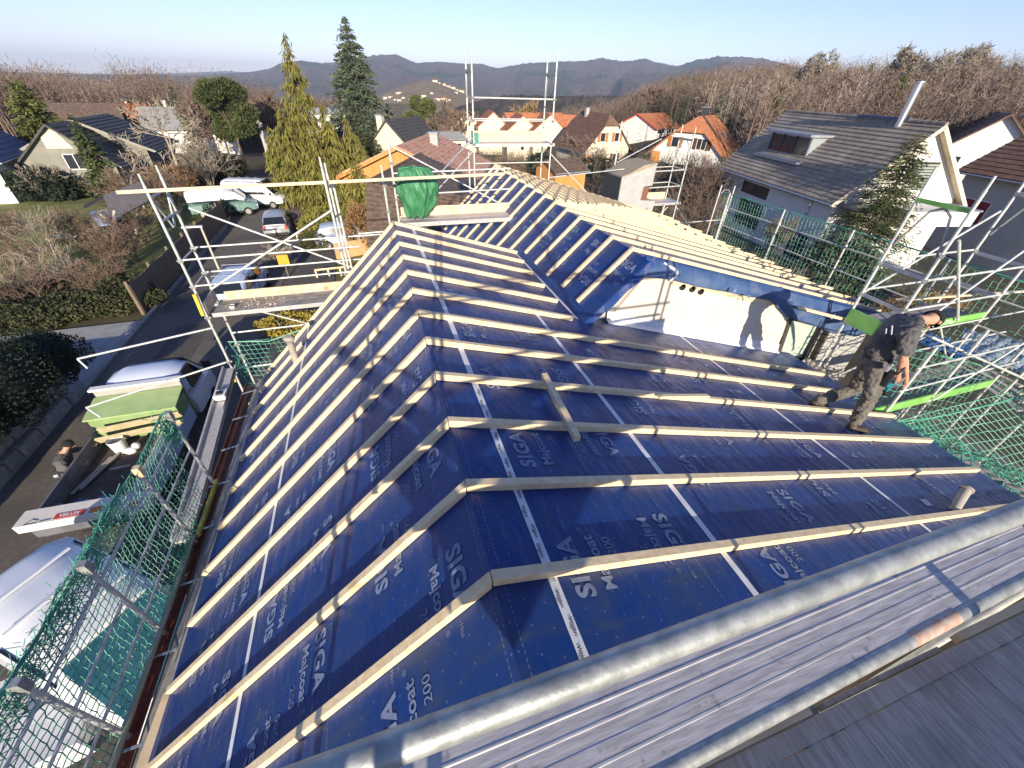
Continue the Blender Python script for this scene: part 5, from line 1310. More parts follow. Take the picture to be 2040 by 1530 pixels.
def car(label, loc, rz, paint, L=4.2, Wd=1.76, H=1.5, kind='hatch', name='parked_car', cat='car', lower=None, group=None, rails=False):
    t = thing(name, label, cat, loc, rz, group)
    w = Wd / 2; l = L / 2
    if kind == 'hatch':
        body = [(-l, w * .72, w * .72, .40, .86), (-l + .12, w * .93, w * .9, .28, 1.0), (-l + .9, w, w * .95, .2, 1.0), (0, w, w * .95, .2, .98), (l - 1.25, w, w * .93, .2, .95), (l - .35, w * .95, w * .85, .25, .80), (l, w * .74, w * .68, .36, .66)]
        cab = [(-l + .14, w * .82, w * .70, .95, 1.02), (-l + .45, w * .9, w * .74, .95, H - .08), (-l + 1.0, w * .92, w * .76, .95, H), (.1, w * .92, w * .76, .95, H), (.55, w * .92, w * .74, .94, H - .07), (l - 1.05, w * .9, w * .8, .92, .97)]
    else:   # van: tall box with short bonnet
        body = [(-l, w * .92, w * .9, .35, 1.1), (-l + .05, w, w * .97, .25, 1.15), (0, w, w * .98, .22, 1.15), (l - 1.0, w, w * .96, .22, 1.12), (l - .25, w * .95, w * .85, .28, .98), (l, w * .8, w * .72, .38, .8)]
        cab = [(-l + .02, w * .95, w * .84, 1.1, H - .1), (-l + .25, w * .97, w * .86, 1.1, H), (.2, w * .97, w * .86, 1.1, H), (l - 1.45, w * .97, w * .84, 1.1, H - .04), (l - .55, w * .93, w * .82, 1.05, 1.12)]
    loft(body, 'body', lower or paint, t)
    loft(cab, 'cabin', paint, t)
    # glass panels follow the cabin, 8 mm proud
    zb, zt = cab[0][3] + .06, H - .14
    xs = [(-l + .62, -.2), (-.12, .62)] if kind == 'hatch' else [(-l + .35, -.75), (-.65, .45), (.55, l - 1.35)]
    for s in (1, -1):
        for a, b_ in xs:
            mb = MB(); wb, wt = w * .915 + .012, w * .80 + .01
            mb.hexa([(a, s * (wb - .02), zb), (b_, s * (wb - .02), zb), (b_ - .04, s * (wt - .02), zt), (a + .06, s * (wt - .02), zt), (a, s * (wb + .012), zb), (b_, s * (wb + .012), zb), (b_ - .04, s * (wt + .012), zt), (a + .06, s * (wt + .012), zt)])
            mb.part('side_window', GLASS_DARK, t, local=True)
    if kind == 'hatch':
        rw = [(-l + .16, 1.0), (-l + .47, H - .1)]; fwn = [(l - 1.06, 1.0), (.58, H - .1)]
    else:
        rw = [(-l - .005, 1.25), (-l + .03, H - .22)]; fwn = [(l - .60, 1.12), (l - 1.40, H - .1)]
    for nm, ((xa, za), (xb, zb2)), s in (('rear_window', rw, -1), ('windscreen', fwn, 1)):
        mb = MB(); mb.hexa([(xa, -w * .78, za), (xa, w * .78, za), (xb, w * .66, zb2), (xb, -w * .66, zb2), (xa + s * .035, -w * .78, za + .02), (xa + s * .035, w * .78, za + .02), (xb + s * .035, w * .66, zb2 + .02), (xb + s * .035, -w * .66, zb2 + .02)])
        mb.part(nm, GLASS_DARK, t, local=True)
    for x in (-l + .75, l - .8):
        for s in (1, -1): wheel(t, (x, s * (w - .10), .31), .31)
    for s in (1, -1):
        MB().box((l - .06, s * w * .62, .68), (.12, .3, .12)).part('headlight', FRAME_W, t, local=True)
        MB().box((-l + .05, s * w * .76, .82), (.1, .16, .22)).part('tail_light', RED, t, local=True)
        MB().box((l - 1.15 if kind == 'hatch' else l - .75, s * (w + .08), 1.02 if kind == 'hatch' else 1.2), (.1, .16, .13)).part('wing_mirror', BLACK_PLASTIC, t, local=True)
        if rails: MB().tube((-l + .7, s * w * .68, H + .05), (.4, s * w * .68, H + .05), .018, 6).part('roof_rail', RIM, t, local=True)
    for s in (1, -1):
        for x in ((-.25, .75, -1.05) if kind == 'hatch' else (-.7, .5, l - 1.3)):
            MB().box((x, s * (w * .985), .66), (.014, .02, .66)).part('door_seam', BLACK_PLASTIC, t, local=True)
            MB().box((x + .16, s * (w + .004), .90), (.14, .02, .035)).part('door_handle', BLACK_PLASTIC, t, local=True)
        MB().box((0, s * (w * 1.0), .30), (L * .5, .03, .08)).part('side_trim', BLACK_PLASTIC, t, local=True)
    if kind == 'van':
        for x in (-1.3, -.6, .1): MB().box((x, 0, H + .008), (.05, w * 1.3, .022)).part('roof_rib', paint, t, local=True)
    MB().box((-l + .02, 0, .42), (.08, Wd * .8, .18)).part('bumper', BLACK_PLASTIC, t, local=True)
    if rails:
        for x in (-l + .9, .2): MB().tube((x, -w * .75, H + .08), (x, w * .75, H + .08), .018, 6).part('roof_bar', RIM, t, local=True)
    MB().box((-l - .01, 0, .62), (.02, .5, .11)).part('number_plate', FRAME_W, t, local=True)
    return t
g7 = lambda x, y: (x, y, gz(x, y) + .035)
p = ground_at(555, 480); car('silver hatchback parked at the kerb on the road beyond the scaffold', g7(p.x - .1, p.y + 2.1), rad(94), SILVER_PAINT)
p = ground_at(486, 604); car('pale blue estate car with roof bars parked behind the left scaffold', g7(p.x, p.y + .8), rad(86), BLUE_PAINT, rails=True, L=4.3)
p = ground_at(452, 432); car('white and green camper van parked at the far end of the road', g7(p.x, p.y + .6), rad(12), WHITE_PAINT, L=4.6, Wd=1.9, H=2.0, kind='van', name='camper_van', cat='van', lower=TEAL_PAINT)
p = ground_at(512, 416); t = car('white delivery van with black bumper parked beyond the camper van', g7(p.x + .2, p.y + .8), rad(-14), WHITE_PAINT, L=4.6, Wd=1.9, H=2.2, kind='van', name='delivery_van', cat='van')
p = on(692, 500, z=-6.9); car('dark car with pale roof edge half hidden behind the lower gable', g7(p.x + .2, p.y + 1.4), rad(0), BLUE_PAINT)
# white van parked close under the eaves guard
vn = car('white van with blue tinted windscreen parked right under the eaves guard net', (-5.75, 3.75, -6.97), math.atan2(-.60, .80), WHITE_PAINT, L=4.0, Wd=1.9, H=2.2, kind='van', name='white_van', cat='van')
for ch in vn.children:
    if ch.name.startswith('windscreen'): ch.data.materials[0] = mat('teal_glass', (.015, .075, .12), (.03, .13, .18), rough=.12, scale=2)

# tipper truck on the road
tr = thing('flatbed_truck', 'white flatbed truck with open grey bed and green box behind its cab', 'truck', (-7.35, 8.9, -6.965), math.pi / 2)
# local X = forward (+Y in the world), local Y = towards the left (-X)
loft([(1.75, .98, .95, .55, 1.35), (1.8, 1.0, .98, .5, 1.4), (2.6, 1.0, .97, .45, 1.4), (3.3, .97, .93, .45, 1.3), (3.75, .9, .8, .5, 1.05), (3.85, .75, .7, .55, .95)], 'cab_body', WHITE_PAINT, tr)
loft([(1.72, .95, .82, 1.35, 2.12), (1.9, .98, .86, 1.35, 2.22), (2.4, .98, .85, 1.35, 2.22), (2.75, .97, .83, 1.33, 2.1), (3.35, .93, .82, 1.22, 1.34)], 'cab_roof', mat('pale_blue_white_paint', (.58, .64, .76), rough=.3, coat=.4), tr)
mb = MB(); mb.hexa([(3.36, -.8, 1.36), (3.36, .8, 1.36), (2.78, .7, 2.08), (2.78, -.7, 2.08), (3.40, -.8, 1.37), (3.40, .8, 1.37), (2.82, .7, 2.10), (2.82, -.7, 2.10)]); mb.part('windscreen', GLASS_DARK, tr, local=True)
for s in (1, -1):
    mb = MB(); mb.hexa([(2.0, s * .965, 1.45), (2.95, s * .955, 1.42), (2.55, s * .87, 2.04), (2.05, s * .88, 2.06), (2.0, s * .99, 1.45), (2.95, s * .98, 1.42), (2.55, s * .90, 2.04), (2.05, s * .91, 2.06)]); mb.part('side_window', GLASS_DARK, tr, local=True)
    MB().box((3.05, s * 1.12, 1.6), (.1, .2, .3)).part('wing_mirror', BLACK_PLASTIC, tr, local=True)
    MB().box((3.78, s * .62, .92), (.1, .36, .2)).part('headlight', FRAME_W, tr, local=True)
    wheel(tr, (2.95, s * .88, .36), .36, .24); wheel(tr, (-.9, s * .86, .36), .36, .3)
# bed: floor, side boards, tail board carrying adverts
DKGREY = mat('grey_side_board', (.10, .11, .13), (.16, .17, .19), rough=.5, scale=3)
MB().bx(-2.15, 1.55, -1.0, 1.0, .78, .9).part('bed_floor', mat('brown_bed_floor', (.06, .045, .04), (.10, .08, .07), rough=.85, scale=4), tr, local=True)
MB().bx(-2.15, 1.3, .98, 1.03, .88, 1.3).part('side_board', DKGREY, tr, local=True); MB().bx(-2.15, 1.3, -1.03, -.98, .88, 1.3).part('side_board', BLUE_PAINT, tr, local=True)
MB().bx(-2.0, 1.5, -.5, .5, .5, .78).part('chassis', BLACK_PLASTIC, tr, local=True)
tb_ = MB().bx(-2.2, -2.15, -1.05, 1.05, .86, 1.3).part('tail_board', DKGREY, tr, local=True)
hr = MB(); hr.bx(1.5, 1.58, -1.0, 1.0, .9, 2.1); hb_ = hr.part('head_rack', mat('perforated_rack', (.32, .31, .28), (.4, .39, .36), rough=.6, scale=3), tr, local=True)
for k in range(14):
    MB().bx(1.47, 1.5, -.92 + k * .138, -.84 + k * .138, 1.45, 1.75).part('rack_slot', BLACK_PLASTIC, hb_, local=True)
MB().bx(1.44, 1.62, -1.05, 1.05, 2.1, 2.16).part('rack_bar', FRAME_W, hb_, local=True)
# load of the truck
bx_ = thing('tool_box', 'long green tool box lying across the truck bed behind the cab', 'tool box', (-7.35, 9.95, -6.06))
mb = MB(); mb.bx(-8.35, -6.35, 9.62, 10.32, -6.05, -5.25); mb.part('box_body', mat('dull_green_box', (.20, .30, .12), (.26, .36, .16), rough=.6, scale=3), bx_, bevel=.02)
mb = MB(); mb.prism([(-8.38, 9.55, -5.24), (-8.38, 10.36, -5.10), (-8.38, 10.36, -5.06), (-8.38, 9.55, -5.20)], (2.06, 0, 0)); mb.part('box_lid', mat('light_green_lid', (.30, .42, .17), (.36, .48, .22), rough=.5, scale=3), bx_)
for k in range(2):
    mb = MB(); mb.beam((-8.1 - .1 * k, 9.42 - .12 * k, -5.5 - .22 * k), (-6.3, 9.56 - .12 * k, -5.45 - .2 * k), .05, .22, (0, -.5, 1)); o = mb.part('packing_board', ROCKWOOL); props(o, ('upper' if k == 0 else 'lower') + ' tan packing board leaning against the green tool box', 'board')
b = thing('bucket', 'white plastic bucket standing in the truck bed', 'bucket', (-7.75, 9.15, -6.06))
mb = MB(); mb.tube((-7.75, 9.15, -6.05), (-7.75, 9.15, -5.66), .15, 16, .18, cap=False); mb.tube((-7.75, 9.15, -6.05), (-7.75, 9.15, -6.03), .15, 16); mb.part('bucket_body', FRAME_W, b, smooth=True); MB().tube((-7.75, 9.15, -5.68), (-7.75, 9.15, -5.65), .185, 16, cap=False).part('bucket_rim', FRAME_W, b); MB().tube((-7.75, 9.15, -5.76), (-7.75, 9.15, -5.75), .16, 16).part('bucket_content', PLY_GREY, b)
mb = MB(); mb.ball((-7.45, 8.95, -5.95), .12, 10, 7, sc=(1.2, .9, .8)); mb.ball((-7.35, 9.05, -5.9), .1, 10, 7); o = mb.part('plastic_bag', FRAME_W, smooth=True); props(o, 'crumpled white bag beside the white bucket in the truck bed', 'bag')
for k, (x, dy) in enumerate(((-8.1, 0), (-7.98, .12))):
    o = MB().beam((x - .12, 7.75 + dy, -6.0), (x + .25, 8.85 + dy, -5.98), .06, .04).part('wood_strip', BEIGE); props(o, ('narrow timber strip lying in the truck bed right against the dark side board', 'narrow timber strip lying in the truck bed just off the dark side board')[k], 'timber', 'timber strips in the truck bed')
o = MB().beam((-7.72, 8.4, -6.0), (-7.3, 8.42, -6.0), .05, .04).part('wood_strip', BEIGE); props(o, 'short timber strip lying crosswise in the truck bed', 'timber')
for k, (x, c_) in enumerate(((-6.72, 'blue'), (-6.5, 'pale blue'), (-6.60, 'grey'))):
    z = -5.92 if k < 2 else -5.72
    mb = MB(); mb.tube((x, 6.9, z), (x, 9.2, z), .12, 16); o = mb.part('membrane_roll', [BLUE_PAINT, mat('violet_wrap', (.28, .3, .5), (.36, .38, .58), rough=.4, scale=3), SILVER_PAINT][k], smooth=True); props(o, f'{c_} wrapped roll of roofing membrane lying along the right side of the truck bed', 'roll')
foil('plastic_sheet', 'crumpled blue sheet in the rear corner of the truck bed', (-7.75, 7.15, -5.9), .95, .45, -5.92, mat('violet_blue_sheet', (.12, .16, .36), (.26, .3, .5), rough=.4, scale=5, bump=.4), 0, .1)
# long cardboard carton lying on the tail board
ct = thing('carton', 'long white carton with red lettering lying across the tail of the truck', 'carton', (-7.1, 6.7, -5.68))
bd = MB().box((-7.22, 6.66, -5.56), (2.3, .42, .2), rad(-2)).part('carton_body', mat('white_card', (.66, .62, .55), (.72, .68, .6), rough=.7, scale=4), ct)
lb = MB(); lb.box((-7.45, 6.56, -5.455), (.52, .13, .008), rad(-2)); lab_ = lb.part('red_label', RED, bd)
mb = MB(); put_text(mb, 'VELUX', .12, (-7.45, 6.56, -5.448), (1, -.03, 0), (.03, 1, 0), bold=.02); mb.part('lettering', WHITE_PRINT, lab_)
MB().box((-7.0, 6.55, -5.455), (.2, .14, .008), rad(-2)).part('orange_label', ORANGE, bd); MB().box((-6.3, 6.5, -5.455), (.14, .14, .008), rad(-2)).part('red_label', RED, bd)
mb = MB()
mb.beam((-8.2, 6.5, -5.453), (-8.1, 6.62, -5.453), .012, .006); mb.beam((-8.1, 6.62, -5.453), (-7.98, 6.56, -5.453), .012, .006); mb.beam((-8.2, 6.5, -5.453), (-7.98, 6.5, -5.453), .01, .006); mb.beam((-7.95, 6.52, -5.453), (-7.76, 6.53, -5.453), .02, .006); mb.part('printed_logo', TAPE_INK, bd)

# insulation packs and pallets at the bottom left corner
k = 0
for (px, py, z, w, l, hh, lab) in ((60, 1470, -5.6, 1.1, .8, .5, 'white wrapped board stack near the bottom left corner'), (120, 1395, -5.9, .9, .6, .35, 'smaller white wrapped board stack beside the white van'), (15, 1400, -6.1, .9, .9, .5, 'white wrapped pack at the left edge below the net')):
    c = on(px, py, z=z)
    s_ = thing('board_stack', lab, 'stack', (c.x, c.y, z - hh))
    for j in range(3): MB().box((c.x + RND.uniform(-.02, .02), c.y, z - hh + (j + .5) * hh / 3), (w, l, hh / 3 - .02), .25).part('board', MINERAL, s_)
# ------------------------------------------------------------------ the street on the left
# retaining wall of big limestone blocks
wl = thing('retaining_wall', 'retaining wall of rough pale limestone blocks beside the road', 'wall', (-11.6, 10, -7))
for r_ in range(4):
    y = 3.0 + .4 * (r_ % 2)
    while y < 13.2 - r_ * .35:
        l_ = RND.uniform(.55, 1.05); hgt = .45
        x = -11.35 - .18 * r_ + RND.uniform(-.04, .04)
        MB().box((x, y + l_ / 2, -7 + .45 * r_ + .225), (.7, l_ - .035, hgt - .03), RND.uniform(-.04, .04)).part('stone', STONE, wl, bevel=.05)
        y += l_
MB().bx(-16, -11.9, 2.6, 12.8, -7.2, -5.35).part('earth_fill', GROUND, wl)
# dark clipped hedges
def leaf_mass(name, ellipsoids, n, size, m, seed, parent=None, inner=True, shell=.75, local=False):
    g = np.random.default_rng(seed); C_, D_ = [], []
    tot = sum(e[1][0] * e[1][1] + e[1][1] * e[1][2] for e in ellipsoids)
    for (c, r) in ellipsoids:
        k = int(n * (r[0] * r[1] + r[1] * r[2]) / tot)
        d = g.normal(size=(k, 3)); d /= np.linalg.norm(d, axis=1, keepdims=True)
        q = (shell + (1.08 - shell) * g.random((k, 1)) ** .6)
        q *= 1 + .10 * np.sin(d[:, :1] * 7 + d[:, 1:2] * 5 + seed)
        C_.append(np.array(c) + d * np.array(r) * q); D_.append(d + g.normal(size=(k, 3)) * .8)
    V, F = cards(np.concatenate(C_), np.concatenate(D_), g.uniform(.6, 1.4, sum(len(x) for x in C_)) * size, g.uniform(.6, 1.2, sum(len(x) for x in C_)) * size * .6, g)
    return link(name, np_mesh(name, V, F), m, parent, local)
def bush(label, ells, n, size, m, seed, group=None, core=None, stem=True, name='shrub', cat='shrub'):
    c = ells[0][0]; t = thing(name, label, cat, (c[0], c[1], gz(c[0], c[1])), group=group)
    leaf_mass('foliage', ells, n, size, m, seed, t)
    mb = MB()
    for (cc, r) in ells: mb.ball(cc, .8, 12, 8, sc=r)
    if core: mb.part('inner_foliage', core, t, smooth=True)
    return t
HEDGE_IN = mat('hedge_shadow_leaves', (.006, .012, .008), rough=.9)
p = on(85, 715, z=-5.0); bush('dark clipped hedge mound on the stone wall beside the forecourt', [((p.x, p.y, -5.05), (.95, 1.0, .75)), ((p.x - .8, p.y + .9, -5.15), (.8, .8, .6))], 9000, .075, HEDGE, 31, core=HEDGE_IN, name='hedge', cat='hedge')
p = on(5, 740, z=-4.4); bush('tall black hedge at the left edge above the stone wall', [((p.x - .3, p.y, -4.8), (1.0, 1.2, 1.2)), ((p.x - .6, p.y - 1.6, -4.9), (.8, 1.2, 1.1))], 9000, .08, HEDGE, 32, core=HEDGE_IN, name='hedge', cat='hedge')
# wooden fence along the road, board by board
fe = thing('board_fence', 'weathered close-boarded fence along the left of the road', 'fence', (-11.5, 24, -7))
y = 20.2
while y < 38:
    x = roadx(y) - .35; z = gz(x, y)
    MB().bx(x - .015, x + .015, y, y + .235, z + .05, z + 1.45 + RND.uniform(-.02, .02)).part('board', WOODFENCE, fe)
    y += .25
for k in range(8):
    y = 20.2 + k * 2.5; x = roadx(y) - .42; MB().bx(x - .06, x + .06, y - .06, y + .06, gz(x, y), gz(x, y) + 1.6).part('fence_post', WOODFENCE, fe)
# gate post beside the forecourt
# street lamp
lp = on(455, 580, z=-7); lt = on(408, 452, y=lp.y)
lm = thing('street_lamp', 'slim pale street lamp with flat angled head beside the road', 'lamp', (lp.x, lp.y, -7))
b0 = Vector((lp.x, lp.y, -7)); topz = on(404, 452, y=lp.y).z
MB().tube(b0, (lp.x, lp.y, topz), .06, 10, .045).part('lamp_post', mat('pale_lamp_post', (.5, .49, .38), rough=.5), lm, smooth=True)
MB().box((lp.x - .35, lp.y, topz + .03), (.85, .16, .07)).part('lamp_head', mat('lamp_head', (.6, .6, .6), rough=.4), lm)
# yellow sign board on the lawn edge
p = on(567, 527, z=-6.2); sg = thing('sign', 'small orange board on a post at the edge of the lawn', 'sign', (p.x, p.y, -7))
MB().box((p.x, p.y, -5.95), (.55, .05, .55)).part('sign_board', mat('orange_board', (.72, .36, .03), rough=.5), sg); MB().box((p.x, p.y + .04, -6.6), (.06, .06, .9)).part('sign_post', WOODFENCE, sg)
# plywood panel and garden rail by the garage
a = on(668, 505, z=-6.6); b_ = on(760, 488, z=-6.6); o = MB().beam(a + Vector((0, 0, .1)), b_ + Vector((0, 0, .1)), .04, 1.0).part('plywood_panel', mat('plywood', (.5, .31, .15), (.58, .38, .2), rough=.7, scale=3)); props(o, 'orange plywood panel standing by the garage behind the gable', 'panel')
for i, (q0, q1, lab) in enumerate((((590, 465), (735, 448), 'timber rail fence in front of the golden conifers'), ((628, 538), (700, 530), 'low timber edge beside the lawn under the scaffold'))):
    a, b_ = on(*q0, z=-6.5), on(*q1, z=-6.5); f = thing('rail_fence', lab, 'fence', (a.x, a.y, -7)); MB().beam(a, b_, .06, .1).part('rail', TIMBER_PALE, f)
    for k in range(4): c = a.lerp(b_, k / 3); MB().box((c.x, c.y, -6.75), (.09, .09, .6)).part('post', TIMBER_PALE, f)
# log play frame in the garden with a small roof
pf = thing('play_frame', 'log play frame with small tiled roof in the garden on the left', 'play frame', tuple(on(240, 470, z=-7)))
def lg(a, b_, r=.09): MB().tube(a, b_, r, 8, r * .85).part('log', LOG, pf)
def v(px, py, D): return at(px, py, D)
D0 = (on(225, 520, z=-7) - CAM).dot(_fw)
D1 = (on(270, 478, z=-7.1) - CAM).dot(_fw)
lg(v(224, 518, D0), v(228, 420, D0)); lg(v(270, 478, D1), v(277, 402, D1)); lg(v(232, 455, D0), v(266, 482, D1), .07); lg(v(195, 422, D0 + 1), v(222, 445, D0), .08); lg(v(228, 440, D0), v(272, 412, D1), .07)
mb = MB(); mb.prism([v(206, 392, D0 + 2.5), v(285, 362, D1 + 3), v(300, 400, D1 + .5), v(228, 440, D0 + .3)], (0, 0, .08)); mb.part('frame_roof', mat('weathered_tile', (.2, .17, .15), (.3, .26, .23), rough=.9, scale=8), pf)
mb = MB(); mb.prism([v(166, 412, D0 + 3), v(206, 390, D0 + 3), v(212, 394, D0 + 3), v(172, 416, D0 + 3)], (0, 0, .05)); mb.part('awning_edge', BLACK_PLASTIC, pf)
mb = MB(); mb.beam(v(196, 420, D0 + 2), v(215, 448, D0 + .5), .9, .04); mb.part('slide', BLUE_PAINT, pf)
# garden path edge, bench, light
a, b_ = on(0, 443, z=-7), on(190, 428, z=-7.2); strip('garden_path', [(a.x, a.y), ((a.x + b_.x) / 2, (a.y + b_.y) / 2 - .5), (b_.x, b_.y)], [(a.x, a.y + 1.4), ((a.x + b_.x) / 2, (a.y + b_.y) / 2 + .8), (b_.x, b_.y + 1.2)], .03, CONCRETE)
p = on(126, 478, z=-6.8); bn = thing('bench', 'small pale bench with green cushion on the garden lawn', 'bench', (p.x, p.y, -7)); MB().box((p.x, p.y, -6.62), (1.6, .4, .06), .2).part('seat', LOG, bn); MB().box((p.x + .1, p.y + .05, -6.54), (.9, .36, .1), .2).part('cushion', TEAL_PAINT, bn)
for s in (-.6, .6): MB().box((p.x + s, p.y + s * .2, -6.83), (.08, .36, .36), .2).part('leg', LOG, bn)
a, b_ = on(150, 590, z=-6.6), on(196, 578, z=-6.6); o = MB().beam(a, b_, .5, .5).part('garden_chest', SLATE); props(o, 'dark garden chest among the shadowed shrubs on the left', 'chest')
# ------------------------------------------------------------------ trees
def trunk_mesh(h, r, lean=(0, 0), n=8, seg=5, top=.1):
    mb = MB(); pts = []
    for i in range(seg + 1):
        t = i / seg; pts.append((Vector((lean[0] * t * h, lean[1] * t * h, t * h)), r * (1 - t) + r * top * t))
    for (a, ra), (b, rb) in zip(pts[:-1], pts[1:]): mb.tube(a, b, ra, n, rb, cap=False)
    return mb
def conifer_VF(h, rbase, z0, n_wh, per, size, seed, droop=.35, shape=1.0, den=1.0, hang=0.0, asp=.34, gap=.0):
    """whorls of limbs carrying needle sprays; returns foliage VF and limb VF"""
    g = np.random.default_rng(seed)
    C_, D_, S_, L0, L1 = [], [], [], [], []
    for i in range(n_wh):
        t = (i + g.uniform(-.3, .3)) / n_wh
        z = z0 + (h - z0) * max(0, t)
        rr = rbase * (1 - max(0, t)) ** shape * (1 + .10 * math.sin(i * 2.3)) + .08
        for k in range(per):
            if g.random() < gap: continue
            a = g.uniform(0, 2 * math.pi); L_ = rr * g.uniform(.65, 1.1)
            d = np.array([math.cos(a), math.sin(a), 0])
            m = max(4, int(L_ / size * 3.2 * den))
            q = np.sort(g.random(m) ** .7)
            P = np.array([0, 0, z]) + d * (L_ * q)[:, None]; P[:, 2] += -droop * L_ * q ** 1.5 + .10 * L_ * np.maximum(0, q - .75) * 2
            side = np.cross(d, [0, 0, 1.])
            off = g.normal(size=(m, 1)) * (.16 + .30 * (1 - q[:, None])) * L_ * .55
            P = P + side * off + g.normal(size=(m, 3)) * size * .25
            dd = d * .8 + side * np.sign(off) * .6 + np.array([0, 0, -.25 - hang]) + g.normal(size=(m, 3)) * .35
            C_.append(P); D_.append(dd); S_.append(np.full(m, size * (1.0 if t < .85 else .75)))
            L0.append([0, 0, z]); L1.append([d[0] * L_ * .85, d[1] * L_ * .85, z - droop * L_ * .75])
    C_, D_, S_ = np.concatenate(C_), np.concatenate(D_), np.concatenate(S_)
    S_ = S_ * g.uniform(.6, 1.35, len(S_))
    return cards(C_, D_, S_ * (1.0 + hang * .5), S_ * asp, g), rods(np.array(L0), np.array(L1), .035, .012, 4)
def conifer(label, base, h, rbase, m, seed, z0=1.0, n_wh=26, per=9, size=.5, droop=.35, shape=1.0, den=1.0, hang=0.0, asp=.34, rz=0, name='conifer_tree', group=None, lean=(0, 0), trunk_r=None, gap=0.0):
    t = thing(name, label, 'tree', tuple(base), rz, group)
    trunk_mesh(h * .97, trunk_r or h * .016 + .05, lean).part('trunk', BARK, t, local=True, smooth=True)
    f, l = conifer_VF(h, rbase, z0, n_wh, per, size, seed, droop, shape, den, hang, asp, gap)
    link('crown', np_mesh('crown', *f), m, t, local=True)
    link('limbs', np_mesh('limbs', *l), BARK, t, local=True)
    return t
def base_of(px_top, py_top, D):
    p = at(px_top, py_top, D); z = gz(p.x, p.y); return Vector((p.x, p.y, z)), p.z - z
# tall blue-green spruce
b, h = base_of(684, 27, 46); conifer('tall blue-green spruce rising above the roofs and hills', b, h, 6.4, NEEDLE_BLUE, 1, z0=1.5, n_wh=44, per=14, size=.46, droop=.30, shape=.85, den=1.7, gap=.08)
# golden weeping conifer: main leader and side leaders
def weeping(label, base, leaders, seed, size=.34):
    g = np.random.default_rng(seed)
    t = thing('weeping_conifer', label, 'tree', tuple(base)); fs, ls = [], []
    mb = MB()
    for (dx, dy, h, r, z0, nw, per) in leaders:
        f, l = conifer_VF(h, r, z0, nw, per, size, int(g.integers(1e6)), droop=.5, shape=.85, den=1.9, hang=1.3, asp=.28, gap=.1)
        for k in (f, l): k[0][:, 0] += dx; k[0][:, 1] += dy
        fs.append(f); ls.append(l); mb.tube((dx * .3, dy * .3, 0), (dx, dy, h * .96), .16, 8, .03)
    link('crown', np_mesh('crown', *joinVF(fs)), GOLDEN, t, local=True); link('limbs', np_mesh('limbs', *joinVF(ls)), BARK, t, local=True)
    mb.part('trunk', BARK, t, local=True, smooth=True); return t
pt = at(560, 78, 30); gzb = gz(pt.x, pt.y)
weeping('golden weeping conifer with pointed leader and drooping sprays beside the road', (pt.x + .3, pt.y, gzb), [(0, 0, pt.z - gzb + .4, 2.3, 3.4, 34, 5), (-1.6, -.9, 7.4, 2.7, 1.2, 18, 8), (1.7, -1.2, 7.7, 2.7, .6, 20, 8), (3.2, .2, 6.6, 2.4, .5, 16, 7), (-2.9, .3, 6.0, 2.2, 1.0, 14, 7), (.4, -2.0, 5.8, 2.8, .3, 16, 8), (4.1, -.6, 5.0, 1.9, .3, 12, 7)], 5)
p = at(712, 345, 26); conifer('bushy golden conifer at the foot of the weeping one by the dark garage roof', (p.x, p.y, gz(p.x, p.y)), p.z - gz(p.x, p.y) + .6, 1.7, GOLDEN, 8, z0=.1, n_wh=20, per=12, size=.36, droop=.1, shape=.6, hang=.7, asp=.3)
p = at(715, 420, 25); bush('reddish brown bush between the golden conifers and the garage', [((p.x, p.y, -5.7), (1.0, 1.0, 1.5))], 5200, .16, BROWNLEAF, 41)
p = at(655, 420, 27); bush('low olive shrub under the golden weeping conifer', [((p.x, p.y, -6.0), (2.0, 1.2, 1.1))], 6000, .2, GOLDEN, 42)
p = at(628, 495, 26); bush('small olive shrub on the lawn beyond the scaffold rails', [((p.x, p.y, -6.4), (.9, .8, .6))], 2600, .13, OLIVE, 43)
# pines
def pine(label, base, ells, trunk_h, m, n, size, seed, tr=.2):
    t = thing('pine_tree', label, 'tree', tuple(base)); fs = []
    for j, (c, r) in enumerate(ells):
        g = np.random.default_rng(seed + j); k = int(n * r[0] * r[2])
        d = g.normal(size=(k, 3)); d /= np.linalg.norm(d, axis=1, keepdims=True); q = .55 + .5 * g.random((k, 1)) ** .7
        fs.append(cards(np.array(c) + d * np.array(r) * q, d + np.array([0, 0, .5]) + g.normal(size=(k, 3)) * .5, g.uniform(.6, 1.3, k) * size, g.uniform(.6, 1.2, k) * size * .45, g))
    link('crown', np_mesh('crown', *joinVF(fs)), m, t, local=True)
    mb = trunk_mesh(trunk_h, tr)
    for (c, r) in ells: mb.tube((0, 0, trunk_h * .55), c, tr * .4, 6, .03)
    mb.part('trunk', BARK, t, local=True, smooth=True); return t
b, h = base_of(436, 168, 48)
pine('broad dark pine behind the bare pale shrubs left of the weeping conifer', b, [((RND.uniform(-2.4, 2.4), RND.uniform(-2, 2), h * RND.uniform(.45, .97)), (1.5, 1.5, 1.1)) for k in range(15)] + [((0, 0, h - 1), (1.2, 1.2, 1.0))], h * .9, PINE, 900, .32, 60)
b, h = base_of(827, 188, 62)
pine('round bright green pine in the middle distance right of the tall spruce', b, [((RND.uniform(-2, 2), RND.uniform(-1.6, 1.6), h * .42 + RND.uniform(0, h * .5)), (1.5, 1.4, 1.2)) for k in range(13)] + [((0, 0, h - .9), (1.1, 1.1, .9))], h * .85, foliage('bright_pine', (.05, .075, .02), (.14, .16, .05)), 800, .32, 80)
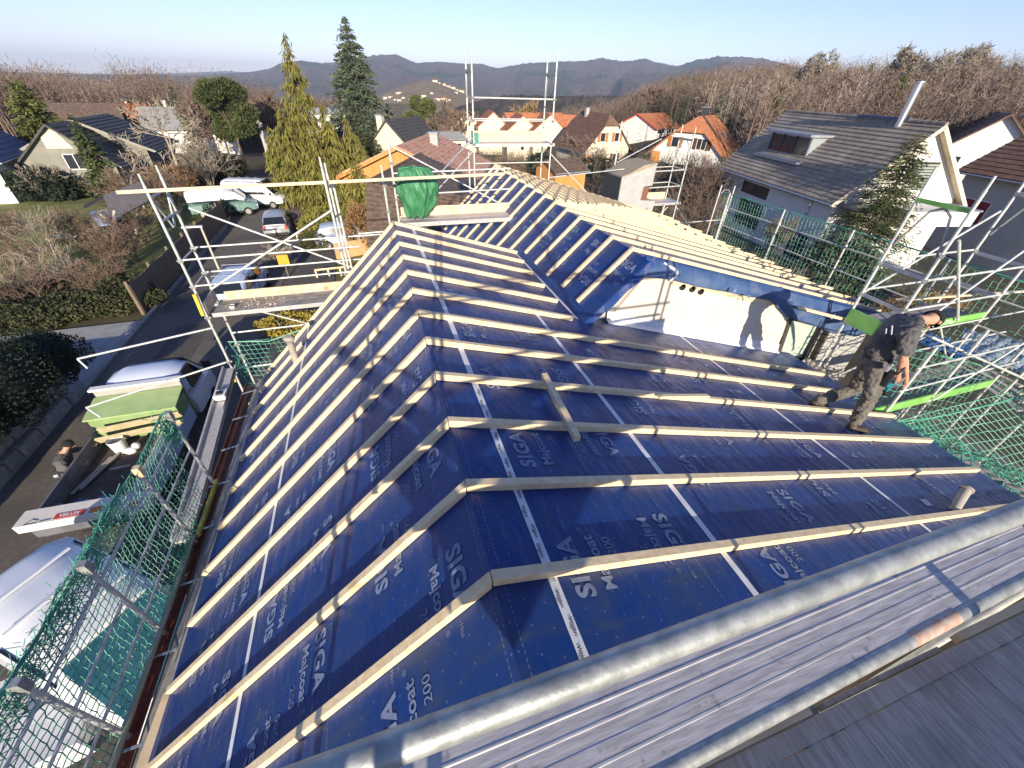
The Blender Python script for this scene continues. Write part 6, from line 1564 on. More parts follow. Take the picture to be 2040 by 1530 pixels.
# left conifers
b, h = base_of(28, 160, 37); conifer('tall yellow green conifer near the left edge', b, h, 2.9, foliage('yellow_green_needles', (.06, .08, .02), (.15, .16, .045)), 11, z0=.4, n_wh=34, per=13, size=.42, droop=.25, shape=.5, den=1.8)
b, h = base_of(140, 228, 33); conifer('narrow green conifer in front of the dark slate roof', b, h, 1.9, NEEDLE_GREEN, 12, z0=.3, n_wh=24, per=11, size=.36, den=1.5, droop=.3, shape=.8)
b, h = base_of(336, 165, 62); conifer('thin pointed conifer in the distance left of the pine', b, h, 1.6, NEEDLE_GREEN, 13, z0=.4, n_wh=22, per=8, size=.5, droop=.3, shape=.9)
b, h = base_of(365, 212, 60); conifer('small pointed conifer beside the pale roof on the left', b, h, 1.5, NEEDLE_GREEN, 14, z0=.4, n_wh=16, per=8, size=.5, droop=.3)
# right conifers
b, h = base_of(1842, 262, 19.6)
conifer('dark spruce with open branches before the gable of the large white house', Vector((b.x, b.y, -7)), h + (b.z + 7), 2.75, NEEDLE_GREEN, 15, z0=.5, n_wh=44, per=12, size=.27, droop=.24, shape=.66, den=1.8, asp=.15, gap=.12)
b, h = base_of(1806, 150, 60); conifer('golden green conifer towering behind the white house ridge', b, h, 3.6, foliage('gold_green_needles', (.07, .085, .02), (.2, .19, .05)), 16, z0=1, n_wh=34, per=13, size=.5, den=1.5, droop=.3, shape=.85)
b, h = base_of(1560, 172, 52); conifer('slender columnar cypress left of the white house ridge', b, h, 1.15, foliage('cypress_leaves', (.06, .08, .02), (.14, .15, .04)), 17, z0=.2, n_wh=34, per=10, size=.4, droop=-.8, shape=.28, den=.9)
b, h = base_of(1621, 196, 56); conifer('small golden conifer peeping over the white house ridge', b, h, .9, GOLDEN, 18, z0=.3, n_wh=18, per=8, size=.4, droop=-.3, shape=.5)
b, h = base_of(1682, 212, 52); conifer('low golden conifer tip over the middle of the white house ridge', b, h, 1.1, GOLDEN, 19, z0=.3, n_wh=18, per=8, size=.4, droop=-.2, shape=.5)
b, h = base_of(1443, 190, 66); conifer('pale grey green conifer above the orange half-hipped roof', b, h, 2.2, foliage('grey_green_needles', (.1, .12, .07), (.2, .2, .12)), 20, z0=.4, n_wh=20, per=8, size=.5, droop=.3)

# bare trees: one skeleton per kind, copied with their parts
def bare_VF(seed, h, spread, forks=3, lev=5, up=.55, r0=None, twig=.012, first=.25):
    g = np.random.default_rng(seed); A, B, Ra, Rb = [], [], [], []
    r0 = r0 or h * .014
    def grow(p, d, L_, r, lv):
        q = p + d * L_
        A.append(p); B.append(q); Ra.append(r); Rb.append(max(twig, r * .62))
        if lv == 0: return
        k = forks if lv > 1 else forks + 1
        for i in range(k):
            n = d * up + g.normal(size=3) * spread + np.array([0, 0, .16]); n /= np.linalg.norm(n)
            s = q if i < 2 else p + d * L_ * g.uniform(.35, .9)
            grow(s, n, L_ * g.uniform(.55, .82), max(twig, r * .58), lv - 1)
    grow(np.zeros(3), np.array([g.normal() * .04, g.normal() * .04, 1.0]), h * first, r0, lev)
    return rods(np.array(A), np.array(B), np.array(Ra), np.array(Rb), 3), len(A)
def bare_tree(label, base, seed, h, m, spread=.55, forks=3, lev=5, group=None, name='bare_tree', rz=0, **k):
    t = thing(name, label, 'tree', tuple(base), rz, group)
    (V, F), n = bare_VF(seed, h, spread, forks, lev, **k)
    s = h / max(1e-3, V[:, 2].max()); V = V * s
    nf = 3
    # first rods (trunk and main limbs) are the trunk, the rest the crown
    cut = 6 * 1
    tr = MB(); a0 = V[:3].mean(0); a1 = V[3:6].mean(0); r = np.linalg.norm(V[0] - a0)
    tr.tube(a0, a1, r * 1.05, 8, r * .7); tr.part('trunk', m, t, local=True, smooth=True)
    link('crown', np_mesh('crown', V, F), m, t, local=True)
    return t
def pt_ground(px, py, D):
    p = at(px, py, D); return Vector((p.x, p.y, gz(p.x, p.y)))
PALE_CROWN = mat('pale_grey_crown', (.24, .20, .16), (.36, .31, .25), rough=.9, scale=.6)
spec = [  # label, top px, depth, seed, material, spread
    ('pale slender larch-like bare tree standing before the light grey roof on the left', 288, 182, 36, 3, TWIG_PALE, .34, 3, 5),
    ('small pale bare tree in front of the dark slate roof on the left', 212, 262, 30, 4, TWIG_PALE, .5, 3, 5),
    ('large bare tree with fine crown against the sky at upper right, leftmost of three', 1650, 98, 95, 5, PALE_CROWN, .5, 4, 6),
    ('tallest bare tree with fine crown against the sky at upper right', 1850, 78, 88, 6, PALE_CROWN, .5, 4, 6),
    ('bare tree with fine crown against the sky nearest the right edge', 1958, 80, 90, 7, PALE_CROWN, .5, 4, 6),
    ('bare tree with two pale stems behind the white house flue', 1925, 205, 48, 8, TWIG_PALE, .42, 3, 5),
    ('bare spreading tree in front of the brown half-hipped house', 1160, 262, 52, 9, TWIG, .6, 3, 6),
    ('bare tree left of the terraced row and tall tower', 886, 192, 62, 10, TWIG_RED, .42, 3, 6),
    ('bare tree beside the left tower posts above the terracotta roof', 915, 215, 58, 21, TWIG, .45, 3, 6),
    ('yellowish bare willow behind the terraced row', 1062, 192, 98, 22, mat('yellow_twig', (.3, .2, .08), (.4, .28, .12), rough=.9, scale=1), .55, 4, 5),
    ('bare tree at the wood edge right of the terraced row', 1290, 165, 100, 23, TWIG_RED, .5, 4, 6),
    ('bare tree at the wood edge above the orange half-hipped house', 1380, 160, 98, 24, TWIG, .5, 4, 6),
    ('bare tree at the wood edge left of the columnar cypress', 1490, 160, 85, 25, TWIG, .5, 4, 6),
    ('bare tree behind the middle of the white house ridge', 1700, 140, 75, 26, TWIG_RED, .5, 4, 6),
    ('bare tree behind the golden conifer at right', 1765, 135, 80, 27, TWIG, .5, 4, 6),
    ('bare tree right of the steel flue', 1905, 130, 70, 28, TWIG_RED, .5, 4, 6),
    ('bare tree above the white house at the right edge', 2005, 140, 66, 29, TWIG, .5, 4, 6),
    ('bare tree standing behind the house with two white chimneys', 410, 178, 60, 30, TWIG, .5, 4, 6),
    ('bare tree to the left of the golden conifer leader', 515, 170, 58, 33, TWIG_RED, .5, 4, 6),
    ('bare tree between golden conifer and tall spruce', 640, 185, 66, 34, TWIG, .5, 4, 6),
    ('bare garden tree beside the large white house near the flue', 1560, 425, 24, 35, TWIG, .6, 4, 5),
]
for lab, px, py, D, sd, m, sp, fk, lv in spec:
    b, h = base_of(px, py, D); bare_tree(lab, b, sd, h, m, sp, fk, lv, twig=max(.010, D * .00042))
# multi-stemmed shrubs in the gardens
def shrub_stems(label, base, seed, h, m, n=9, spread=.4, lev=4, group=None, twig=.008):
    g = np.random.default_rng(seed); t = thing('bare_shrub', label, 'shrub', tuple(base), group=group); parts = []
    for k in range(n):
        (V, F), _ = bare_VF(seed * 37 + k, h, spread, 3, lev, twig=twig, r0=.03, first=.3)
        V = V * (h * g.uniform(.6, 1.0) / V[:, 2].max()); a = g.uniform(0, 2 * math.pi); ln = g.uniform(.15, .55)
        V[:, 0] += V[:, 2] * math.cos(a) * ln + math.cos(a) * .2; V[:, 1] += V[:, 2] * math.sin(a) * ln + math.sin(a) * .2
        parts.append((V, F))
    link('stems', np_mesh('stems', *joinVF(parts)), m, t, local=True); return t
SH = [('wide pale multi-stemmed bare shrub left of the golden weeping conifer', 405, 330, 41, 1, 5.2, TWIG_PALE, 16), ('brown bare shrub behind the camper van', 360, 350, 40, 2, 3.2, TWIG_RED, 12),
      ('large brown bare shrub above the log play frame', 320, 345, 44, 3, 4.2, TWIG_RED, 14), ('brown bare shrub right of the log play frame', 300, 440, 32, 4, 3.6, TWIG_RED, 14),
      ('grey brown bare shrub behind the left scaffold posts', 345, 420, 33, 5, 3.2, TWIG, 12), ('pale bare shrub at the left edge of the garden', 35, 385, 36, 6, 3.6, TWIG_PALE, 12),
      ('tan bare shrub in the middle of the garden', 110, 385, 40, 7, 3.2, TWIG_RED, 14), ('bare pale-stemmed shrub in the shadowed garden', 110, 520, 25, 8, 3.6, TWIG_PALE, 9),
      ('bare shrub at the left end of the shadowed garden', 30, 520, 24, 9, 3.2, TWIG, 10), ('reddish bare shrub near the end of the board fence', 235, 540, 23, 10, 2.6, TWIG_RED, 14),
      ('dark bare shrub beside the board fence', 300, 500, 27, 11, 2.6, TWIG, 10), ('pale spiky bare shrub at the lawn edge behind the small orange board', 565, 560, 24, 12, 1.4, TWIG_PALE, 12),
      ('thin bare bush before the white house windows', 1610, 430, 18, 13, 2.6, TWIG, 9), ('tangled bare bush left of the white house', 1400, 360, 34, 14, 5.0, TWIG, 16),
      ('tangled dark bush behind the chimney scaffold', 1390, 410, 26, 15, 4.6, TWIG, 16), ('bare thicket below the tall tower', 1010, 305, 44, 16, 4.0, TWIG_RED, 16),
      ('bare brushwood left of the tower below the terraced row', 935, 290, 46, 17, 4.2, TWIG, 14), ('low brush in the garden beneath the tower deck', 1060, 300, 40, 18, 3.0, TWIG_RED, 12),
      ('brown brush beside the log fence below the golden conifers', 600, 470, 30, 19, 1.5, TWIG_RED, 10), ('dry shrub at the right edge garden before the grey walled house', 1925, 410, 17, 20, 1.8, TWIG_RED, 14)]
SH += [('tall bare shrub over the left end of the dark garden hedge', 20, 600, 21, 31, 2.4, TWIG_PALE, 9), ('bare shrub rising out of the middle of the dark garden hedge', 85, 612, 21, 32, 2.2, TWIG, 10), ('pale bare stems above the garden chest', 150, 575, 23, 33, 2.6, TWIG_PALE, 8),
       ('reddish bare shrub above the right end of the dark garden hedge', 215, 600, 21.5, 34, 2.2, TWIG_RED, 11), ('brown bare shrub on the lawn left of the play frame', 165, 500, 27, 35, 2.6, TWIG_RED, 10), ('grey bare shrub between lawn and dark hedge at left', 60, 560, 23.5, 36, 2.6, TWIG, 10),
       ('bare shrub between the board fence and the play frame', 265, 520, 26, 37, 2.8, TWIG, 10), ('tall bare shrub behind the bench on the lawn', 140, 445, 36, 38, 3.4, TWIG_PALE, 10)]
for lab, px, py, D, sd, h, m, n in SH:
    shrub_stems(lab, ground_at(px, py) if px < 300 and py > 490 else pt_ground(px, py, D), sd, h, m, n, twig=max(.007, D * .0003))
# leafy shrubs and hedges
BU = [('dark evergreen hedge behind the camper van and delivery van', 425, 352, 46, (3.2, 1.4, 1.6), NEEDLE_DARK, 7000, .3), ('dark shadowed hedge along the garden above the forecourt', 165, 628, 21, (2.9, .9, .55), NEEDLE_DARK, 8000, .14),
      ('dark shadowed hedge at the left end above the forecourt', 35, 655, 19.5, (2.6, .9, .6), NEEDLE_DARK, 7000, .14), ('dark shadowed shrub at the end of the board fence', 262, 605, 21.5, (1.0, 1.0, .8), NEEDLE_DARK, 4000, .16),
      ('brown leafy undergrowth between forecourt and garden on the left', 90, 600, 22.5, (3.0, 1.0, .5), mat('dead_leaf', (.028, .026, .016), (.06, .05, .032), rough=.9, scale=1.2), 8000, .16), ('dead brown shrubs along the shadowed garden chest', 215, 590, 23, (2.0, .9, .5), mat('dead_leaf', (.05, .035, .022)), 6000, .16), ('olive shrub among the left garden conifers', 95, 350, 36, (1.8, 1.2, 1.3), OLIVE, 3500, .25), ('dark shrub before the grey gabled house', 55, 330, 33, (2.2, 1.4, 1.2), HEDGE, 4500, .25),
      ('green shrub in front of the dark slate roofed house', 255, 310, 40, (2.2, 1.3, 1.2), OLIVE, 4000, .28), ('green hedge under the camper van', 470, 470, 34, (1.3, 2.6, .8), HEDGE, 5000, .2),
      ('tan dry hedge left of the log play frame', 105, 410, 41, (3.2, 1.5, 1.3), BROWNLEAF, 5000, .25), ('tan dry hedge above the log play frame', 335, 375, 40, (2.6, 1.3, 1.2), BROWNLEAF, 4500, .25),
      ('dark conifer shrub between tower and terraced row', 1080, 290, 50, (2.0, 1.4, 1.5), HEDGE, 3500, .3), ('evergreen shrub left of the dark garage roof top', 745, 250, 60, (2.4, 2, 2.6), NEEDLE_DARK, 5000, .35),
      ('large dark evergreen below the tall spruce', 690, 260, 44, (3.0, 2.4, 2.6), NEEDLE_DARK, 8000, .3), ('olive hedge in the garden behind the chimney block', 1165, 370, 26, (2.2, .8, .7), OLIVE, 3600, .18),
      ('dark hedge line beneath the brown half-hipped house', 1180, 330, 55, (6.0, 1.2, 1.0), HEDGE, 5000, .3), ('brown hedge at right below the grey walled house', 1950, 440, 17, (3.2, .8, .7), BROWNLEAF, 6000, .12),
      ('dark shrub at the foot of the open spruce', 1700, 470, 19, (1.6, 1.6, 1.6), NEEDLE_DARK, 6000, .2), ('yellow green garden shrub under the left scaffold deck', 500, 740, 10.6, (.8, .6, .5), foliage('yellow_shrub', (.2, .17, .03), (.33, .27, .06)), 1800, .12),
      ('low green planting by the wall under the eaves net', 125, 1440, 8.6, (.9, .5, .5), OLIVE, 2600, .09), ('yellow leaved shrub in the bed below the scaffold deck', 585, 640, 17, (1.4, .6, .5), foliage('yellow_bed', (.25, .2, .03), (.38, .3, .05)), 2600, .13)]
for i, (lab, px, py, D, r, m, n, s) in enumerate(BU):
    p = at(px, py, D); z = gz(p.x, p.y)
    if py > 560 and px < 300: p = ground_at(px, py)
    bush(lab, [((p.x, p.y, max(z + r[2] * .8, min(p.z, z + r[2] * 1.2))), r), ((p.x + r[0] * .5, p.y + .3, z + r[2] * .8), (r[0] * .6, r[1] * .8, r[2] * .8))], n, s, m, 100 + i)
# ornamental grass below the left eaves corner
g = np.random.default_rng(77)
gp = thing('ornamental_grass', 'tawny ornamental grass clump under the left eaves corner net', 'grass', (-3.7, 8.4, -7))
n = 900; c = np.array([-3.6, 8.3, -6.2]) + g.normal(size=(n, 3)) * [.35, .35, .25]; d = g.normal(size=(n, 3)) + [0, 0, .8]
link('blades', np_mesh('blades', *cards(c, d, g.uniform(.4, .9, n), .025, g)), foliage('tawny_blades', (.25, .17, .05), (.42, .3, .1)), gp)

# woods: masses of bare crowns with a few dark conifers
def wood(name, label, pts, seed, hmin, hmax, m, twigs=105, sc=1.0):
    g = np.random.default_rng(seed); n = len(pts)
    H = g.uniform(hmin, hmax, n)
    P0 = np.array(pts); P1 = P0 + np.stack([g.normal(size=n) * .4, g.normal(size=n) * .4, H * .8], 1)
    parts = [rods(P0, P1, .17 * sc, .05 * sc, 3)]
    k = twigs
    rep = np.repeat(np.arange(n), k)
    u = g.normal(size=(n * k, 3)); u /= np.linalg.norm(u, axis=1, keepdims=True)
    q = g.random((n * k, 1)) ** .6
    rad_ = np.stack([H * .24, H * .24, H * .42], 1)[rep]
    Cc = P0[rep] + np.array([0, 0, 1]) * (H * .60)[rep][:, None] + u * q * rad_
    dd = u * [1, 1, .6] + np.array([0, 0, .55]) + g.normal(size=u.shape) * .7
    parts.append(cards(Cc, dd, g.uniform(.5, 1.4, n * k) * sc, g.uniform(.035, .10, n * k) * sc, g))
    return link(name, np_mesh(name, *joinVF(parts)), m)
def scatter(azr, dr, n, seed, power=1.0):
    g = np.random.default_rng(seed); out = []
    for i in range(n):
        az = rad(g.uniform(*azr)); d = math.sqrt(g.uniform(dr[0] ** 2, dr[1] ** 2)) if power == 1 else dr[0] + (dr[1] - dr[0]) * g.random() ** power
        x, y = d * math.sin(az), d * math.cos(az); out.append((x, y, gz(x, y) - .3))
    return out
o = wood('wood', '', scatter((-42, -13), (104, 200), 1400, 1, 1.3), 1, 9, 12, FOREST); props(o, kind='stuff', label='brown bare wood along the left horizon', cat='wood')
o = wood('wood', '', scatter((-21, -9), (106, 170), 420, 26), 26, 11, 15, FOREST); props(o, kind='stuff', label='bare wood on the left horizon reaching towards the golden conifer', cat='wood')
o = wood('wood', '', scatter((-13, -2), (110, 240), 650, 2), 2, 8, 12, FOREST); props(o, kind='stuff', label='bare wood behind the golden weeping conifer', cat='wood')
o = wood('wood', '', scatter((24, 47), (104, 240), 1500, 3), 3, 8, 11.5, FOREST); props(o, kind='stuff', label='bare wood behind the orange roofs in the middle right', cat='wood')
o = wood('wood', '', scatter((45, 82), (62, 260), 1500, 4, 1.4), 4, 7, 12, FOREST); props(o, kind='stuff', label='bare wood rising on the slope at right', cat='wood')
o = wood('wood', '', scatter((40, 82), (75, 250), 420, 14, 1.3), 14, 8, 13.5, mat('pale_forest', (.24, .19, .15), (.36, .30, .24), rough=.95, scale=.2), twigs=80); props(o, kind='stuff', label='paler crowns standing through the bare wood at right', cat='wood')
o = wood('wood', '', scatter((38, 82), (70, 250), 420, 15, 1.3), 15, 6, 10, mat('dark_forest', (.055, .045, .04), (.11, .085, .07), rough=.95, scale=.2), twigs=90); props(o, kind='stuff', label='darker thickets within the bare wood at right', cat='wood')
o = wood('wood', '', scatter((-40, -12), (106, 200), 260, 16, 1.3), 16, 8, 12, MATS['pale_forest'], twigs=70); props(o, kind='stuff', label='paler crowns in the wood along the left horizon', cat='wood')
o = wood('wood', '', scatter((8, 28), (120, 330), 500, 5), 5, 7, 11, FOREST); props(o, kind='stuff', label='bare trees on the slope dropping to the valley', cat='wood')
def clear(P): return [p for p in P if all(math.hypot(p[0] - h[0], p[1] - h[1]) > h[2] for h in HOUSES) and not (roadx(p[1]) - 1.2 < p[0] < roadx(p[1]) + 6.5)]
for azr, dr, n, sd, h0, h1, m, lab in (((-42, -16), (56, 90), 300, 21, .8, 2.0, TWIG_RED, 'low brown brushwood between the houses on the left'), ((-14, 3), (40, 105), 150, 22, 1.5, 4.0, TWIG, 'low brushwood along the gardens behind the conifers'),
        ((3, 30), (42, 100), 330, 23, 1.4, 4.2, TWIG, 'low brushwood around the terraced orange roofs'), ((30, 62), (38, 64), 260, 24, 1.6, 4.6, TWIG, 'brushwood between the orange roof and the white house')):
    o = wood('brushwood', '', clear(scatter(azr, dr, n, sd)), sd, h0, h1, BRUSH, twigs=150, sc=.5); props(o, lab, 'brushwood', kind='stuff')
# dark conifers in the woods
fs = []
g = np.random.default_rng(9)
for (azr, dr, n) in (((-14, -3), (170, 260), 60), ((-42, -14), (150, 210), 70), ((32, 80), (150, 280), 70)):
    for (x, y, z) in scatter(azr, dr, n, 40 + n):
        h = g.uniform(6, 9.5); k = 60; t = g.random(k) ** .8; a = g.uniform(0, 6.28, k); rr = (1 - t) * 2.3 + .1
        fs.append(cards(np.stack([x + rr * np.cos(a), y + rr * np.sin(a), z + h * (.12 + .88 * t)], 1), np.stack([np.cos(a), np.sin(a), -np.ones(k) * .5], 1), 1.7, .9, g))
o = link('conifer_wood', np_mesh('conifer_wood', *joinVF(fs)), NEEDLE_GREEN); props(o, 'dark conifers scattered through the bare woods', 'wood', kind='stuff')

# ------------------------------------------------------------------ far hills
def hill(name, prof, d_base, d_crest, m, seed, z_base=-70, rows=26, rough=.02, dip=.5):
    """prof: list of (bearing deg, tangent of crest elevation) seen from here"""
    g = np.random.default_rng(seed)
    az = np.arange(prof[0][0], prof[-1][0] + .01, .25)
    el = np.interp(az, [p[0] for p in prof], [p[1] for p in prof])
    ph = g.uniform(0, 6.28, 24); fr = g.uniform(.3, 3.2, 24)
    n = len(az); V, F = [], []
    for j in range(rows + 8):
        if j < rows: t = j / (rows - 1); d = d_base + (d_crest - d_base) * t
        else: t = 1 - (j - rows + 1) / 8 * 1.0; d = d_crest + (1 - t) * (d_crest - d_base) * 1.2
        for i in range(n):
            zc = CAM.z + el[i] * d_crest
            s = t ** .85
            w = sum(math.sin(fr[k] * az[i] * .9 + ph[k] + 3 * t * math.sin(ph[k])) for k in range(12)) / 12
            w2 = sum(math.sin(fr[k] * az[i] * 4 + ph[k] * 2 + 9 * t) for k in range(12, 24)) / 12
            z = z_base + (zc - z_base) * (s + (.16 * w + .05 * w2) * math.sin(math.pi * min(1, t)))
            dd = d * (1 + .05 * w * math.sin(math.pi * t)) + (g.normal() * d * .002)
            z += g.normal() * (zc - z_base) * rough * (.3 if abs(t - 1) < .02 else 1)
            V.append((dd * math.sin(rad(az[i])), dd * math.cos(rad(az[i])), z))
    R_ = rows + 8
    for j in range(R_ - 1):
        for i in range(n - 1): a = j * n + i; F.append((a, a + 1, a + n + 1, a + n))
    return struct(name, np_mesh(name, V, F), m, smooth=True)
HILLM = mat('wooded_hillside', (0.06, 0.045, 0.044), (0.15, 0.108, 0.096), rough=1.0, scale=.02, detail=10, lo=.3, hi=.7, c3=(.035, .05, .03), scale3=.0022, lo3=.54, hi3=.60, spec=.0, bump=.0)
HILLV = mat('vineyard_slope', (0.20, 0.15, 0.095), (0.27, 0.21, 0.14), rough=1.0, scale=.03, detail=6, spec=.0)
HILLD = mat('dark_wooded_ridge', (0.055, 0.05, 0.042), (0.11, 0.085, 0.07), rough=1.0, scale=.06, detail=10, c3=(.03, .04, .025), scale3=.01, lo3=.5, hi3=.6, spec=.0)
hill('hills', [(-40, -.004), (-22, -.002), (-15, .0006), (-9.8, .0084), (-8, .014), (-6.84, .0228), (-4.88, .0277), (-3, .0247), (.06, .0296), (2.48, .0399), (4.86, .0429), (6, .036), (6.9, .0308), (9.1, .0343), (12.4, .033), (14.1, .0339), (15.8, .0277), (17, .031), (18.6, .036), (21, .039), (23.7, .0419), (25.5, .043), (27.5, .0485), (28.5, .046), (29.7, .044), (31, .046), (32, .0491), (33.6, .043), (35.6, .0383), (36.4, .042), (37.4, .0488), (38.5, .0495), (39.3, .0534), (42.6, .0523), (44.8, .0471), (46.7, .0405), (49, .033), (56, .03), (75, .02)], 1700, 3300, HILLM, 3)
hill('hills', [(-45, -.004), (-30, -.003), (-20, -.001), (-16, .003), (-12, .008), (-9, .007), (-4, .012), (10, .02), (30, .025), (60, .02), (80, .01)], 4200, 6500, HILLM, 8, rows=14)
hill('hills', [(30, .025), (36, .030), (38, .038), (40, .045), (43, .043), (46, .034), (50, .026), (60, .03), (80, .03)], 1100, 2300, HILLM, 12, rows=18)
hill('vineyard_hill', [(-4, -.035), (-1, -.028), (2.7, -.018), (5.5, -.003), (7.8, .0075), (9.2, .003), (12.3, -.013), (14.2, -.023), (16, -.03)], 560, 1150, HILLV, 5, rows=14, rough=.004)
hill('valley_ridge', [(6, -.06), (10, -.042), (13, -.028), (16.4, -.0155), (19, -.0135), (22, -.0141), (25, -.012), (28, -.0097), (33, -.008), (45, -.01)], 330, 640, HILLD, 6, rows=16, rough=.03)
hill('hills', [(44, .0), (47, .022), (50, .027), (54, .030), (57, .033), (60, .038), (64, .043), (70, .045), (80, .04)], 420, 900, HILLD, 7, rows=16, rough=.02)

# small far settlement standing on the hillsides, copies of one house
from mathutils.bvhtree import BVHTree
trees_ = [BVHTree.FromPolygons([v_.co for v_ in o.data.vertices], [tuple(q.vertices) for q in o.data.polygons]) for o in COL.objects if o.name.startswith(('hills', 'vineyard_hill', 'valley_ridge'))]
t0 = None
for k in range(24):
    px, py = (770 + k * 8.2 + RND.uniform(-9, 9), 194 + RND.uniform(-9, 7)) if k < 17 else (866 + (k - 17) * 9, 163 + (k - 17) * 3.4)
    hits = [h for h in (tr_.ray_cast(CAM, ray(px, py).normalized()) for tr_ in trees_) if h[0] is not None]
    if not hits: continue
    p = min(hits, key=lambda h: h[3])[0]
    if t0 is None:
        t0 = thing('house', 'tiny white house of the far settlement on the valley slope', 'house', (p.x, p.y, p.z), rad(RND.uniform(0, 90)), 'far houses on the valley slope')
        MB().bx(-5, 5, -3.6, 3.6, -8, 3.2).part('wall', PLASTER_C, t0, local=True)
        MB().prism([(-5.3, -4.3, 3.0), (-5.3, 4.3, 3.0), (-5.3, 0, 6)], (10.6, 0, 0)).part('roof', TILE_BROWN, t0, local=True)
    else:
        o = copy_tree(t0); o.scale = (RND.uniform(.6, 1.1),) * 3; o.location = p; o.rotation_euler = (0, 0, rad(RND.uniform(0, 180)))

# ------------------------------------------------------------------ people
def skin_body(name, nodes, edges, mats, parent, root=0, sub=2, wrinkle=0.0):
    """nodes: (x, y, z, radius x, radius y); grown to one continuous surface"""
    me = bpy.data.meshes.new(name)
    me.from_pydata([n[:3] for n in nodes], edges, [])
    o = bpy.data.objects.new(name, me); COL.objects.link(o)
    sk = o.modifiers.new('skin', 'SKIN'); sk.use_smooth_shade = True
    lay = me.skin_vertices[0].data if me.skin_vertices else None
    if lay is None:
        bm = bmesh.new(); bm.from_mesh(me); bm.verts.layers.skin.verify(); bm.to_mesh(me); bm.free(); lay = me.skin_vertices[0].data
    for i, n in enumerate(nodes): lay[i].radius = (n[3], n[4] if len(n) > 4 else n[3]); lay[i].use_root = (i == root)
    sb = o.modifiers.new('smooth', 'SUBSURF'); sb.levels = sub; sb.render_levels = sub
    if wrinkle:
        tx = bpy.data.textures.get('folds') or bpy.data.textures.new('folds', 'CLOUDS'); tx.noise_scale = .085; tx.noise_depth = 2; tx.noise_type = 'HARD_NOISE'
        dm = o.modifiers.new('folds', 'DISPLACE'); dm.texture = tx; dm.texture_coords = 'LOCAL'; dm.strength = wrinkle; dm.mid_level = .35
    dg = bpy.context.evaluated_depsgraph_get()
    em = bpy.data.meshes.new_from_object(o.evaluated_get(dg))
    bpy.data.objects.remove(o); bpy.data.meshes.remove(me)
    em.name = name
    em.materials.clear()
    return link(name, em, mats, parent, smooth=True)
def lerp3(a, b, t): return tuple(a[i] + (b[i] - a[i]) * t for i in range(3))
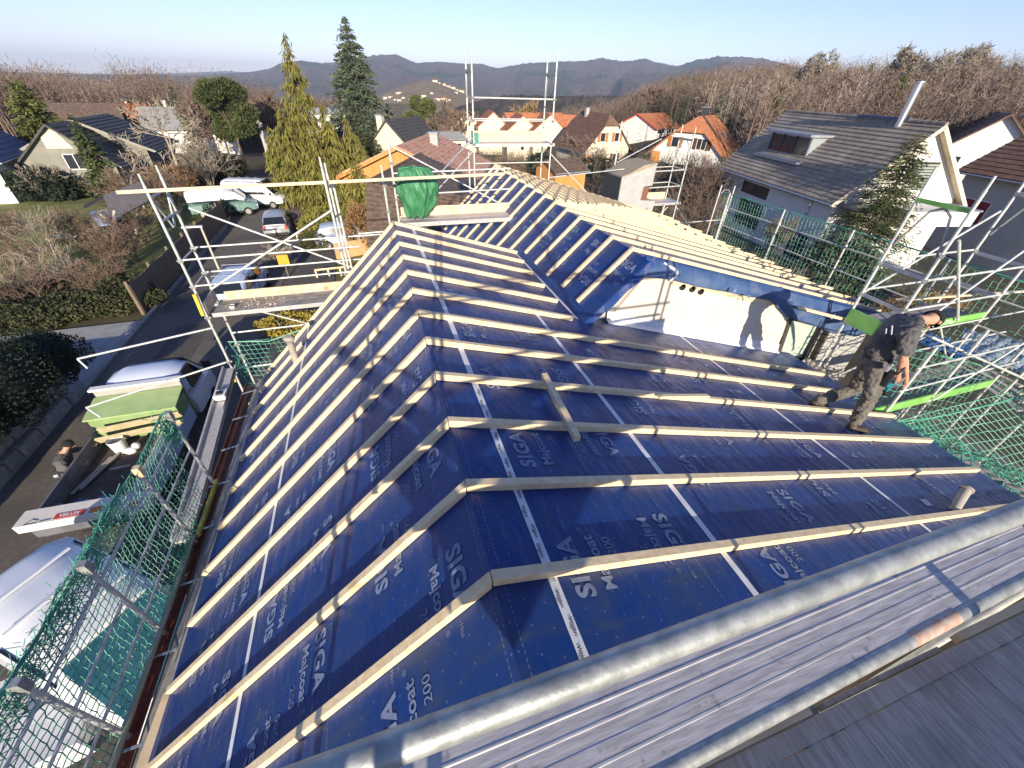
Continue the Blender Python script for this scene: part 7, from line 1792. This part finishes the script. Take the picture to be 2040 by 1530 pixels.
def person(label, J, shirt, trousers, cap, short_sleeve=True):
    """J: joints in world metres"""
    t = thing('person', label, 'person', J['base'])
    # continuous body
    nd, ed = [], []
    def add(p, r, prev=None):
        nd.append((*p, *(r if isinstance(r, tuple) else (r, r)))); i = len(nd) - 1
        if prev is not None: ed.append((prev, i))
        return i
    pel = add(J['pelvis'], .06); sp = add(J['spine'], .08, pel); ch = add(J['chest'], .14, sp); nk = add(J['neck'], .058, ch); hb = add(lerp3(J['neck'], J['head'], .55), .062, nk)
    hd = add(J['head'], .095, hb); tp = add(J['crown'], .07, hd)
    for s in ('l', 'r'):
        sh = add(J[s + 'sho'], .068, ch); el = add(J[s + 'elb'], .045, sh); fm = add(lerp3(J[s + 'elb'], J[s + 'wri'], .35), .044, el); wr = add(J[s + 'wri'], .028, fm); pm = add(J[s + 'palm'], (.04, .022), wr)
        hp = add(J[s + 'hip'], .055, pel); kn = add(J[s + 'kne'], .05, hp); cf = add(lerp3(J[s + 'kne'], J[s + 'ank'], .3), .06, kn); an = add(J[s + 'ank'], .04, cf)
    body = skin_body('body', nd, ed, SKIN, t)
    # fingers
    for s in ('l', 'r'):
        w, p_ = Vector(J[s + 'wri']), Vector(J[s + 'palm']); d = (p_ - w).normalized(); side = d.cross(Vector(J.get(s + 'nrm', (0, 1, 0)))).normalized(); nrm = side.cross(d).normalized()
        for k in range(4):
            b0 = p_ + side * (-.03 + .02 * k); L_ = (.062, .07, .066, .052)[k]
            f1 = b0 + d * L_ * .5 + nrm * .006; f2 = f1 + (d * .75 + nrm * .65).normalized() * L_ * .4; f3 = f2 + (d * .2 + nrm).normalized() * L_ * .3
            MB().tube(b0 - d * .02, f1, .0095, 6, .009).tube(f1, f2, .009, 6, .008).tube(f2, f3, .008, 6, .006).part('finger', SKIN, body, smooth=True)
        th = w + d * .03 - side * .03; MB().tube(th, th + d * .03 - side * .025 + nrm * .01, .011, 6, .01).tube(th + d * .03 - side * .025 + nrm * .01, th + d * .06 - side * .022 + nrm * .028, .01, 6, .007).part('thumb', SKIN, body, smooth=True)
    # head details
    H, fwd, up = Vector(J['head']), Vector(J['face']).normalized(), (Vector(J['crown']) - Vector(J['neck'])).normalized()
    fwd = (fwd - up * fwd.dot(up)).normalized(); sd_ = fwd.cross(up)
    MB().tube(H + fwd * .09 + up * .01, H + fwd * .118 - up * .03, .008, 6, .015).part('nose', SKIN, body, smooth=True)
    for s in (1, -1):
        MB().ball(H + sd_ * .09 * s - up * .01, .028, 8, 6, sc=(.5, .9, 1)).part('ear', SKIN, body, smooth=True)
        MB().ball(H + fwd * .088 + sd_ * .033 * s + up * .018, .012, 8, 6).part('eye', FRAME_W, body, smooth=True)
    MB().box(H + fwd * .095 - up * .055, (.03, .03, .012)).part('mouth', mat('lips', (.35, .13, .1), rough=.5), body)
    # knitted cap
    n, m = 18, 8; V, F = [], []
    for j in range(m + 1):
        a = math.pi / 2 * j / m
        for i in range(n):
            b_ = 2 * math.pi * i / n
            rr = .108 * math.cos(a) if j else .112
            V.append(H + up * (.015 + .135 * math.sin(a)) + (fwd * math.cos(b_) * 1.08 + sd_ * math.sin(b_)) * rr - fwd * .004 - up * (.02 * (1 - math.cos(b_)) * .8 if j == 0 else 0))
    for j in range(m):
        for i in range(n): F.append((j * n + i, j * n + (i + 1) % n, (j + 1) * n + (i + 1) % n, (j + 1) * n + i))
    cp = link('knitted_cap', np_mesh('knitted_cap', V, F), cap, t, smooth=True); s_ = cp.modifiers.new('thick', 'SOLIDIFY'); s_.thickness = .008; s_.offset = 1
    # shirt with sleeves to the elbow
    nd, ed = [], []
    pel = add(lerp3(J['pelvis'], J['spine'], -.45), (.175, .15)); p_1 = add(lerp3(J['pelvis'], J['spine'], .35), (.185, .155), pel); sp = add(J['spine'], (.19, .16), p_1); ch = add(J['chest'], (.205, .17), sp); nk = add(lerp3(J['chest'], J['neck'], .8), .085, ch)
    for s in ('l', 'r'):
        sh = add(J[s + 'sho'], .105, ch); mid = add(lerp3(J[s + 'sho'], J[s + 'elb'], .55), .092, sh)
        if short_sleeve: add(lerp3(J[s + 'sho'], J[s + 'elb'], .95), .088, mid)
        else:
            e = add(J[s + 'elb'], .066, mid); add(lerp3(J[s + 'elb'], J[s + 'wri'], .9), .045, e)
    sh_ = skin_body('shirt', nd, ed, shirt, t, sub=4, wrinkle=.045)
    if J.get('legs', True):
        nd, ed = [], []
        pel = add(lerp3(J['pelvis'], J['spine'], .5), (.165, .145)); 
        p2 = add(lerp3(J['pelvis'], J['spine'], -.2), (.175, .155), pel)
        for s in ('l', 'r'):
            hp = add(lerp3(J[s + 'hip'], J[s + 'kne'], .12), .135, p2); md = add(lerp3(J[s + 'hip'], J[s + 'kne'], .6), .118, hp); kn = add(J[s + 'kne'], .10, md); cf = add(lerp3(J[s + 'kne'], J[s + 'ank'], .45), .096, kn); add(lerp3(J[s + 'kne'], J[s + 'ank'], 1.03), .076, cf)
        tr_ = skin_body('trousers', nd, ed, trousers, t, sub=4, wrinkle=.045)
        for s in ('l', 'r'):
            a = Vector(J[s + 'ank']); f = Vector(J[s + 'toe']) - a; f.z = 0; f.normalize(); z = J[s + 'toe'][2]
            nd, ed = [], []
            i0 = add(tuple(a + Vector((0, 0, .02))), .075); i1 = add((a.x - f.x * .02, a.y - f.y * .02, z + .055), (.075, .065), i0); i2 = add((a.x + f.x * .11, a.y + f.y * .11, z + .05), (.07, .055), i1); add((a.x + f.x * .23, a.y + f.y * .23, z + .04), (.06, .04), i2)
            skin_body('boot', nd, ed, BOOT, t)
        bc = Vector(lerp3(J['pelvis'], J['spine'], .22)); ba = (Vector(J['spine']) - Vector(J['pelvis'])).normalized(); MB().tube(bc - ba * .022, bc + ba * .022, .172, 18, .172).part('tool_belt', BLACK_PLASTIC, tr_, smooth=True)
        # tool pouch, knee patch, hammer loop
        hp = Vector(J['rhip']); q = lerp3(J['rhip'], J['rkne'], .35)
        MB().box(Vector(q) + Vector((.03, -.12, .02)), (.14, .07, .2), .3).part('tool_pouch', BLACK_PLASTIC, tr_, bevel=.012)
        MB().box(Vector(q) + Vector((-.1, -.10, .2)), (.09, .05, .08), .3).part('tool_holder', mat('holder_metal', (.5, .5, .5), rough=.4, metal=.6), tr_, bevel=.01)
        MB().tube(Vector(q) + Vector((.05, -.16, .1)), Vector(q) + Vector((.09, -.17, .22)), .012, 6).part('tool_handle', BLACK_PLASTIC, tr_)
    return t, sh_
off = Vector((0, 0, 0))
def wp(px, py, y): return tuple(on(px, py, y=y))
fl = Vector((5.76, 1.48, 0)); fl.z = zr(fl.x) + .0
fr = Vector((5.66, 2.0, 0)); fr.z = zr(fr.x) + .0
J = dict(base=(5.65, 1.7, fl.z), pelvis=wp(1745, 712, 1.74), spine=wp(1768, 680, 1.72), chest=wp(1800, 650, 1.70), neck=wp(1832, 636, 1.70), head=wp(1856, 637, 1.70), crown=wp(1872, 622, 1.70), face=(.75, -.1, -.65),
         lsho=wp(1790, 640, 1.95), lelb=wp(1802, 705, 1.98), lwri=wp(1806, 748, 1.90), lpalm=wp(1804, 768, 1.86), rsho=wp(1812, 668, 1.48), relb=wp(1800, 712, 1.42), rwri=wp(1790, 742, 1.48), rpalm=wp(1788, 760, 1.52),
         lhip=wp(1738, 722, 1.84), rhip=wp(1752, 726, 1.62), rkne=wp(1735, 786, 1.50), lkne=wp(1702, 775, 1.94), rank=(fl.x - .02, fl.y, fl.z + .09), lank=(fr.x - .06, fr.y, fr.z + .10), rtoe=(fl.x + .15, fl.y - .08, fl.z + .01 - .05), ltoe=(fr.x + .12, fr.y - .05, fr.z + .01 - .03), rnrm=(0, 1, 0), lnrm=(0, 1, 0))
w1, sh1 = person('worker in charcoal workwear and black knitted cap bending over on the roof battens', J, WORKWEAR, WORKTROUSER, KNIT)
a = Vector(J['chest']); 
mb = MB(); pA = Vector(wp(1771, 646, 1.56)); mb.beam(pA + Vector((0, -.035, 0)), pA + Vector((.10, -.035, -.13)), .018, .008, (0, -1, .3)); mb.beam(pA + Vector((-.07, -.035, -.03)), pA + Vector((-.02, -.035, -.10)), .016, .008, (0, -1, .3)); mb.part('shirt_print', mat('pale_shirt_print', (.45, .47, .52), rough=.6), sh1)
# cordless tool in his hands
tp_ = Vector(wp(1772, 768, 1.58))
tool = thing('cordless_tool', 'teal and black cordless power tool held by the bending roof worker', 'tool', tuple(tp_))
mb = MB(); mb.tube(tp_ + Vector((-.12, 0, .02)), tp_ + Vector((.06, 0, .05)), .038, 12).tube(tp_ + Vector((.0, 0, .03)), tp_ + Vector((.02, 0, -.10)), .024, 10); mb.part('tool_body', TOOLBLUE, tool, smooth=True)
MB().box(tp_ + Vector((.02, 0, -.13)), (.12, .08, .06)).part('battery', BLACK_PLASTIC, tool, bevel=.008); MB().tube(tp_ + Vector((-.12, 0, .02)), tp_ + Vector((-.22, 0, .005)), .02, 10, .008).part('chuck', BLACK_PLASTIC, tool)
# second worker beside the truck
bx0, by0 = -8.75, 8.75
J2 = dict(base=(bx0, by0, -6.97), pelvis=(bx0 - .05, by0, -6.02), spine=(bx0 + .03, by0, -5.84), chest=(bx0 + .12, by0 + .03, -5.66), neck=(bx0 + .20, by0 + .08, -5.49), head=(bx0 + .27, by0 + .14, -5.40), crown=(bx0 + .31, by0 + .17, -5.29), face=(.7, .5, -.5),
          lsho=(bx0 + .05, by0 + .24, -5.62), lelb=(bx0 + .16, by0 + .42, -5.80), lwri=(bx0 + .38, by0 + .48, -5.82), lpalm=(bx0 + .46, by0 + .50, -5.82), rsho=(bx0 + .14, by0 - .2, -5.62), relb=(bx0 + .22, by0 - .28, -5.86), rwri=(bx0 + .40, by0 - .12, -5.90), rpalm=(bx0 + .47, by0 - .08, -5.90),
          lhip=(bx0 - .05, by0 + .1, -6.08), rhip=(bx0 - .05, by0 - .1, -6.08), lkne=(bx0 + .0, by0 + .12, -6.5), rkne=(bx0 + .0, by0 - .12, -6.5), lank=(bx0 - .05, by0 + .14, -6.87), rank=(bx0 - .05, by0 - .14, -6.87), ltoe=(bx0 + .15, by0 + .14, -6.96), rtoe=(bx0 + .15, by0 - .14, -6.96), lnrm=(0, 0, 1), rnrm=(0, 0, 1))
person('worker in dark grey clothes and cap leaning over the side of the truck bed', J2, WORKWEAR, WORKTROUSER, KNIT, short_sleeve=False)

# ------------------------------------------------------------------ haze
def haze_box():
    mb = MB(); mb.box((0, 0, 72), (20400, 20400, 296))
    o = mb.part('haze', [])
    m = bpy.data.materials.new('haze'); m.use_nodes = True; nt = m.node_tree
    nt.nodes.remove(nt.nodes['Principled BSDF'])
    v_ = nt.nodes.new('ShaderNodeVolumePrincipled'); v_.inputs['Density'].default_value = HAZE; v_.inputs['Color'].default_value = (.62, .77, 1, 1); v_.inputs['Anisotropy'].default_value = 0.0
    nt.links.new(v_.outputs['Volume'], nt.nodes['Material Output'].inputs['Volume'])
    o.data.materials.append(m); o['kind'] = 'stuff'
    return o
HAZE = 0.00016
haze_box()
